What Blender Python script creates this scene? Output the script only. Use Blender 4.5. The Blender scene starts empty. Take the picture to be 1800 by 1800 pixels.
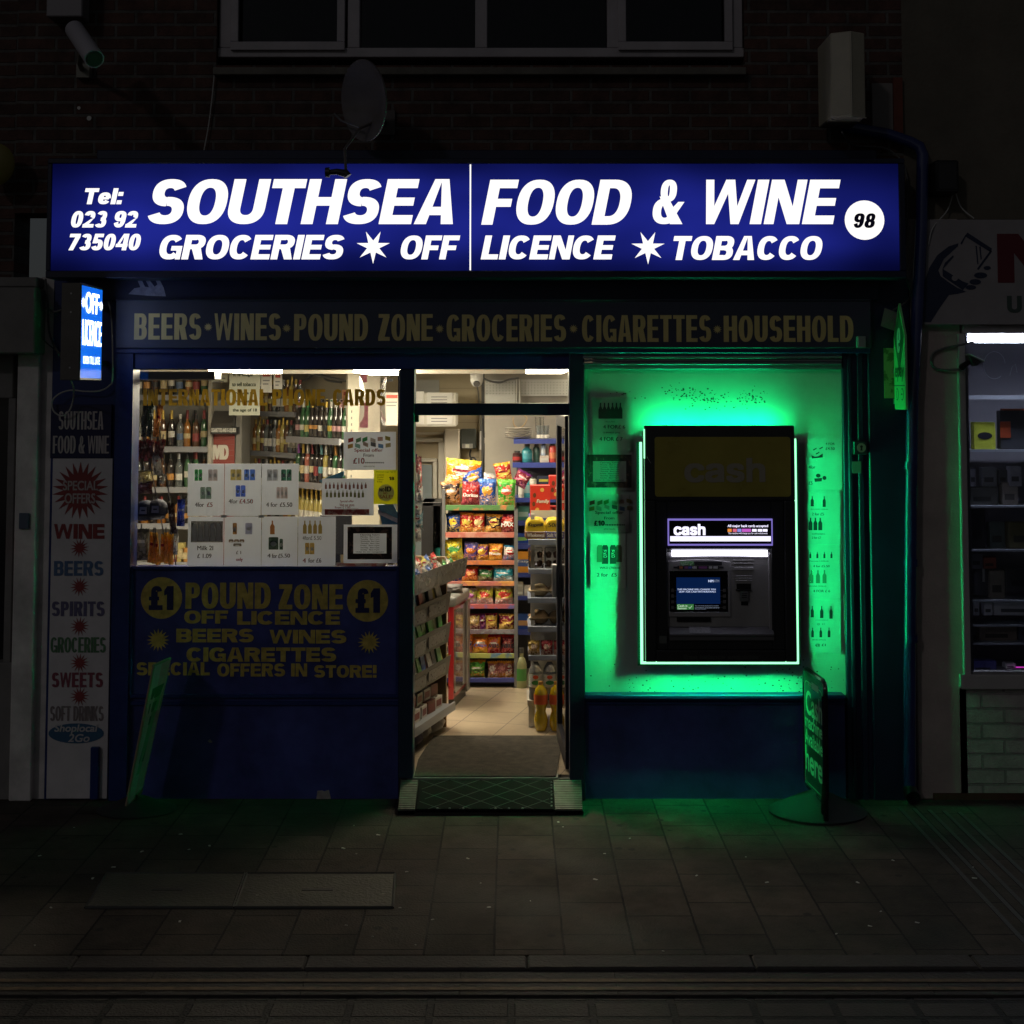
import bpy, bmesh, math, random, os
from mathutils import Vector, Matrix
random.seed(7)
SC = bpy.context.scene
COL = SC.collection
# ------------------------------------------------ camera, sky, sun, exposure
F = 2480.0                       # focal length in photo pixels (1800 px wide)
PITCH = math.radians(3.5)
CY = 690 - F*math.tan(PITCH)
_v = (CY-1405)/F
CAMZ = -8.0/(math.cos(PITCH)-_v*math.sin(PITCH))*(math.sin(PITCH)+_v*math.cos(PITCH))
cam = bpy.data.cameras.new('camera'); camo = bpy.data.objects.new('camera', cam); COL.objects.link(camo)
camo.location = (0, -8, CAMZ); camo.rotation_euler = (math.pi/2+PITCH, 0, 0)
cam.sensor_width = 36; cam.lens = F/1800*36; cam.shift_y = -(900-CY)/1800; cam.clip_end = 400
SC.camera = camo
w = bpy.data.worlds.new('World'); SC.world = w; w.use_nodes = True
nt = w.node_tree; sky = nt.nodes.new('ShaderNodeTexSky'); sky.sky_type = 'NISHITA'; sky.sun_disc = False
sky.sun_elevation = math.radians(38); sky.sun_rotation = math.radians(215)
bg = nt.nodes['Background']; bg.inputs['Strength'].default_value = 0.0046
hs = nt.nodes.new('ShaderNodeHueSaturation'); hs.inputs['Saturation'].default_value = 0.35
nt.links.new(sky.outputs[0], hs.inputs['Color']); nt.links.new(hs.outputs[0], bg.inputs[0])
sun = bpy.data.lights.new('street_light_level', 'SUN'); sun.energy = 0.06; sun.angle = math.radians(3); sun.color = (1, .94, .95)
suno = bpy.data.objects.new('sun', sun); COL.objects.link(suno)
_d = Vector((0.62, 1.0, -0.62))            # light travels right, towards the shop, down
suno.rotation_euler = _d.to_track_quat('-Z', 'Y').to_euler()
SC.view_settings.view_transform = 'Standard'; SC.view_settings.look = 'None'; SC.view_settings.exposure = 0; SC.view_settings.gamma = 1
SC.view_settings.use_curve_mapping = False
cy = SC.cycles; cy.use_denoising = True; cy.max_bounces = 7; cy.diffuse_bounces = 4; cy.glossy_bounces = 3; cy.transmission_bounces = 6
cy.transparent_max_bounces = 12; cy.sample_clamp_indirect = 3; cy.sample_clamp_direct = 0; cy.caustics_reflective = False; cy.caustics_refractive = False
try: cy.use_light_tree = True
except Exception: pass

# ------------------------------------------------ photo geometry helpers
CP, SP = math.cos(PITCH), math.sin(PITCH)
def ray(px, py):
    u = (px-900)/F; v = (CY-py)/F
    return u, CP-v*SP, SP+v*CP
def PX(px, py, Y):
    u, b, c = ray(px, py); return (Y+8)/b*u
def PZ(py, Y):
    u, b, c = ray(900, py); return CAMZ+(Y+8)/b*c
def G(px, py, z=0.0):
    u, b, c = ray(px, py); t = (z-CAMZ)/c; return t*u, t*b-8
def PR(x0, y0, x1, y1, Y):
    m = (y0+y1)/2
    return PX(x0, m, Y), PX(x1, m, Y), PZ(y1, Y), PZ(y0, Y)

# ------------------------------------------------ objects
def tag(o, label=None, cat=None, group=None, kind=None):
    if label: o['label'] = label
    if cat: o['category'] = cat
    if group: o['group'] = group
    if kind: o['kind'] = kind
    return o
def thing(name, label, cat, loc=(0, 0, 0), group=None, rz=0):
    o = bpy.data.objects.new(name, None); COL.objects.link(o); o.location = loc; o.rotation_euler = (0, 0, rz)
    o.empty_display_size = .05
    return tag(o, label, cat, group)
def wloc(o):
    v = Vector((0, 0, 0))
    while o: v = v+o.location; o = o.parent
    return v
def copy_tree(o, parent=None):
    c = o.copy(); COL.objects.link(c); c.parent = parent
    for ch in list(o.children): copy_tree(ch, c)
    return c

# ------------------------------------------------ materials
MATS = {}
def _n(nt, t, **k):
    n = nt.nodes.new(t)
    for a, b in k.items(): setattr(n, a, b)
    return n
def mat(name, col, rough=.5, metal=0, es=0, ec=None, var=0, vs=5, bump=0, bs=80, trans=0, tl=0, coat=0, thin=0, col2=None, c2=.5):
    if name in MATS: return MATS[name]
    m = bpy.data.materials.new(name); m.use_nodes = True; nt = m.node_tree; L = nt.links
    p = nt.nodes['Principled BSDF']; out = nt.nodes['Material Output']
    p.inputs['Base Color'].default_value = (*col, 1); p.inputs['Roughness'].default_value = rough; p.inputs['Metallic'].default_value = metal
    p.inputs['Transmission Weight'].default_value = trans; p.inputs['Coat Weight'].default_value = coat
    if es: p.inputs['Emission Color'].default_value = (*(ec or col), 1); p.inputs['Emission Strength'].default_value = es
    tc = None
    if var or bump or col2: tc = _n(nt, 'ShaderNodeTexCoord')
    if var or col2:
        no = _n(nt, 'ShaderNodeTexNoise'); no.inputs['Scale'].default_value = vs; no.inputs['Detail'].default_value = 6; no.inputs['Roughness'].default_value = .65
        L.new(tc.outputs['Object'], no.inputs['Vector'])
        mx = _n(nt, 'ShaderNodeMix', data_type='RGBA'); 
        mr = _n(nt, 'ShaderNodeMapRange'); mr.inputs[1].default_value = .3 if not col2 else c2; mr.inputs[2].default_value = .7 if not col2 else c2+.06
        L.new(no.outputs['Fac'], mr.inputs[0]); L.new(mr.outputs[0], mx.inputs[0])
        a = [c*(1-var) for c in col]; b = [min(1, c*(1+var)) for c in col] if not col2 else col2
        if col2: a = col
        mx.inputs[6].default_value = (*a, 1); mx.inputs[7].default_value = (*b, 1)
        L.new(mx.outputs[2], p.inputs['Base Color'])
        if var and not col2:
            r = _n(nt, 'ShaderNodeMapRange'); r.inputs[3].default_value = max(0, rough-.12); r.inputs[4].default_value = min(1, rough+.12)
            L.new(no.outputs['Fac'], r.inputs[0]); L.new(r.outputs[0], p.inputs['Roughness'])
    if bump:
        nb = _n(nt, 'ShaderNodeTexNoise'); nb.inputs['Scale'].default_value = bs; nb.inputs['Detail'].default_value = 4
        L.new(tc.outputs['Object'], nb.inputs['Vector'])
        bp = _n(nt, 'ShaderNodeBump'); bp.inputs['Strength'].default_value = bump; bp.inputs['Distance'].default_value = .01
        L.new(nb.outputs['Fac'], bp.inputs['Height']); L.new(bp.outputs[0], p.inputs['Normal'])
    if tl:
        t = _n(nt, 'ShaderNodeBsdfTranslucent'); t.inputs[0].default_value = (*col, 1)
        ms = _n(nt, 'ShaderNodeMixShader'); ms.inputs[0].default_value = tl
        L.new(p.outputs[0], ms.inputs[1]); L.new(t.outputs[0], ms.inputs[2]); L.new(ms.outputs[0], out.inputs[0])
    MATS[name] = m; return m
def glassmat(name, tint=(1, 1, 1), refl=1.0, dirt=.0, rough=.0):
    if name in MATS: return MATS[name]
    m = bpy.data.materials.new(name); m.use_nodes = True; nt = m.node_tree; L = nt.links; nt.nodes.clear()
    out = _n(nt, 'ShaderNodeOutputMaterial'); tr = _n(nt, 'ShaderNodeBsdfTransparent'); tr.inputs[0].default_value = (*tint, 1)
    gl = _n(nt, 'ShaderNodeBsdfGlossy'); gl.inputs['Roughness'].default_value = rough
    fr = _n(nt, 'ShaderNodeFresnel'); fr.inputs[0].default_value = 1.45
    mu = _n(nt, 'ShaderNodeMath', operation='MULTIPLY'); mu.inputs[1].default_value = refl; L.new(fr.outputs[0], mu.inputs[0])
    ms = _n(nt, 'ShaderNodeMixShader'); L.new(mu.outputs[0], ms.inputs[0]); L.new(tr.outputs[0], ms.inputs[1]); L.new(gl.outputs[0], ms.inputs[2])
    last = ms
    if dirt:
        tc = _n(nt, 'ShaderNodeTexCoord'); no = _n(nt, 'ShaderNodeTexNoise'); no.inputs['Scale'].default_value = 3; no.inputs['Detail'].default_value = 8
        L.new(tc.outputs['Object'], no.inputs['Vector']); mr = _n(nt, 'ShaderNodeMapRange'); mr.inputs[1].default_value = .45; mr.inputs[2].default_value = .8
        mr.inputs[4].default_value = dirt; L.new(no.outputs['Fac'], mr.inputs[0])
        df = _n(nt, 'ShaderNodeBsdfDiffuse'); df.inputs[0].default_value = (.6, .6, .58, 1); m2 = _n(nt, 'ShaderNodeMixShader')
        L.new(mr.outputs[0], m2.inputs[0]); L.new(ms.outputs[0], m2.inputs[1]); L.new(df.outputs[0], m2.inputs[2]); last = m2
    L.new(last.outputs[0], out.inputs[0]); MATS[name] = m; return m
def brickmat(name, c1, c2, mortar, bw, rh, ms, ax='xz', rot=0, rough=.85, bump=.6, off=.5, var=.35, vs=9, shift=(0, 0), freq=2, spots=False):
    if name in MATS: return MATS[name]
    m = bpy.data.materials.new(name); m.use_nodes = True; nt = m.node_tree; L = nt.links; p = nt.nodes['Principled BSDF']
    tc = _n(nt, 'ShaderNodeTexCoord'); mp = _n(nt, 'ShaderNodeMapping'); mp.inputs['Rotation'].default_value = (0, 0, rot); mp.inputs['Location'].default_value = (shift[0], shift[1], 0)
    L.new(tc.outputs['Object'], mp.inputs[0]); sx = _n(nt, 'ShaderNodeSeparateXYZ'); L.new(mp.outputs[0], sx.inputs[0])
    wob = _n(nt, 'ShaderNodeTexNoise'); wob.inputs['Scale'].default_value = 14; L.new(tc.outputs['Object'], wob.inputs['Vector'])
    cb = _n(nt, 'ShaderNodeCombineXYZ')
    i = {'x': 0, 'y': 1, 'z': 2}
    for k in (0, 1):
        ad = _n(nt, 'ShaderNodeMath', operation='MULTIPLY_ADD'); ad.inputs[1].default_value = .006
        L.new(wob.outputs['Fac'], ad.inputs[0]); L.new(sx.outputs[i[ax[k]]], ad.inputs[2]); L.new(ad.outputs[0], cb.inputs[k])
    b = _n(nt, 'ShaderNodeTexBrick'); b.offset = off; b.offset_frequency = freq; b.inputs['Scale'].default_value = 1; b.inputs['Brick Width'].default_value = bw; b.inputs['Row Height'].default_value = rh
    b.inputs['Mortar Size'].default_value = ms; b.inputs['Mortar Smooth'].default_value = .3; b.inputs['Bias'].default_value = -.2
    b.inputs['Color1'].default_value = (*c1, 1); b.inputs['Color2'].default_value = (*c2, 1); b.inputs['Mortar'].default_value = (*mortar, 1)
    L.new(cb.outputs[0], b.inputs['Vector'])
    no = _n(nt, 'ShaderNodeTexNoise'); no.inputs['Scale'].default_value = vs; no.inputs['Detail'].default_value = 8; no.inputs['Roughness'].default_value = .7; L.new(tc.outputs['Object'], no.inputs['Vector'])
    mr = _n(nt, 'ShaderNodeMapRange'); mr.inputs[1].default_value = .3; mr.inputs[2].default_value = .7; mr.inputs[3].default_value = 1-var; mr.inputs[4].default_value = 1+var; L.new(no.outputs['Fac'], mr.inputs[0])
    mx = _n(nt, 'ShaderNodeVectorMath', operation='SCALE'); L.new(b.outputs['Color'], mx.inputs[0]); L.new(mr.outputs[0], mx.inputs['Scale']); L.new(mx.outputs[0], p.inputs['Base Color'])
    if spots:
        vo = _n(nt, 'ShaderNodeTexVoronoi'); vo.inputs['Scale'].default_value = 5.5; L.new(tc.outputs['Object'], vo.inputs['Vector'])
        sz = _n(nt, 'ShaderNodeMapRange'); sz.inputs[1].default_value = .085; sz.inputs[2].default_value = .13; sz.inputs[3].default_value = 0; sz.inputs[4].default_value = 1; L.new(vo.outputs['Distance'], sz.inputs[0])
        big = _n(nt, 'ShaderNodeTexNoise'); big.inputs['Scale'].default_value = 1.6; big.inputs['Detail'].default_value = 5; L.new(tc.outputs['Object'], big.inputs['Vector'])
        bm_ = _n(nt, 'ShaderNodeMapRange'); bm_.inputs[1].default_value = .35; bm_.inputs[2].default_value = .65; bm_.inputs[3].default_value = .62; bm_.inputs[4].default_value = 1.35; L.new(big.outputs['Fac'], bm_.inputs[0])
        gm = _n(nt, 'ShaderNodeMix', data_type='RGBA'); gm.inputs[6].default_value = (.035, .031, .028, 1); L.new(sz.outputs[0], gm.inputs[0]); L.new(mx.outputs[0], gm.inputs[7])
        g2 = _n(nt, 'ShaderNodeVectorMath', operation='SCALE'); L.new(gm.outputs[2], g2.inputs[0]); L.new(bm_.outputs[0], g2.inputs['Scale']); L.new(g2.outputs[0], p.inputs['Base Color'])
        rr_ = _n(nt, 'ShaderNodeMapRange'); rr_.inputs[1].default_value = .35; rr_.inputs[2].default_value = .65; rr_.inputs[3].default_value = .62; rr_.inputs[4].default_value = .95; p.inputs['Specular IOR Level'].default_value = .22; L.new(big.outputs['Fac'], rr_.inputs[0])
    n2 = _n(nt, 'ShaderNodeTexNoise'); n2.inputs['Scale'].default_value = 90; n2.inputs['Detail'].default_value = 4; L.new(tc.outputs['Object'], n2.inputs['Vector'])
    ma = _n(nt, 'ShaderNodeMath', operation='MULTIPLY_ADD'); ma.inputs[1].default_value = -1.6; L.new(b.outputs['Fac'], ma.inputs[0]); L.new(n2.outputs['Fac'], ma.inputs[2])
    bp = _n(nt, 'ShaderNodeBump'); bp.inputs['Strength'].default_value = bump; bp.inputs['Distance'].default_value = .006; L.new(ma.outputs[0], bp.inputs['Height']); L.new(bp.outputs[0], p.inputs['Normal'])
    p.inputs['Roughness'].default_value = rough
    if spots: L.new(rr_.outputs[0], p.inputs['Roughness'])
    MATS[name] = m; return m
def packmat(name, a, b, c):
    """printed foil: ground colour a, lower band b, round emblem c, with creases; generated coordinates"""
    if name in MATS: return MATS[name]
    m = bpy.data.materials.new(name); m.use_nodes = True; nt = m.node_tree; L = nt.links; p = nt.nodes['Principled BSDF']
    tc = _n(nt, 'ShaderNodeTexCoord'); sx = _n(nt, 'ShaderNodeSeparateXYZ'); L.new(tc.outputs['Generated'], sx.inputs[0])
    no = _n(nt, 'ShaderNodeTexNoise'); no.inputs['Scale'].default_value = 5; no.inputs['Detail'].default_value = 3; L.new(tc.outputs['Generated'], no.inputs['Vector'])
    def math_(op, x, y=None, z=None):
        n = _n(nt, 'ShaderNodeMath', operation=op)
        for k, v in enumerate((x, y, z)):
            if v is None: continue
            if isinstance(v, (int, float)): n.inputs[k].default_value = v
            else: L.new(v, n.inputs[k])
        return n.outputs[0]
    zz = math_('ADD', sx.outputs[2], math_('MULTIPLY', math_('SUBTRACT', no.outputs['Fac'], .5), .25))
    band = math_('LESS_THAN', zz, .3)
    h0 = (sum(ord(ch)*(i+1) for i, ch in enumerate(name)) % 53)/53; wob = math_('MULTIPLY', math_('SUBTRACT', no.outputs['Fac'], .5), .45); ex = math_('POWER', math_('DIVIDE', math_('ADD', math_('SUBTRACT', sx.outputs[0], .5), wob), .26+.12*h0), 2.0); ez = math_('POWER', math_('DIVIDE', math_('ADD', math_('SUBTRACT', sx.outputs[2], .62-.1*h0), wob), .17-.06*h0), 2.0)
    # POWER of negatives: use absolute
    for n in nt.nodes:
        if n.type == 'MATH' and n.operation == 'POWER':
            src = n.inputs[0].links[0].from_socket; ab = _n(nt, 'ShaderNodeMath', operation='ABSOLUTE'); L.new(src, ab.inputs[0]); L.new(ab.outputs[0], n.inputs[0])
    el = math_('LESS_THAN', math_('ADD', ex, ez), 1.0)
    crop = math_('GREATER_THAN', no.outputs['Fac'], .62)
    def mixc(f, x, y):
        n = _n(nt, 'ShaderNodeMix', data_type='RGBA'); L.new(f, n.inputs[0])
        for k, v in ((6, x), (7, y)):
            if isinstance(v, tuple): n.inputs[k].default_value = (*v, 1)
            else: L.new(v, n.inputs[k])
        return n.outputs[2]
    g = tuple(min(1, x*.55+.12) for x in c)
    hh = (sum(ord(ch)*(i+3) for i, ch in enumerate(name)) % 97)/97
    n3 = _n(nt, 'ShaderNodeTexNoise'); n3.inputs['Scale'].default_value = 9+8*hh; n3.inputs['Detail'].default_value = 2; L.new(tc.outputs['Object'], n3.inputs['Vector']); n3.inputs['Scale'].default_value = 45+40*hh
    fleck = math_('GREATER_THAN', n3.outputs['Fac'], .60); word = math_('MULTIPLY', math_('LESS_THAN', math_('ABSOLUTE', math_('SUBTRACT', sx.outputs[2], .60+.02*hh)), .045), math_('LESS_THAN', math_('ABSOLUTE', math_('SUBTRACT', sx.outputs[0], .5)), .27))
    top = math_('GREATER_THAN', math_('ADD', zz, 0.0), .86); pic = math_('MULTIPLY', math_('LESS_THAN', zz, .42), math_('GREATER_THAN', n3.outputs['Fac'], .47))
    q = mixc(crop, a, g); q = mixc(fleck, q, tuple(min(1, x*1.5+.03) for x in a)); q = mixc(band, q, b); q = mixc(pic, q, tuple(min(1, .5*x+.5*y+.05) for x, y in zip(b, c))); q = mixc(top, q, b); q = mixc(el, q, c); q = mixc(math_('MULTIPLY', word, el) if hh < .6 else math_('MULTIPLY', word, fleck), q, (.65, .62, .58) if sum(c) < 1.2 else (.25, .02, .03)); L.new(q, p.inputs['Base Color'])
    n2 = _n(nt, 'ShaderNodeTexNoise'); n2.inputs['Scale'].default_value = 26; n2.inputs['Detail'].default_value = 2; n2.inputs['Distortion'].default_value = 1.5; L.new(tc.outputs['Object'], n2.inputs['Vector'])
    bp = _n(nt, 'ShaderNodeBump'); bp.inputs['Strength'].default_value = .8; bp.inputs['Distance'].default_value = .02; L.new(n2.outputs['Fac'], bp.inputs['Height']); L.new(bp.outputs[0], p.inputs['Normal'])
    p.inputs['Roughness'].default_value = .22; p.inputs['Metallic'].default_value = .15
    if name.startswith('hang'):
        t = _n(nt, 'ShaderNodeBsdfTranslucent'); L.new(q, t.inputs[0]); ms = _n(nt, 'ShaderNodeMixShader'); ms.inputs[0].default_value = .45
        L.new(p.outputs[0], ms.inputs[1]); L.new(t.outputs[0], ms.inputs[2]); L.new(ms.outputs[0], nt.nodes['Material Output'].inputs[0])
    MATS[name] = m; return m

# ------------------------------------------------ lettering outlines
_FONT = None
try:
    _fd = bpy.utils.system_resource('DATAFILES', path='fonts'); _FONT = bpy.data.fonts.load(os.path.join(_fd, 'Inter.woff2'))
except Exception: _FONT = None
_TX = {}
def outline(s, sp=1.0):
    k = (s, sp)
    if k in _TX: return _TX[k]
    c = bpy.data.curves.new('lettering_outline', 'FONT'); c.body = s; c.size = 1; c.resolution_u = 5; c.fill_mode = 'FRONT'; c.space_character = sp
    if _FONT and s == 'cash': c.font = _FONT
    o = bpy.data.objects.new('lettering_outline', c); COL.objects.link(o)
    bpy.context.view_layer.update()
    me = bpy.data.meshes.new_from_object(o.evaluated_get(bpy.context.evaluated_depsgraph_get()))
    vs = [(v.co.x, v.co.y) for v in me.vertices]; fs = [tuple(p.vertices) for p in me.polygons]
    bpy.data.objects.remove(o); bpy.data.curves.remove(c); bpy.data.meshes.remove(me)
    _TX[k] = (vs, fs); return _TX[k]
def frontal(Y): return (Vector((0, Y, 0)), Vector((1, 0, 0)), Vector((0, 0, 1)), Vector((0, -1, 0)))

# heavy grotesque capitals drawn from bars, slanted bars and rounded ring sectors
def _se(a, cx, cz, rx, rz, e):
    c, s = math.cos(a), math.sin(a); k = 2/e
    return (cx+rx*math.copysign(abs(c)**k, c), cz+rz*math.copysign(abs(s)**k, s))
def _ring(x0, x1, z0, z1, tv, th, a0=0, a1=360, n=None, e=2.35):
    n = n or max(6, int(abs(a1-a0)/9)); cx, cz, rx, rz = (x0+x1)/2, (z0+z1)/2, (x1-x0)/2, (z1-z0)/2
    A = [math.radians(a0+(a1-a0)*i/n) for i in range(n+1)]; o = [_se(a, cx, cz, rx, rz, e) for a in A]; q = [_se(a, cx, cz, max(rx-tv, rx*.12), max(rz-th, rz*.12), e) for a in A]
    return [[o[i], o[i+1], q[i+1], q[i]] for i in range(n)]
def _r(x0, x1, z0, z1): return [[(x0, z0), (x1, z0), (x1, z1), (x0, z1)]]
def _d(xb, xt, z0, z1, t, tt=None): tt = tt or t; return [[(xb, z0), (xb+t, z0), (xt+tt, z1), (xt, z1)]]
def glyph(c, w, v, h, H=1.0):
    m = H/2; d = v*1.02
    if c == 'A': return [_d(0, w/2-d*.58, 0, H, d, d*.62), [[(w-d, 0), (w, 0), (w/2+d*.58, H), (w/2-d*.04, H)]], _r(w*.22, w*.78, H*.20, H*.20+h*.92)]
    if c == 'B': return [_r(0, v, 0, H), _r(v*.9, w*.55, 0, h), _r(v*.9, w*.55, H-h, H), _r(v*.9, w*.55, m-h*.45, m+h*.45), _ring(w*.98-w*.86, w*.97, m-h*.45, H, v, h*.95, -90, 90), _ring(w*.1, w, 0, m+h*.45, v, h*.95, -90, 90)]
    if c in 'CG':
        g = [_ring(0, w, 0, H, v, h, 38, 322 if c == 'C' else 318)]
        if c == 'G': g += [_r(w*.52, w, H*.36, H*.36+h*.9), _r(w-v*.72, w, 0, H*.36+h*.5)]
        return g
    if c == 'D': return [_r(0, v, 0, H), _r(v*.9, w*.45, 0, h), _r(v*.9, w*.45, H-h, H), _ring(-w*.15, w, 0, H, v, h, -92, 92)]
    if c == 'E': return [_r(0, v, 0, H), _r(v*.9, w, 0, h), _r(v*.9, w*.95, m-h*.45, m+h*.45), _r(v*.9, w*.98, H-h, H)]
    if c == 'F': return [_r(0, v, 0, H), _r(v*.9, w*.9, m-h*.55, m+h*.4), _r(v*.9, w, H-h, H)]
    if c == 'H': return [_r(0, v, 0, H), _r(w-v, w, 0, H), _r(v*.9, w-v*.9, m-h*.45, m+h*.5)]
    if c == 'I': return [_r(0, w, 0, H)]
    if c == 'K': return [_r(0, v, 0, H), [[(v*.9, H*.30), (v*.9, H*.62), (w*.62, H), (w*.97, H)]], [[(w-v*1.15, 0), (w, 0), (w*.55, H*.62), (w*.32, H*.46)]]]
    if c == 'L': return [_r(0, v, 0, H), _r(v*.9, w, 0, h)]
    if c == 'N': return [_r(0, v*.86, 0, H), _r(w-v*.86, w, 0, H), [[(w-v*1.1, 0), (w-v*.1, 0), (v*1.1, H), (v*.1, H)]]]
    if c in 'O0': return [_ring(0, w, 0, H, v, h*.95)]
    if c in 'PR':
        z = H*.42 if c == 'P' else H*.44; g = [_r(0, v, 0, H), _r(v*.9, w*.55, z-h*.1, z+h*.8), _r(v*.9, w*.55, H-h, H), _ring(w*.08, w*.98, z-h*.1, H, v, h*.9, -90, 90)]
        if c == 'R': g += [[[(w-v*1.12, 0), (w*1.01, 0), (w*.80, H*.50), (w*.36, H*.50)]]]
        return g
    if c == 'S': return [_ring(w*.03, w*.97, m-h*.52, H, v*.98, h*.98, 22, 268), _ring(0, w, 0, m+h*.52, v*.98, h*.98, 92, -160)]
    if c == 'T': return [_r(w/2-v/2, w/2+v/2, 0, H-h*.9), _r(0, w, H-h, H)]
    if c == 'U': return [_r(0, v, H*.34, H), _r(w-v, w, H*.34, H), _ring(0, w, 0, H*.72, v, h, 180, 360)]
    if c == 'W':
        t = min(v*.82, w*.165); return [_d(w*.17, 0, 0, H, t), _d(w*.17, w/2-t*.55, 0, H, t), _d(w*.83-t, w/2-t*.45, 0, H, t), _d(w*.83-t, w-t, 0, H, t)]
    if c == 'Z': return [_r(0, w, 0, h), _r(w*.03, w*.98, H-h, H), [[(0, h*.9), (v*1.25, h*.9), (w*.98, H-h*.9), (w*.98-v*1.25, H-h*.9)]]]
    if c == '!': return [_r(0, w, H*.34, H), _r(0, w, 0, h)]
    if c == ':': return [_r(0, w, 0, h*1.05), _r(0, w, H*.52, H*.52+h*1.05)]
    if c == 'l': return [_r(0, w, 0, H)]
    if c == 'e': X = H*.74; return [_ring(0, w, 0, X, v, h*.85, 0, 330), _r(v*.5, w-v*.35, X*.40, X*.40+h*.62)]
    if c == '1': return [_r(w-v, w, 0, H), [[(0, H*.60), (w-v*.9, H*.66), (w-v*.9, H), (w-v, H*.98), (0, H*.80)]]]
    if c == '2': return [_ring(0, w*.97, H*.40, H, v, h, -28, 172), [[(0, h*.8), (v*1.2, h*.8), (w*.93, H*.60), (w*.62, H*.50)]], _r(0, w, 0, h)]
    if c == '3': return [_ring(w*.04, w*.95, m-h*.4, H, v*.95, h*.95, -96, 158), _ring(0, w, 0, m+h*.45, v, h*.95, 96, -158)]
    if c == '4': return [_r(w*.58, w*.58+v, 0, H), _r(0, w, H*.20, H*.20+h*.9), [[(0, H*.24), (v*.85, H*.38), (w*.66, H), (w*.50, H)]]]
    if c == '5': return [_r(w*.14, w*.94, H-h, H), [[(w*.04, H*.42), (w*.04+v*.9, H*.42), (w*.14+v*.8, H), (w*.12, H)]], _ring(0, w, 0, H*.66, v, h, 140, -160)]
    if c == '7': return [_r(0, w, H-h, H), [[(w*.14, 0), (w*.14+v, 0), (w, H-h*.9), (w-v*1.05, H-h*.9)]]]
    if c == '8': return [_ring(w*.05, w*.95, m-h*.4, H, v*.95, h*.85), _ring(0, w, 0, m+h*.42, v, h*.9)]
    if c == '9': return [_ring(0, w, H*.38, H, v, h*.9), _ring(0, w, 0, H, v, h*.95, 40, -155)]
    if c == '£': return [_ring(w*.16, w*.95, H*.48, H, v, h*.9, 8, 182), _r(w*.16, w*.16+v, h*.5, H*.76), _r(0, w*.74, H*.40, H*.40+h*.75), _r(0, w, 0, h*.95)]
    if c == '&': return [_ring(w*.20, w*.72, H*.50, H, v*.8, h*.8), _ring(0, w*.80, 0, H*.58, v*.9, h*.9, 75, 345), [[(w-v*1.35, 0), (w, 0), (w*.44, H*.62), (w*.18, H*.62)]], [[(w*.74, H*.20), (w*.60, H*.34), (w*.80, H*.50), (w, H*.50)]]]
GW = dict(A=.82, B=.76, C=.78, D=.78, E=.68, F=.64, G=.82, H=.78, I=.29, K=.82, L=.62, N=.78, O=.82, P=.72, R=.78, S=.74, T=.70, U=.77, W=1.08, Z=.68, l=.29, e=.62)
GW.update({'&': .88, '!': .27, ':': .27, ' ': .30, '0': .62, '1': .42, '2': .60, '3': .60, '4': .64, '5': .60, '7': .58, '8': .62, '9': .62, '£': .62})

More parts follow.
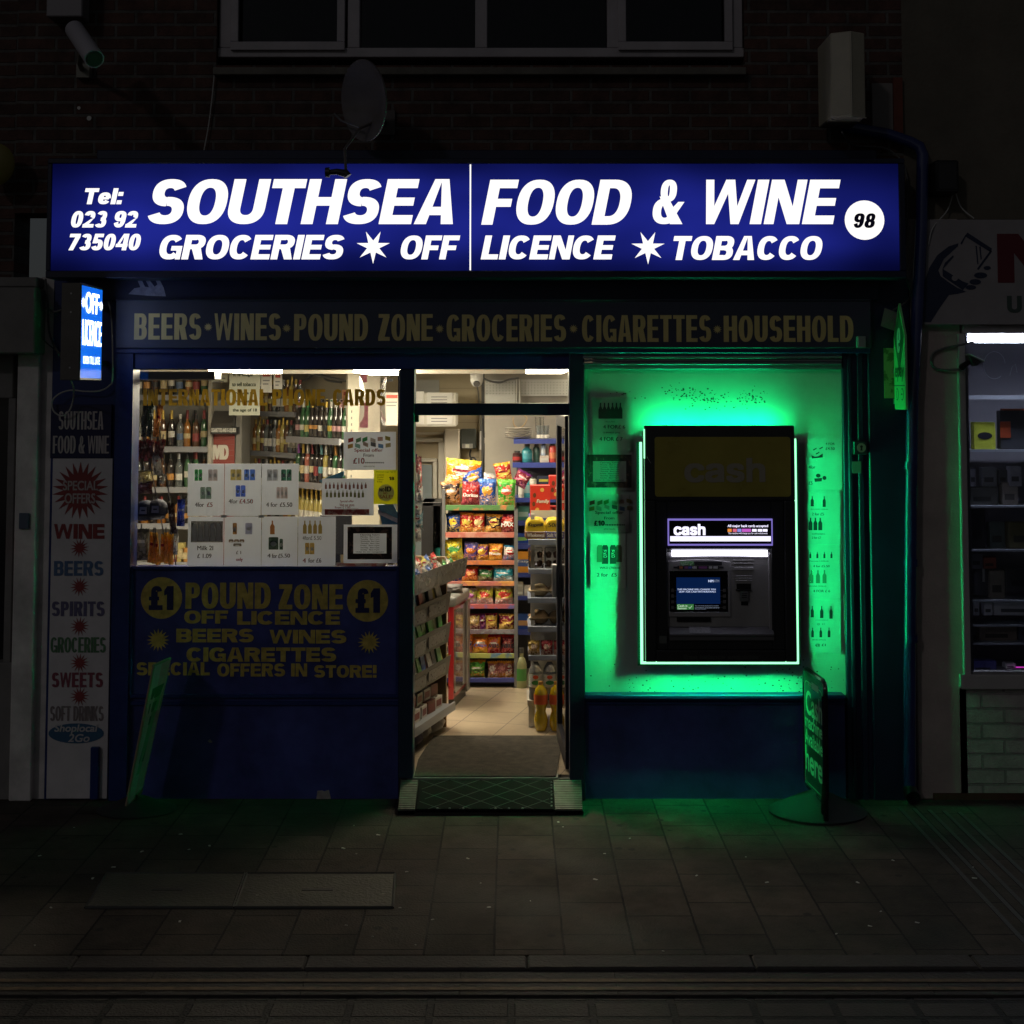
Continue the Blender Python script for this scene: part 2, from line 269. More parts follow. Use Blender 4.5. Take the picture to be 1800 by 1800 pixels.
class MB:
    def __init__(s, M=None): s.v = []; s.f = []; s.mi = []; s.sm = []; s.M = M; s.flat = True
    def add(s, vs, fs, m=0, sm=False):
        b = len(s.v)
        if s.M is not None: vs = [s.M@Vector(v) for v in vs]
        s.v += [tuple(v) for v in vs]; s.f += [tuple(b+i for i in f) for f in fs]; s.mi += [m]*len(fs); s.sm += [sm]*len(fs); return s
    def box(s, x0, x1, y0, y1, z0, z1, m=0):
        if x0 > x1: x0, x1 = x1, x0
        if y0 > y1: y0, y1 = y1, y0
        if z0 > z1: z0, z1 = z1, z0
        v = [(x0,y0,z0),(x1,y0,z0),(x1,y1,z0),(x0,y1,z0),(x0,y0,z1),(x1,y0,z1),(x1,y1,z1),(x0,y1,z1)]
        return s.add(v, [(0,3,2,1),(4,5,6,7),(0,1,5,4),(1,2,6,5),(2,3,7,6),(3,0,4,7)], m)
    def pb(s, x0, y0, x1, y1, yf, yb, m=0):
        a, b, c, d = PR(x0, y0, x1, y1, yf); return s.box(a, b, yf, yb, c, d, m)
    def prism(s, pts, y0, y1, m=0):           # pts in XZ, extruded along Y
        n = len(pts); v = [(x, y0, z) for x, z in pts]+[(x, y1, z) for x, z in pts]
        return s.add(v, [tuple(range(n)), tuple(range(2*n-1, n-1, -1))]+[(i, i+n, (i+1) % n+n, (i+1) % n) for i in range(n)], m)
    def prismx(s, pts, x0, x1, m=0):          # pts in YZ, extruded along X
        n = len(pts); v = [(x0, y, z) for y, z in pts]+[(x1, y, z) for y, z in pts]
        return s.add(v, [tuple(range(n)), tuple(range(2*n-1, n-1, -1))]+[(i, i+n, (i+1) % n+n, (i+1) % n) for i in range(n)], m)
    def prismz(s, pts, z0, z1, m=0):
        n = len(pts); v = [(x, y, z0) for x, y in pts]+[(x, y, z1) for x, y in pts]
        return s.add(v, [tuple(range(n-1, -1, -1)), tuple(range(n, 2*n))]+[(i, (i+1) % n, (i+1) % n+n, i+n) for i in range(n)], m)
    def tube(s, pts, r, n=8, m=0, cap=True):
        pts = [Vector(p) for p in pts]; rings = []; up = None
        for i, p in enumerate(pts):
            d = (pts[min(i+1, len(pts)-1)]-pts[max(i-1, 0)]).normalized()
            if up is None: up = Vector((0, 0, 1)) if abs(d.z) < .9 else Vector((1, 0, 0))
            a = d.cross(up).normalized(); b = a.cross(d).normalized(); up = b
            rr = r[i] if isinstance(r, (list, tuple)) else r
            rings.append([p+a*math.cos(2*math.pi*k/n)*rr+b*math.sin(2*math.pi*k/n)*rr for k in range(n)])
        v = [q for R in rings for q in R]; f = []
        for i in range(len(pts)-1):
            for k in range(n): f.append((i*n+k, i*n+(k+1) % n, (i+1)*n+(k+1) % n, (i+1)*n+k))
        if cap: f.append(tuple(range(n-1, -1, -1))); f.append(tuple(len(v)-n+k for k in range(n)))
        return s.add(v, f, m, True)
    def lathe(s, prof, n=16, m=0, c=(0, 0, 0), sx=1, sy=1):
        v = []; f = []
        for r, z in prof:
            for k in range(n): v.append((c[0]+r*math.cos(2*math.pi*k/n)*sx, c[1]+r*math.sin(2*math.pi*k/n)*sy, c[2]+z))
        for i in range(len(prof)-1):
            for k in range(n): f.append((i*n+k, i*n+(k+1) % n, (i+1)*n+(k+1) % n, (i+1)*n+k))
        f.append(tuple(range(n-1, -1, -1))); f.append(tuple(len(v)-n+k for k in range(n)))
        return s.add(v, f, m, True)
    def flatf(s, fr, polys, d=.002, m=0):      # polygons [(x,z)...] on a frame
        O, U, V, N = fr
        for i, pl in enumerate(polys):
            s.add([O+U*x+V*z+N*(d+i*.00006) for x, z in pl], [tuple(range(len(pl)))], m)
        return s
    def text(s, t, fr, x0, x1, z0, z1, bold=0, shear=0, d=.002, m=0, sp=1.0):
        if bold >= .035 and all(c in GW for c in t): return s.hv(t, fr, x0, x1, z0, z1, bold, shear, d, m)
        O, U, V, N = fr; vs, fs = outline(t, sp)
        if not vs: return s
        h = z1-z0; bx = bold*h; bz = bold*h*.72
        xs = [x+shear*z for x, z in vs]; zs = [z for x, z in vs]
        ax, bX, az, bZ = min(xs), max(xs), min(zs), max(zs)
        kx = (x1-x0-2*bx)/max(1e-6, bX-ax); kz = (z1-z0-2*bz)/max(1e-6, bZ-az)
        offs = [(0, 0)] if not bold else [(i*bx, j*bz) for i in (-1, 0, 1) for j in (-1, 0, 1)]
        if bold and h < .03: offs = [(-bx, 0), (0, 0), (bx, 0)]
        if bold > .085: offs += [(-.5*bx, -bz), (.5*bx, bz), (-.5*bx, bz), (.5*bx, -bz)]
        for i, (ox, oz) in enumerate(offs):
            e = d+i*.00007
            s.add([O+U*(x0+bx+(x-ax)*kx+ox)+V*(z0+bz+(z-az)*kz+oz)+N*e for x, z in zip(xs, zs)], fs, m)
        return s
    def hv(s, t, fr, x0, x1, z0, z1, bold, shear, d, m):
        O, U, V, N = fr; H = z1-z0; W = x1-x0-shear*H; n = len(t); W0 = sum(GW[c] for c in t)
        gap = .06*H if W/H/n > .45 else .07*W/n; k = (W-gap*(n-1))/W0
        for _ in range(4):
            v = min(max(H*(.13+1.7*bold), k*.78*.32), k*.78*.385); thin = sum(c in 'Il!:' for c in t); k = (W-gap*(n-1)-thin*v)/max(.01, sum(GW[c] for c in t if c not in 'Il!:'))
        v = min(max(H*(.13+1.7*bold), k*.78*.32), k*.78*.385); h = min(v*.76, H*.24); x = x0; lay = 0
        for c in t:
            w_ = GW[c]*k
            if c in 'Il!:': w_ = v; 
            if c != ' ':
                off = 0
                for part in glyph(c, w_, v, h, H):
                    e = d+.00006*(lay % 9); lay += 1; vs = []; fs = []
                    for poly in part:
                        b = len(vs); vs += [O+U*(x+a+shear*z)+V*(z0+z)+N*e for a, z in poly]; fs.append(tuple(range(b, len(vs))))
                    s.add(vs, fs, m)
            x += w_+gap+(GW[c]*k-v if c in 'Il!:' else 0)*.0
            if c in 'Il!:': x += 0
        return s
    def pt(s, t, x0, y0, x1, y1, Y, bold=0, shear=0, d=.002, m=0, sp=1.0):
        a, b, c, e = PR(x0, y0, x1, y1, Y); return s.text(t, frontal(Y), a, b, c, e, bold, shear, d, m, sp)
    def star(s, cx, cz, ro, ri, n, fr, rot=0, d=.002, m=0, sx=1):
        pts = []
        for k in range(2*n):
            a = math.pi*k/n+rot; r = ro if k % 2 == 0 else ri
            pts.append((cx+math.sin(a)*r*sx, cz+math.cos(a)*r))
        O, U, V, N = fr; c = O+U*cx+V*cz+N*d
        v = [O+U*x+V*z+N*d for x, z in pts]+[c]; k = len(pts)
        return s.add(v, [(i, (i+1) % k, k) for i in range(k)], m)
    def pstar(s, x, y, ro, ri, n, Y, rot=0, d=.002, m=0, sx=1):
        k = (Y+8)/F; return s.star(PX(x, y, Y), PZ(y, Y), ro*k, ri*k, n, frontal(Y), rot, d, m, sx)
    def disc(s, cx, cz, rx, rz, fr, d=.002, m=0, n=32):
        return s.flatf(fr, [[(cx+rx*math.cos(2*math.pi*k/n), cz+rz*math.sin(2*math.pi*k/n)) for k in range(n)]], d, m)
    def pdisc(s, x, y, rx, ry, Y, d=.002, m=0):
        k = (Y+8)/F; return s.disc(PX(x, y, Y), PZ(y, Y), rx*k, ry*k, frontal(Y), d, m)
    def prect(s, x0, y0, x1, y1, Y, d=.001, m=0):
        a, b, c, e = PR(x0, y0, x1, y1, Y); return s.flatf(frontal(Y), [[(a, c), (b, c), (b, e), (a, e)]], d, m)
    def ppoly(s, pts, Y, d=.002, m=0):
        return s.flatf(frontal(Y), [[(PX(x, y, Y), PZ(y, Y)) for x, y in pts]], d, m)
    def build(s, name, mats, parent=None, bevel=0, normals=None, seg=1):
        if not s.v: return None
        if not isinstance(mats, (list, tuple)): mats = [mats]
        me = bpy.data.meshes.new(name); me.from_pydata(s.v, [], s.f); 
        for mm in mats: me.materials.append(mm)
        me.polygons.foreach_set('material_index', s.mi); me.polygons.foreach_set('use_smooth', s.sm)
        if normals is None: normals = len(s.f) < 4000
        if normals:
            bm = bmesh.new(); bm.from_mesh(me); bmesh.ops.recalc_face_normals(bm, faces=bm.faces); bm.to_mesh(me); bm.free()
        me.update()
        if any(s.sm):
            try: me.set_sharp_from_angle(angle=math.radians(40))
            except Exception: pass
        o = bpy.data.objects.new(name, me); COL.objects.link(o)
        if parent is not None:
            o.parent = parent
            if s.M is None or not getattr(s, 'local', False): o.location = -wloc(parent)
        if bevel:
            b = o.modifiers.new('bevel', 'BEVEL'); b.width = bevel; b.segments = seg; b.limit_method = 'ANGLE'
        return o
    def loc_build(s, name, mats, parent, bevel=0):     # vertices already in the parent's own space
        o = s.build(name, mats, None, bevel); o.parent = parent; return o
ORD = 'first second third fourth fifth sixth seventh eighth ninth tenth eleventh twelfth thirteenth fourteenth fifteenth sixteenth seventeenth eighteenth nineteenth twentieth'.split()

# shared materials
NAVY = mat('navy_paint', (.012, .03, .16), .38, var=.25, vs=4, bump=.12, bs=30)
NAVYD = mat('dark_navy_paint', (.008, .014, .05), .45, var=.25, vs=4, bump=.1, bs=30)
BLACK = mat('black_plastic', (.012, .012, .013), .35, bump=.05, bs=120)
RUBBER = mat('rubber', (.015, .015, .016), .7, bump=.3, bs=90)
STEEL = mat('steel', (.45, .45, .46), .35, 1, var=.15, vs=12)
WHITEP = mat('white_plastic', (.62, .61, .58), .4, var=.08)
PAPER = mat('paper', (.84, .87, .93), .7, tl=.75, var=.05, vs=14, bump=.25, bs=9)
INK = mat('black_ink', (.02, .018, .02), .6); REDI = mat('red_ink', (.35, .02, .03), .6); GREYI = mat('grey_ink', (.2, .2, .21), .6)
GOLD = mat('gold_vinyl', (.74, .62, .24), .5, var=.1)
CABLE = mat('grey_cable', (.12, .12, .12), .5); CABLEW = mat('white_cable', (.5, .5, .48), .5)
# ================================================= ground
PAVE = brickmat('paving_slabs', (.072, .058, .046), (.041, .034, .028), (.020, .018, .016), .37, .284, .0055, 'yx', bump=.7, var=.4, vs=5, shift=(.07, .11, 0), freq=2, off=.43, rough=.8, spots=True)
SETT = brickmat('road_setts', (.048, .041, .036), (.034, .029, .026), (.003, .003, .003), .30, .135, .016, 'xy', bump=1.0, var=.4, vs=6, off=.0, rough=.75)
KY0 = G(900, 1678)[1]; KY1 = G(900, 1702)[1]
mb = MB(); mb.box(-9, 9, KY0, .3, -.3, 0); tag(mb.build('pavement', PAVE), kind='structure')
KERBM = mat('kerb_stone', (.052, .044, .039), .8, var=.35, vs=7, bump=.5, bs=60)
mb = MB(); x = -9.0
while x < 9:
    L_ = random.choice([.9, .92, .88]); mb.box(x+.0015, x+L_-.0015, KY1, KY0-.003, -.3, .002+random.uniform(-.002, .002)); x += L_
tag(mb.build('kerb', KERBM, bevel=.008), kind='structure')
RZ = -.02
GY = G(900, 1722, RZ)[1]
mb = MB(); mb.box(-9, 9, -30, GY-.16, -.4, RZ); tag(mb.build('road', SETT), kind='structure')
mb = MB(); x = -9.2
while x < 9:
    mb.box(x+.001, x+.599, GY-.159, KY1-.001, -.4, RZ+.009); x += .6
tag(mb.build('gutter', mat('gutter_stone', (.042, .036, .032), .8, var=.35, vs=8, bump=.5, bs=50)), kind='structure')
mb = MB()
for a, b in ((0, .035), (.075, .11)):
    y = GY-.02-a
    mb.flatf((Vector((0, 0, RZ+.009)), Vector((1, 0, 0)), Vector((0, 1, 0)), Vector((0, 0, 1))), [[(-9, y-.03), (9, y-.03), (9, y), (-9, y)]], .003)
tag(mb.build('road_markings', mat('yellow_line_paint', (.13, .085, .045), .75, var=.5, vs=20)), kind='structure')

# cellar/inspection covers
cov = mat('cover_plate', (.072, .068, .048), .55, var=.35, vs=6, bump=.5, bs=70)
rim = mat('cover_rim', (.05, .05, .045), .6, bump=.2)
def cover(pts, lab):
    t = thing('access_cover', lab, 'manhole cover', (*G(*pts[0]), 0), 'access covers let into the pavement')
    q = [G(*p) for p in pts]; mb = MB(); mb.prismz(q, .0, .005); mb.build('plate', cov, t)
    cx = sum(p[0] for p in q)/4; cyy = sum(p[1] for p in q)/4; mb = MB(); mb.box(cx-.07, cx+.07, cyy-.012, cyy+.012, .005, .0065); mb.build('lifting_slot', rim, t)
    mb = MB()
    for i in range(4):
        a, b = Vector((*q[i], .003)), Vector((*q[(i+1) % 4], .003)); mb.tube([a, b], .008, 4)
    mb.build('rim', rim, t)
cover([(150, 1597), (409, 1597), (430, 1537), (188, 1537)], 'steel access cover in the pavement, the one farther from the shop ramp')
cover([(413, 1597), (690, 1597), (694, 1537), (434, 1537)], 'steel access cover in the pavement, the one nearer the shop ramp')
mb = MB()
cx0, cy0 = G(1588, 1432)
for k in range(5):
    xx = cx0+.075*k; mb.box(xx, xx+.022, KY0+.02, cy0-.02*k+.12, .0, .004)
tag(mb.build('drain_channel', rim), 'long grooved drain channel running across the pavement from the drainpipe to the kerb', 'drain channel')
# litter specks on the slabs
for i in range(46):
    px, py = random.uniform(20, 1790), random.uniform(1440, 1675)
    x, y = G(px, py); mb = MB(Matrix.Translation((x, y, .003))@Matrix.Rotation(random.uniform(0, 3), 4, 'Z')); r = random.uniform(.003, .012)
    mb.prismz([(-r, -r*.4), (r, -r*.5), (r*.8, r*.5), (-r*.7, r*.4)], 0, .002)
    if i == 0: LIT = MB()
    LIT.v += []; b = len(LIT.v); LIT.v += mb.v; LIT.f += [tuple(b+j for j in f) for f in mb.f]; LIT.mi += mb.mi; LIT.sm += mb.sm
tag(LIT.build('litter', mat('litter_scraps', (.55, .53, .48), .6)), 'tiny pale scraps of litter scattered over the paving slabs', 'litter', kind='stuff')

# ================================================= the shop building
B = thing('shop_building', 'dark brick shop building with navy blue shopfront and open doorway', 'building', (0, 0, 0))
BRICK = brickmat('dark_brick', (.085, .04, .03), (.055, .03, .024), (.10, .092, .085), .228, .0755, .010, 'xz', bump=.9, var=.45)
def zz(py, Y=0): return PZ(py, Y)
XL = PX(86, 700, 0)-.0; XR = PX(1606, 700, 0)
YW = .02
WT = zz(-260)
wx0, wx1, wz0 = PX(386, 60, .1), PX(1305, 60, .1), zz(104, .1)
mb = MB(); zs = zz(282)
mb.box(-2.85, wx0, YW, YW+.25, zs-.3, WT); mb.box(wx1, PX(1588, 150, 0), YW, YW+.25, zs-.3, WT); mb.box(wx0, wx1, YW, YW+.25, zs-.3, wz0-.055); mb.box(wx0, wx1, YW, YW+.25, wz0+1.35, WT)
mb.build('upper_wall', BRICK, B)
mb = MB(); mb.pb(374, 118, 1312, 131, -.04, .1); mb.build('window_sill', mat('sill_stone', (.14, .13, .11), .8, var=.3, bump=.3), B, bevel=.004)
UPVC = mat('window_frame_plastic', (.42, .39, .41), .45, var=.15)
wf = MB(); z1 = wz0+1.35
def bar(m, x0, x1, z0, z2, y0, y1): m.box(x0, x1, y0, y1, z0, z2)
o = .07
bar(wf, wx0, wx1, wz0-.055+.055, wz0+.055, .05, .13); bar(wf, wx0, wx1, z1-.06, z1, .05, .13)
xs = [386, 622, 846, 1078, 1305]
for i, x in enumerate(xs):
    c = PX(x, 60, .06); d = .035 if 0 < i < 4 else .05
    a = c if i == 0 else (c-2*d if i == 4 else c-d); bar(wf, a, a+2*d, wz0+.055, z1-.06, .05, .13)
wfo = wf.build('upper_window_frame', UPVC, B, bevel=.004)
for (a, b) in ((405, 606), (1087, 1288)):
    m = MB(); x0, x1 = PX(a, 60, .03), PX(b, 60, .03); zb, zt = zz(88, .03), z1-.07
    for r in ((x0, x1, zb, zb+.05), (x0, x1, zt-.05, zt), (x0, x0+.045, zb+.05, zt-.05), (x1-.045, x1, zb+.05, zt-.05)): m.box(r[0], r[1], .028, .06, r[2], r[3])
    m.build('casement', UPVC, wfo, bevel=.003)
DG = mat('dark_upper_glass', (.008, .008, .012), .08); CURT = mat('dark_curtain', (.03, .03, .038), .8)
for a, b in ((410, 600), (628, 836), (857, 1062), (1094, 1280)):
    m = MB(); m.box(PX(a, 60, .1)-.01, PX(b, 60, .1)+.01, .1, .104, wz0+.05, z1-.05); m.build('upper_pane', glassmat('upper_glass', (.35, .35, .4), 1.5), wfo)
    m = MB(); x = PX(a, 60, .2)-.1; xe = PX(b, 60, .2)+.1; n = 40; v = []; 
    for k in range(n+1): v += [(x+(xe-x)*k/n, .22+.02*math.sin(k*1.3)+.01*math.sin(k*2.9), wz0-.05), (x+(xe-x)*k/n, .22+.02*math.sin(k*1.3), z1+.1)]
    m.add(v, [(2*k, 2*k+2, 2*k+3, 2*k+1) for k in range(n)]); m.build('curtain', CURT, B)
m = MB(); m.box(wx0-.2, wx1+.2, .3, .32, wz0-.2, z1+.2); m.build('upper_room_back', mat('unlit_room', (.02, .02, .02), .9), B)
# band behind the lit sign, shutter housing, lettered fascia
m = MB(); m.box(PX(166, 500, -.06), PX(1545, 500, -.06), -.06, YW+.1, zz(528, -.06), zs+.05); m.build('sign_band', NAVYD, B, bevel=.004)
m = MB(); m.pb(1530, 490, 1606, 1408, -.02, .3); m.build('end_pilaster', NAVYD, B, bevel=.006)
FASC = mat('fascia_board', (.045, .055, .085), .42, var=.15, vs=3)
m = MB(); m.pb(203, 526, 1531, 612, -.085, 0.0); m.pb(203, 526, 1531, 529, -.095, -.086); fb = m.build('fascia_board', FASC, B, bevel=.003)
Yf = -.085; words = [('BEERS', 236, 354, 551, 597), ('WINES', 377, 494, 551, 598), ('POUND', 517, 647, 552, 599), ('ZONE', 665, 761, 552, 599), ('GROCERIES', 785, 995, 553, 600), ('CIGARETTES', 1023, 1250, 554, 601), ('HOUSEHOLD', 1272, 1500, 555, 601)]
m = MB()
for t, a, b, c, d in words: m.pt(t, a, c, b, d, Yf, .085, sp=.94)
for x, y in ((366, 575), (504, 577), (773, 578), (1008, 578), (1261, 579)): m.pstar(x, y, 8, 4, 12, Yf)
m.build('lettering', GOLD, fb)
m = MB()                                           # torn sticker left on the band
m.ppoly([(226, 517), (236, 507), (247, 505), (240, 488), (247, 487), (255, 504), (262, 505), (256, 492), (262, 491), (272, 504), (277, 500), (272, 489), (280, 490), (288, 506), (292, 521), (262, 520)], -.06, .003)
m.build('torn_sticker', mat('sticker_remains', (.35, .36, .42), .7, var=.3, vs=30), B)
# left pilaster, posts, frames
m = MB(); m.pb(86, 487, 200, 1408, -.0, .35); m.build('pilaster', NAVY, B, bevel=.006)
m = MB(); m.pb(197, 612, 228, 1408, -.03, .12); m.pb(227.5, 1232, 228, 1408, 0, .1); m.build('door_post', NAVY, B, bevel=.004)
m = MB(); m.pb(228, 612, 1002, 649, -.01, .12); m.pb(203, 612, 1531, 621, -.05, -.011); m.build('head_rail', NAVY, B, bevel=.004)
m = MB(); m.pb(701, 649, 727, 1369, -.03, .12); m.build('door_jamb', NAVYD, B, bevel=.004)
m = MB(); m.pb(1001, 612, 1028, 1408, -.03, .12); m.build('door_jamb', NAVYD, B, bevel=.004)
m = MB(); m.pb(727, 709, 1001, 730, -.015, .1); m.build('transom', NAVYD, B, bevel=.003)
m = MB(); m.pb(690, 1369, 1028, 1408, 0.02, .3); m.build('step', mat('step_stone', (.1, .1, .09), .8), B)
m = MB(); m.pb(716, 1367, 982, 1371, -.025, .06); m.build('threshold', STEEL, B, bevel=.002)
# stall riser under window
NAVP = mat('stall_riser_paint', (.05, .065, .25), .35, var=.5, vs=2.2, bump=.15, bs=25)
m = MB(); m.pb(228, 999, 701, 1408, .01, .16); sr = m.build('stall_riser', NAVP, B)
m = MB(); m.pb(228, 996, 701, 1001, -.012, .009); m.pb(228, 1221, 701, 1227, -.012, .009); m.pb(228, 1233, 701, 1240, -.006, .009)
m.pb(696, 1001, 701, 1221, -.012, .009); m.pb(228, 1001, 232, 1221, -.012, .009); m.build('beading', NAVY, sr, bevel=.002)
m = MB(); Y = .009
for t, a, b, c, d, bo in (('POUND', 326, 476, 1024, 1070, .075), ('ZONE', 490, 603, 1027, 1071, .075), ('OFF', 324, 401, 1073, 1096, .08), ('LICENCE', 417, 598, 1074, 1098, .08), ('BEERS', 310, 446, 1105, 1129, .08), ('WINES', 474, 609, 1107, 1131, .08), ('CIGARETTES', 328, 591, 1138, 1163, .08), ('SPECIAL', 240, 369, 1164, 1187, .08), ('OFFERS IN', 382, 540, 1166, 1189, .08), ('STORE!', 552, 662, 1169, 1191, .08)):
    m.pt(t, a, c, b, d, Y, bo, sp=1)
m.pdisc(284, 1051, 36, 36, Y, .001); m.pdisc(646, 1056, 36, 36, Y, .001); m.pstar(278, 1125, 20, 11, 16, Y); m.pstar(649, 1129, 20, 11, 16, Y)
m.build('lettering', mat('old_gold_vinyl', (.60, .46, .10), .45, var=.3, vs=20), sr)
m = MB(); m.pt('£1', 262, 1030, 305, 1072, Y, .085, d=.003); m.build('badge_lettering', mat('badge_navy', (.012, .018, .09), .4), sr)
m = MB(); m.pt('£1', 625, 1034, 668, 1077, Y, .085, d=.003); m.build('badge_lettering', mat('badge_navy', (.012, .018, .09), .4), sr)
m = MB(); m.ppoly([(556, 1405), (558, 1390), (566, 1389), (570, 1391), (578, 1388), (582, 1404)], .009, .002); m.ppoly([(365, 1303), (369, 1299), (374, 1304), (370, 1306)], .009); m.build('peeled_patch', mat('bare_plaster', (.4, .38, .36), .9, var=.3, vs=30, bump=.5), sr)
# shop window
wf = MB(); wf.pb(228, 645, 701, 650, .02, .08); wf.pb(228, 650, 230, 997, .02, .08); wf.pb(699, 650, 701, 997, .02, .08); 
swf = wf.build('shop_window_frame', NAVYD, B)
m = MB(); m.pb(229, 648, 700, 999, .045, .049); GL = m.build('shop_window_pane', glassmat('shop_glass', (.97, .98, .97), 1.0, .03), swf)
m = MB(); Y = .044
for t, a, b in (('INTERNATIONAL', 252, 470), ('PHONE', 479, 572), ('CARDS', 585, 678)): m.pt(t, a, 684, b, 713, Y, .07, d=.003)
m.build('lettering', mat('gold_window_vinyl', (.42, .25, .015), .5, tl=.25, var=.1), GL)
m = MB(); m.pb(727, 647, 1001, 710, .045, .049); m.build('transom_pane', glassmat('shop_glass'), B)
# cash machine bay
PANEL = mat('cream_panel', (.42, .50, .43), .55, var=.10, vs=4, bump=.25, bs=14)
m = MB(); m.pb(1028, 648, 1486, 1222, .03, .12); bay = m.build('cash_bay_panel', PANEL, B)
m = MB()
random.seed(3)
for cx, cyy, n, s in ((1205, 690, 60, 22), (1250, 700, 40, 14), (1322, 700, 50, 16), (1105, 695, 16, 20), (1140, 1214, 60, 55), (1420, 1190, 40, 25), (1300, 1216, 60, 80), (1370, 1212, 50, 50), (1280, 705, 30, 40)):
    for k in range(n):
        x, y = random.gauss(cx, s), random.gauss(cyy, s*.35)
        if not (1030 < x < 1484 and 652 < y < 1220): continue
        r = random.uniform(.3, 1.3)
        if y > 745 and y < 1170 and 1126 < x < 1405: continue
        m.pdisc(x, y, r*1.4, r, .03, .001+.0001*(k % 7))
tag(m.build('paint_stain', mat('exposed_filler', (.08, .08, .06), .9), bay), kind='stuff')
m = MB(); m.pb(1028, 1222, 1486, 1229, -.055, .1); m.pb(1028, 1233, 1486, 1239, -.005, .1); m.build('bay_sill', NAVY, B, bevel=.003)
m = MB(); m.pb(1028, 1229, 1486, 1408, .012, .14); m.build('stall_riser', NAVP, B)
m = MB(); sl = [(621, 624, -.03), (625, 630, -.035), (631, 636, -.02), (637, 641, -.035), (641, 649, -.01)]
for a, b, y in sl: m.pb(1025, a, 1480, b, y, .1)
m.build('shutter_head', mat('shutter_metal', (.20, .22, .25), .35, .4, var=.1), B, bevel=.002)
m = MB(); m.pb(1486, 612, 1530, 1408, -.0, .12); m.pb(1495, 612, 1502, 1408, -.012, -.001); m.pb(1512, 612, 1522, 1408, -.012, -.001); m.build('shutter_guide', NAVYD, B, bevel=.003)
m = MB(); m.pb(1508, 591, 1522, 611, -.13, -.086); m.build('shutter_bracket', mat('bracket_metal', (.3, .32, .33), .5, .3), B, bevel=.002)
# inside shell
FLZ = .12
WALLI = mat('inner_wall_paint', (.52, .48, .40), .75, var=.1, vs=3)
m = MB(); m.box(-3.3, -3.2, .3, 6.4, -.1, 2.6); m.box(-3.3, 2.4, 6.3, 6.4, -.1, 2.6); m.box(2.3, 2.4, .3, 6.3, -.1, 2.6); m.box(-3.2, -2.5, .2, .3, -.1, 2.6); m.box(.47, 2.3, .2, .25, -.1, 2.6); m.build('inner_wall', WALLI, B)
TILE = brickmat('floor_tiles', (.42, .34, .24), (.38, .31, .22), (.12, .10, .08), .31, .31, .004, 'xy', rot=math.radians(15.6), bump=.15, off=0, var=.15, vs=5, rough=.28, shift=(.06, .02, 0))
m = MB(); m.box(-3.2, 2.3, .06, 6.3, -.1, FLZ); tag(m.build('floor', TILE), kind='structure')
CEILM = mat('ceiling_paint', (.62, .58, .50), .7, var=.05, vs=3)
m = MB(); m.box(-3.2, 2.3, .1, 6.3, 2.46, 2.56); m.box(-3.2, 2.3, 2.6, 2.68, 2.40, 2.46); tag(m.build('ceiling', CEILM), kind='structure')

# ================================================= neighbours
NL = thing('neighbour_building', 'unlit neighbouring shopfront with white posts beside the striped offers pilaster', 'building', (-3.2, 0, 0))
WPOST = mat('dirty_white_paint', (.72, .68, .66), .6, var=.25, vs=5, bump=.2, bs=30)
m = MB(); m.box(-4.6, -2.85, YW+.02, .3, zz(500), WT); m.build('upper_wall', BRICK, NL)
m = MB(); m.pb(23, 622, 62, 1409, -.04, .2); m.build('door_post', WPOST, NL, bevel=.006)
m = MB(); m.pb(62, 487, 88, 1408, .01, .2); m.build('door_post', WPOST, NL, bevel=.006)
m = MB(); m.pb(-200, 505, 62, 622, -.16, .1); m.pb(-200, 487, 66, 505, -.1, .1); m.build('shutter_box', mat('grey_shutter_box', (.20, .19, .18), .6, var=.2), NL, bevel=.008)
m = MB(); m.pb(-200, 622, 23, 700, .02, .2); m.pb(-200, 1165, 23, 1409, .0, .2); m.pb(10, 700, 23, 1165, .02, .2); m.build('window_frame', mat('grey_frame_paint', (.22, .21, .2), .6, var=.2), NL, bevel=.004)
m = MB(); m.pb(-200, 700, 12, 1165, .1, .104); m.build('window_pane', mat('dark_shop_glass', (.02, .02, .022), .12), NL)
m = MB(); m.pdisc(8, 957, 2.2, 2.2, -.0, .1); m.build('standby_light', mat('red_standby', (1, .02, .05), .5, es=1.2), NL)
m = MB(); m.pb(33, 902, 51, 930, -.055, -.041); m.build('letter_plate', mat('blue_grey_plate', (.10, .13, .19), .5), NL, bevel=.003)
NR = thing('neighbour_building', 'pale rendered neighbouring phone shop with painted brick stall and lit window', 'building', (3, 0, 0))
REND = mat('old_render', (.13, .115, .09), .9, var=.2, vs=3, bump=.35, bs=40)
m = MB(); m.box(PX(1588, 150, 0), 4.8, YW, .3, zz(385), WT); m.build('rendered_wall', REND, NR)
m = MB(); m.box(PX(1606, 900, 0), PX(1692, 900, .02), .0, .3, 0, zz(385)); m.build('pilaster', mat('pilaster_render', (.42, .36, .33), .8, var=.2, vs=3, bump=.25), NR, bevel=.006)
fp = MB(); fp.pb(1622, 386, 2050, 571, -.06, 0); fo = fp.build('fascia_board', mat('pale_fascia', (.32, .30, .31), .5, var=.1), NR, bevel=.004)
def zq(p): return (1480+p[0]/3.4625, 240+p[1]/3.4625)
m = MB(); Y = -.06
m.ppoly([zq(p) for p in [(492, 1130), (540, 1130), (590, 1050), (650, 965), (700, 958), (755, 945), (700, 920), (640, 880), (600, 850), (586, 815), (620, 745), (705, 668), (708, 650), (650, 668), (580, 722), (530, 800), (522, 830), (492, 905)]], Y, .002)
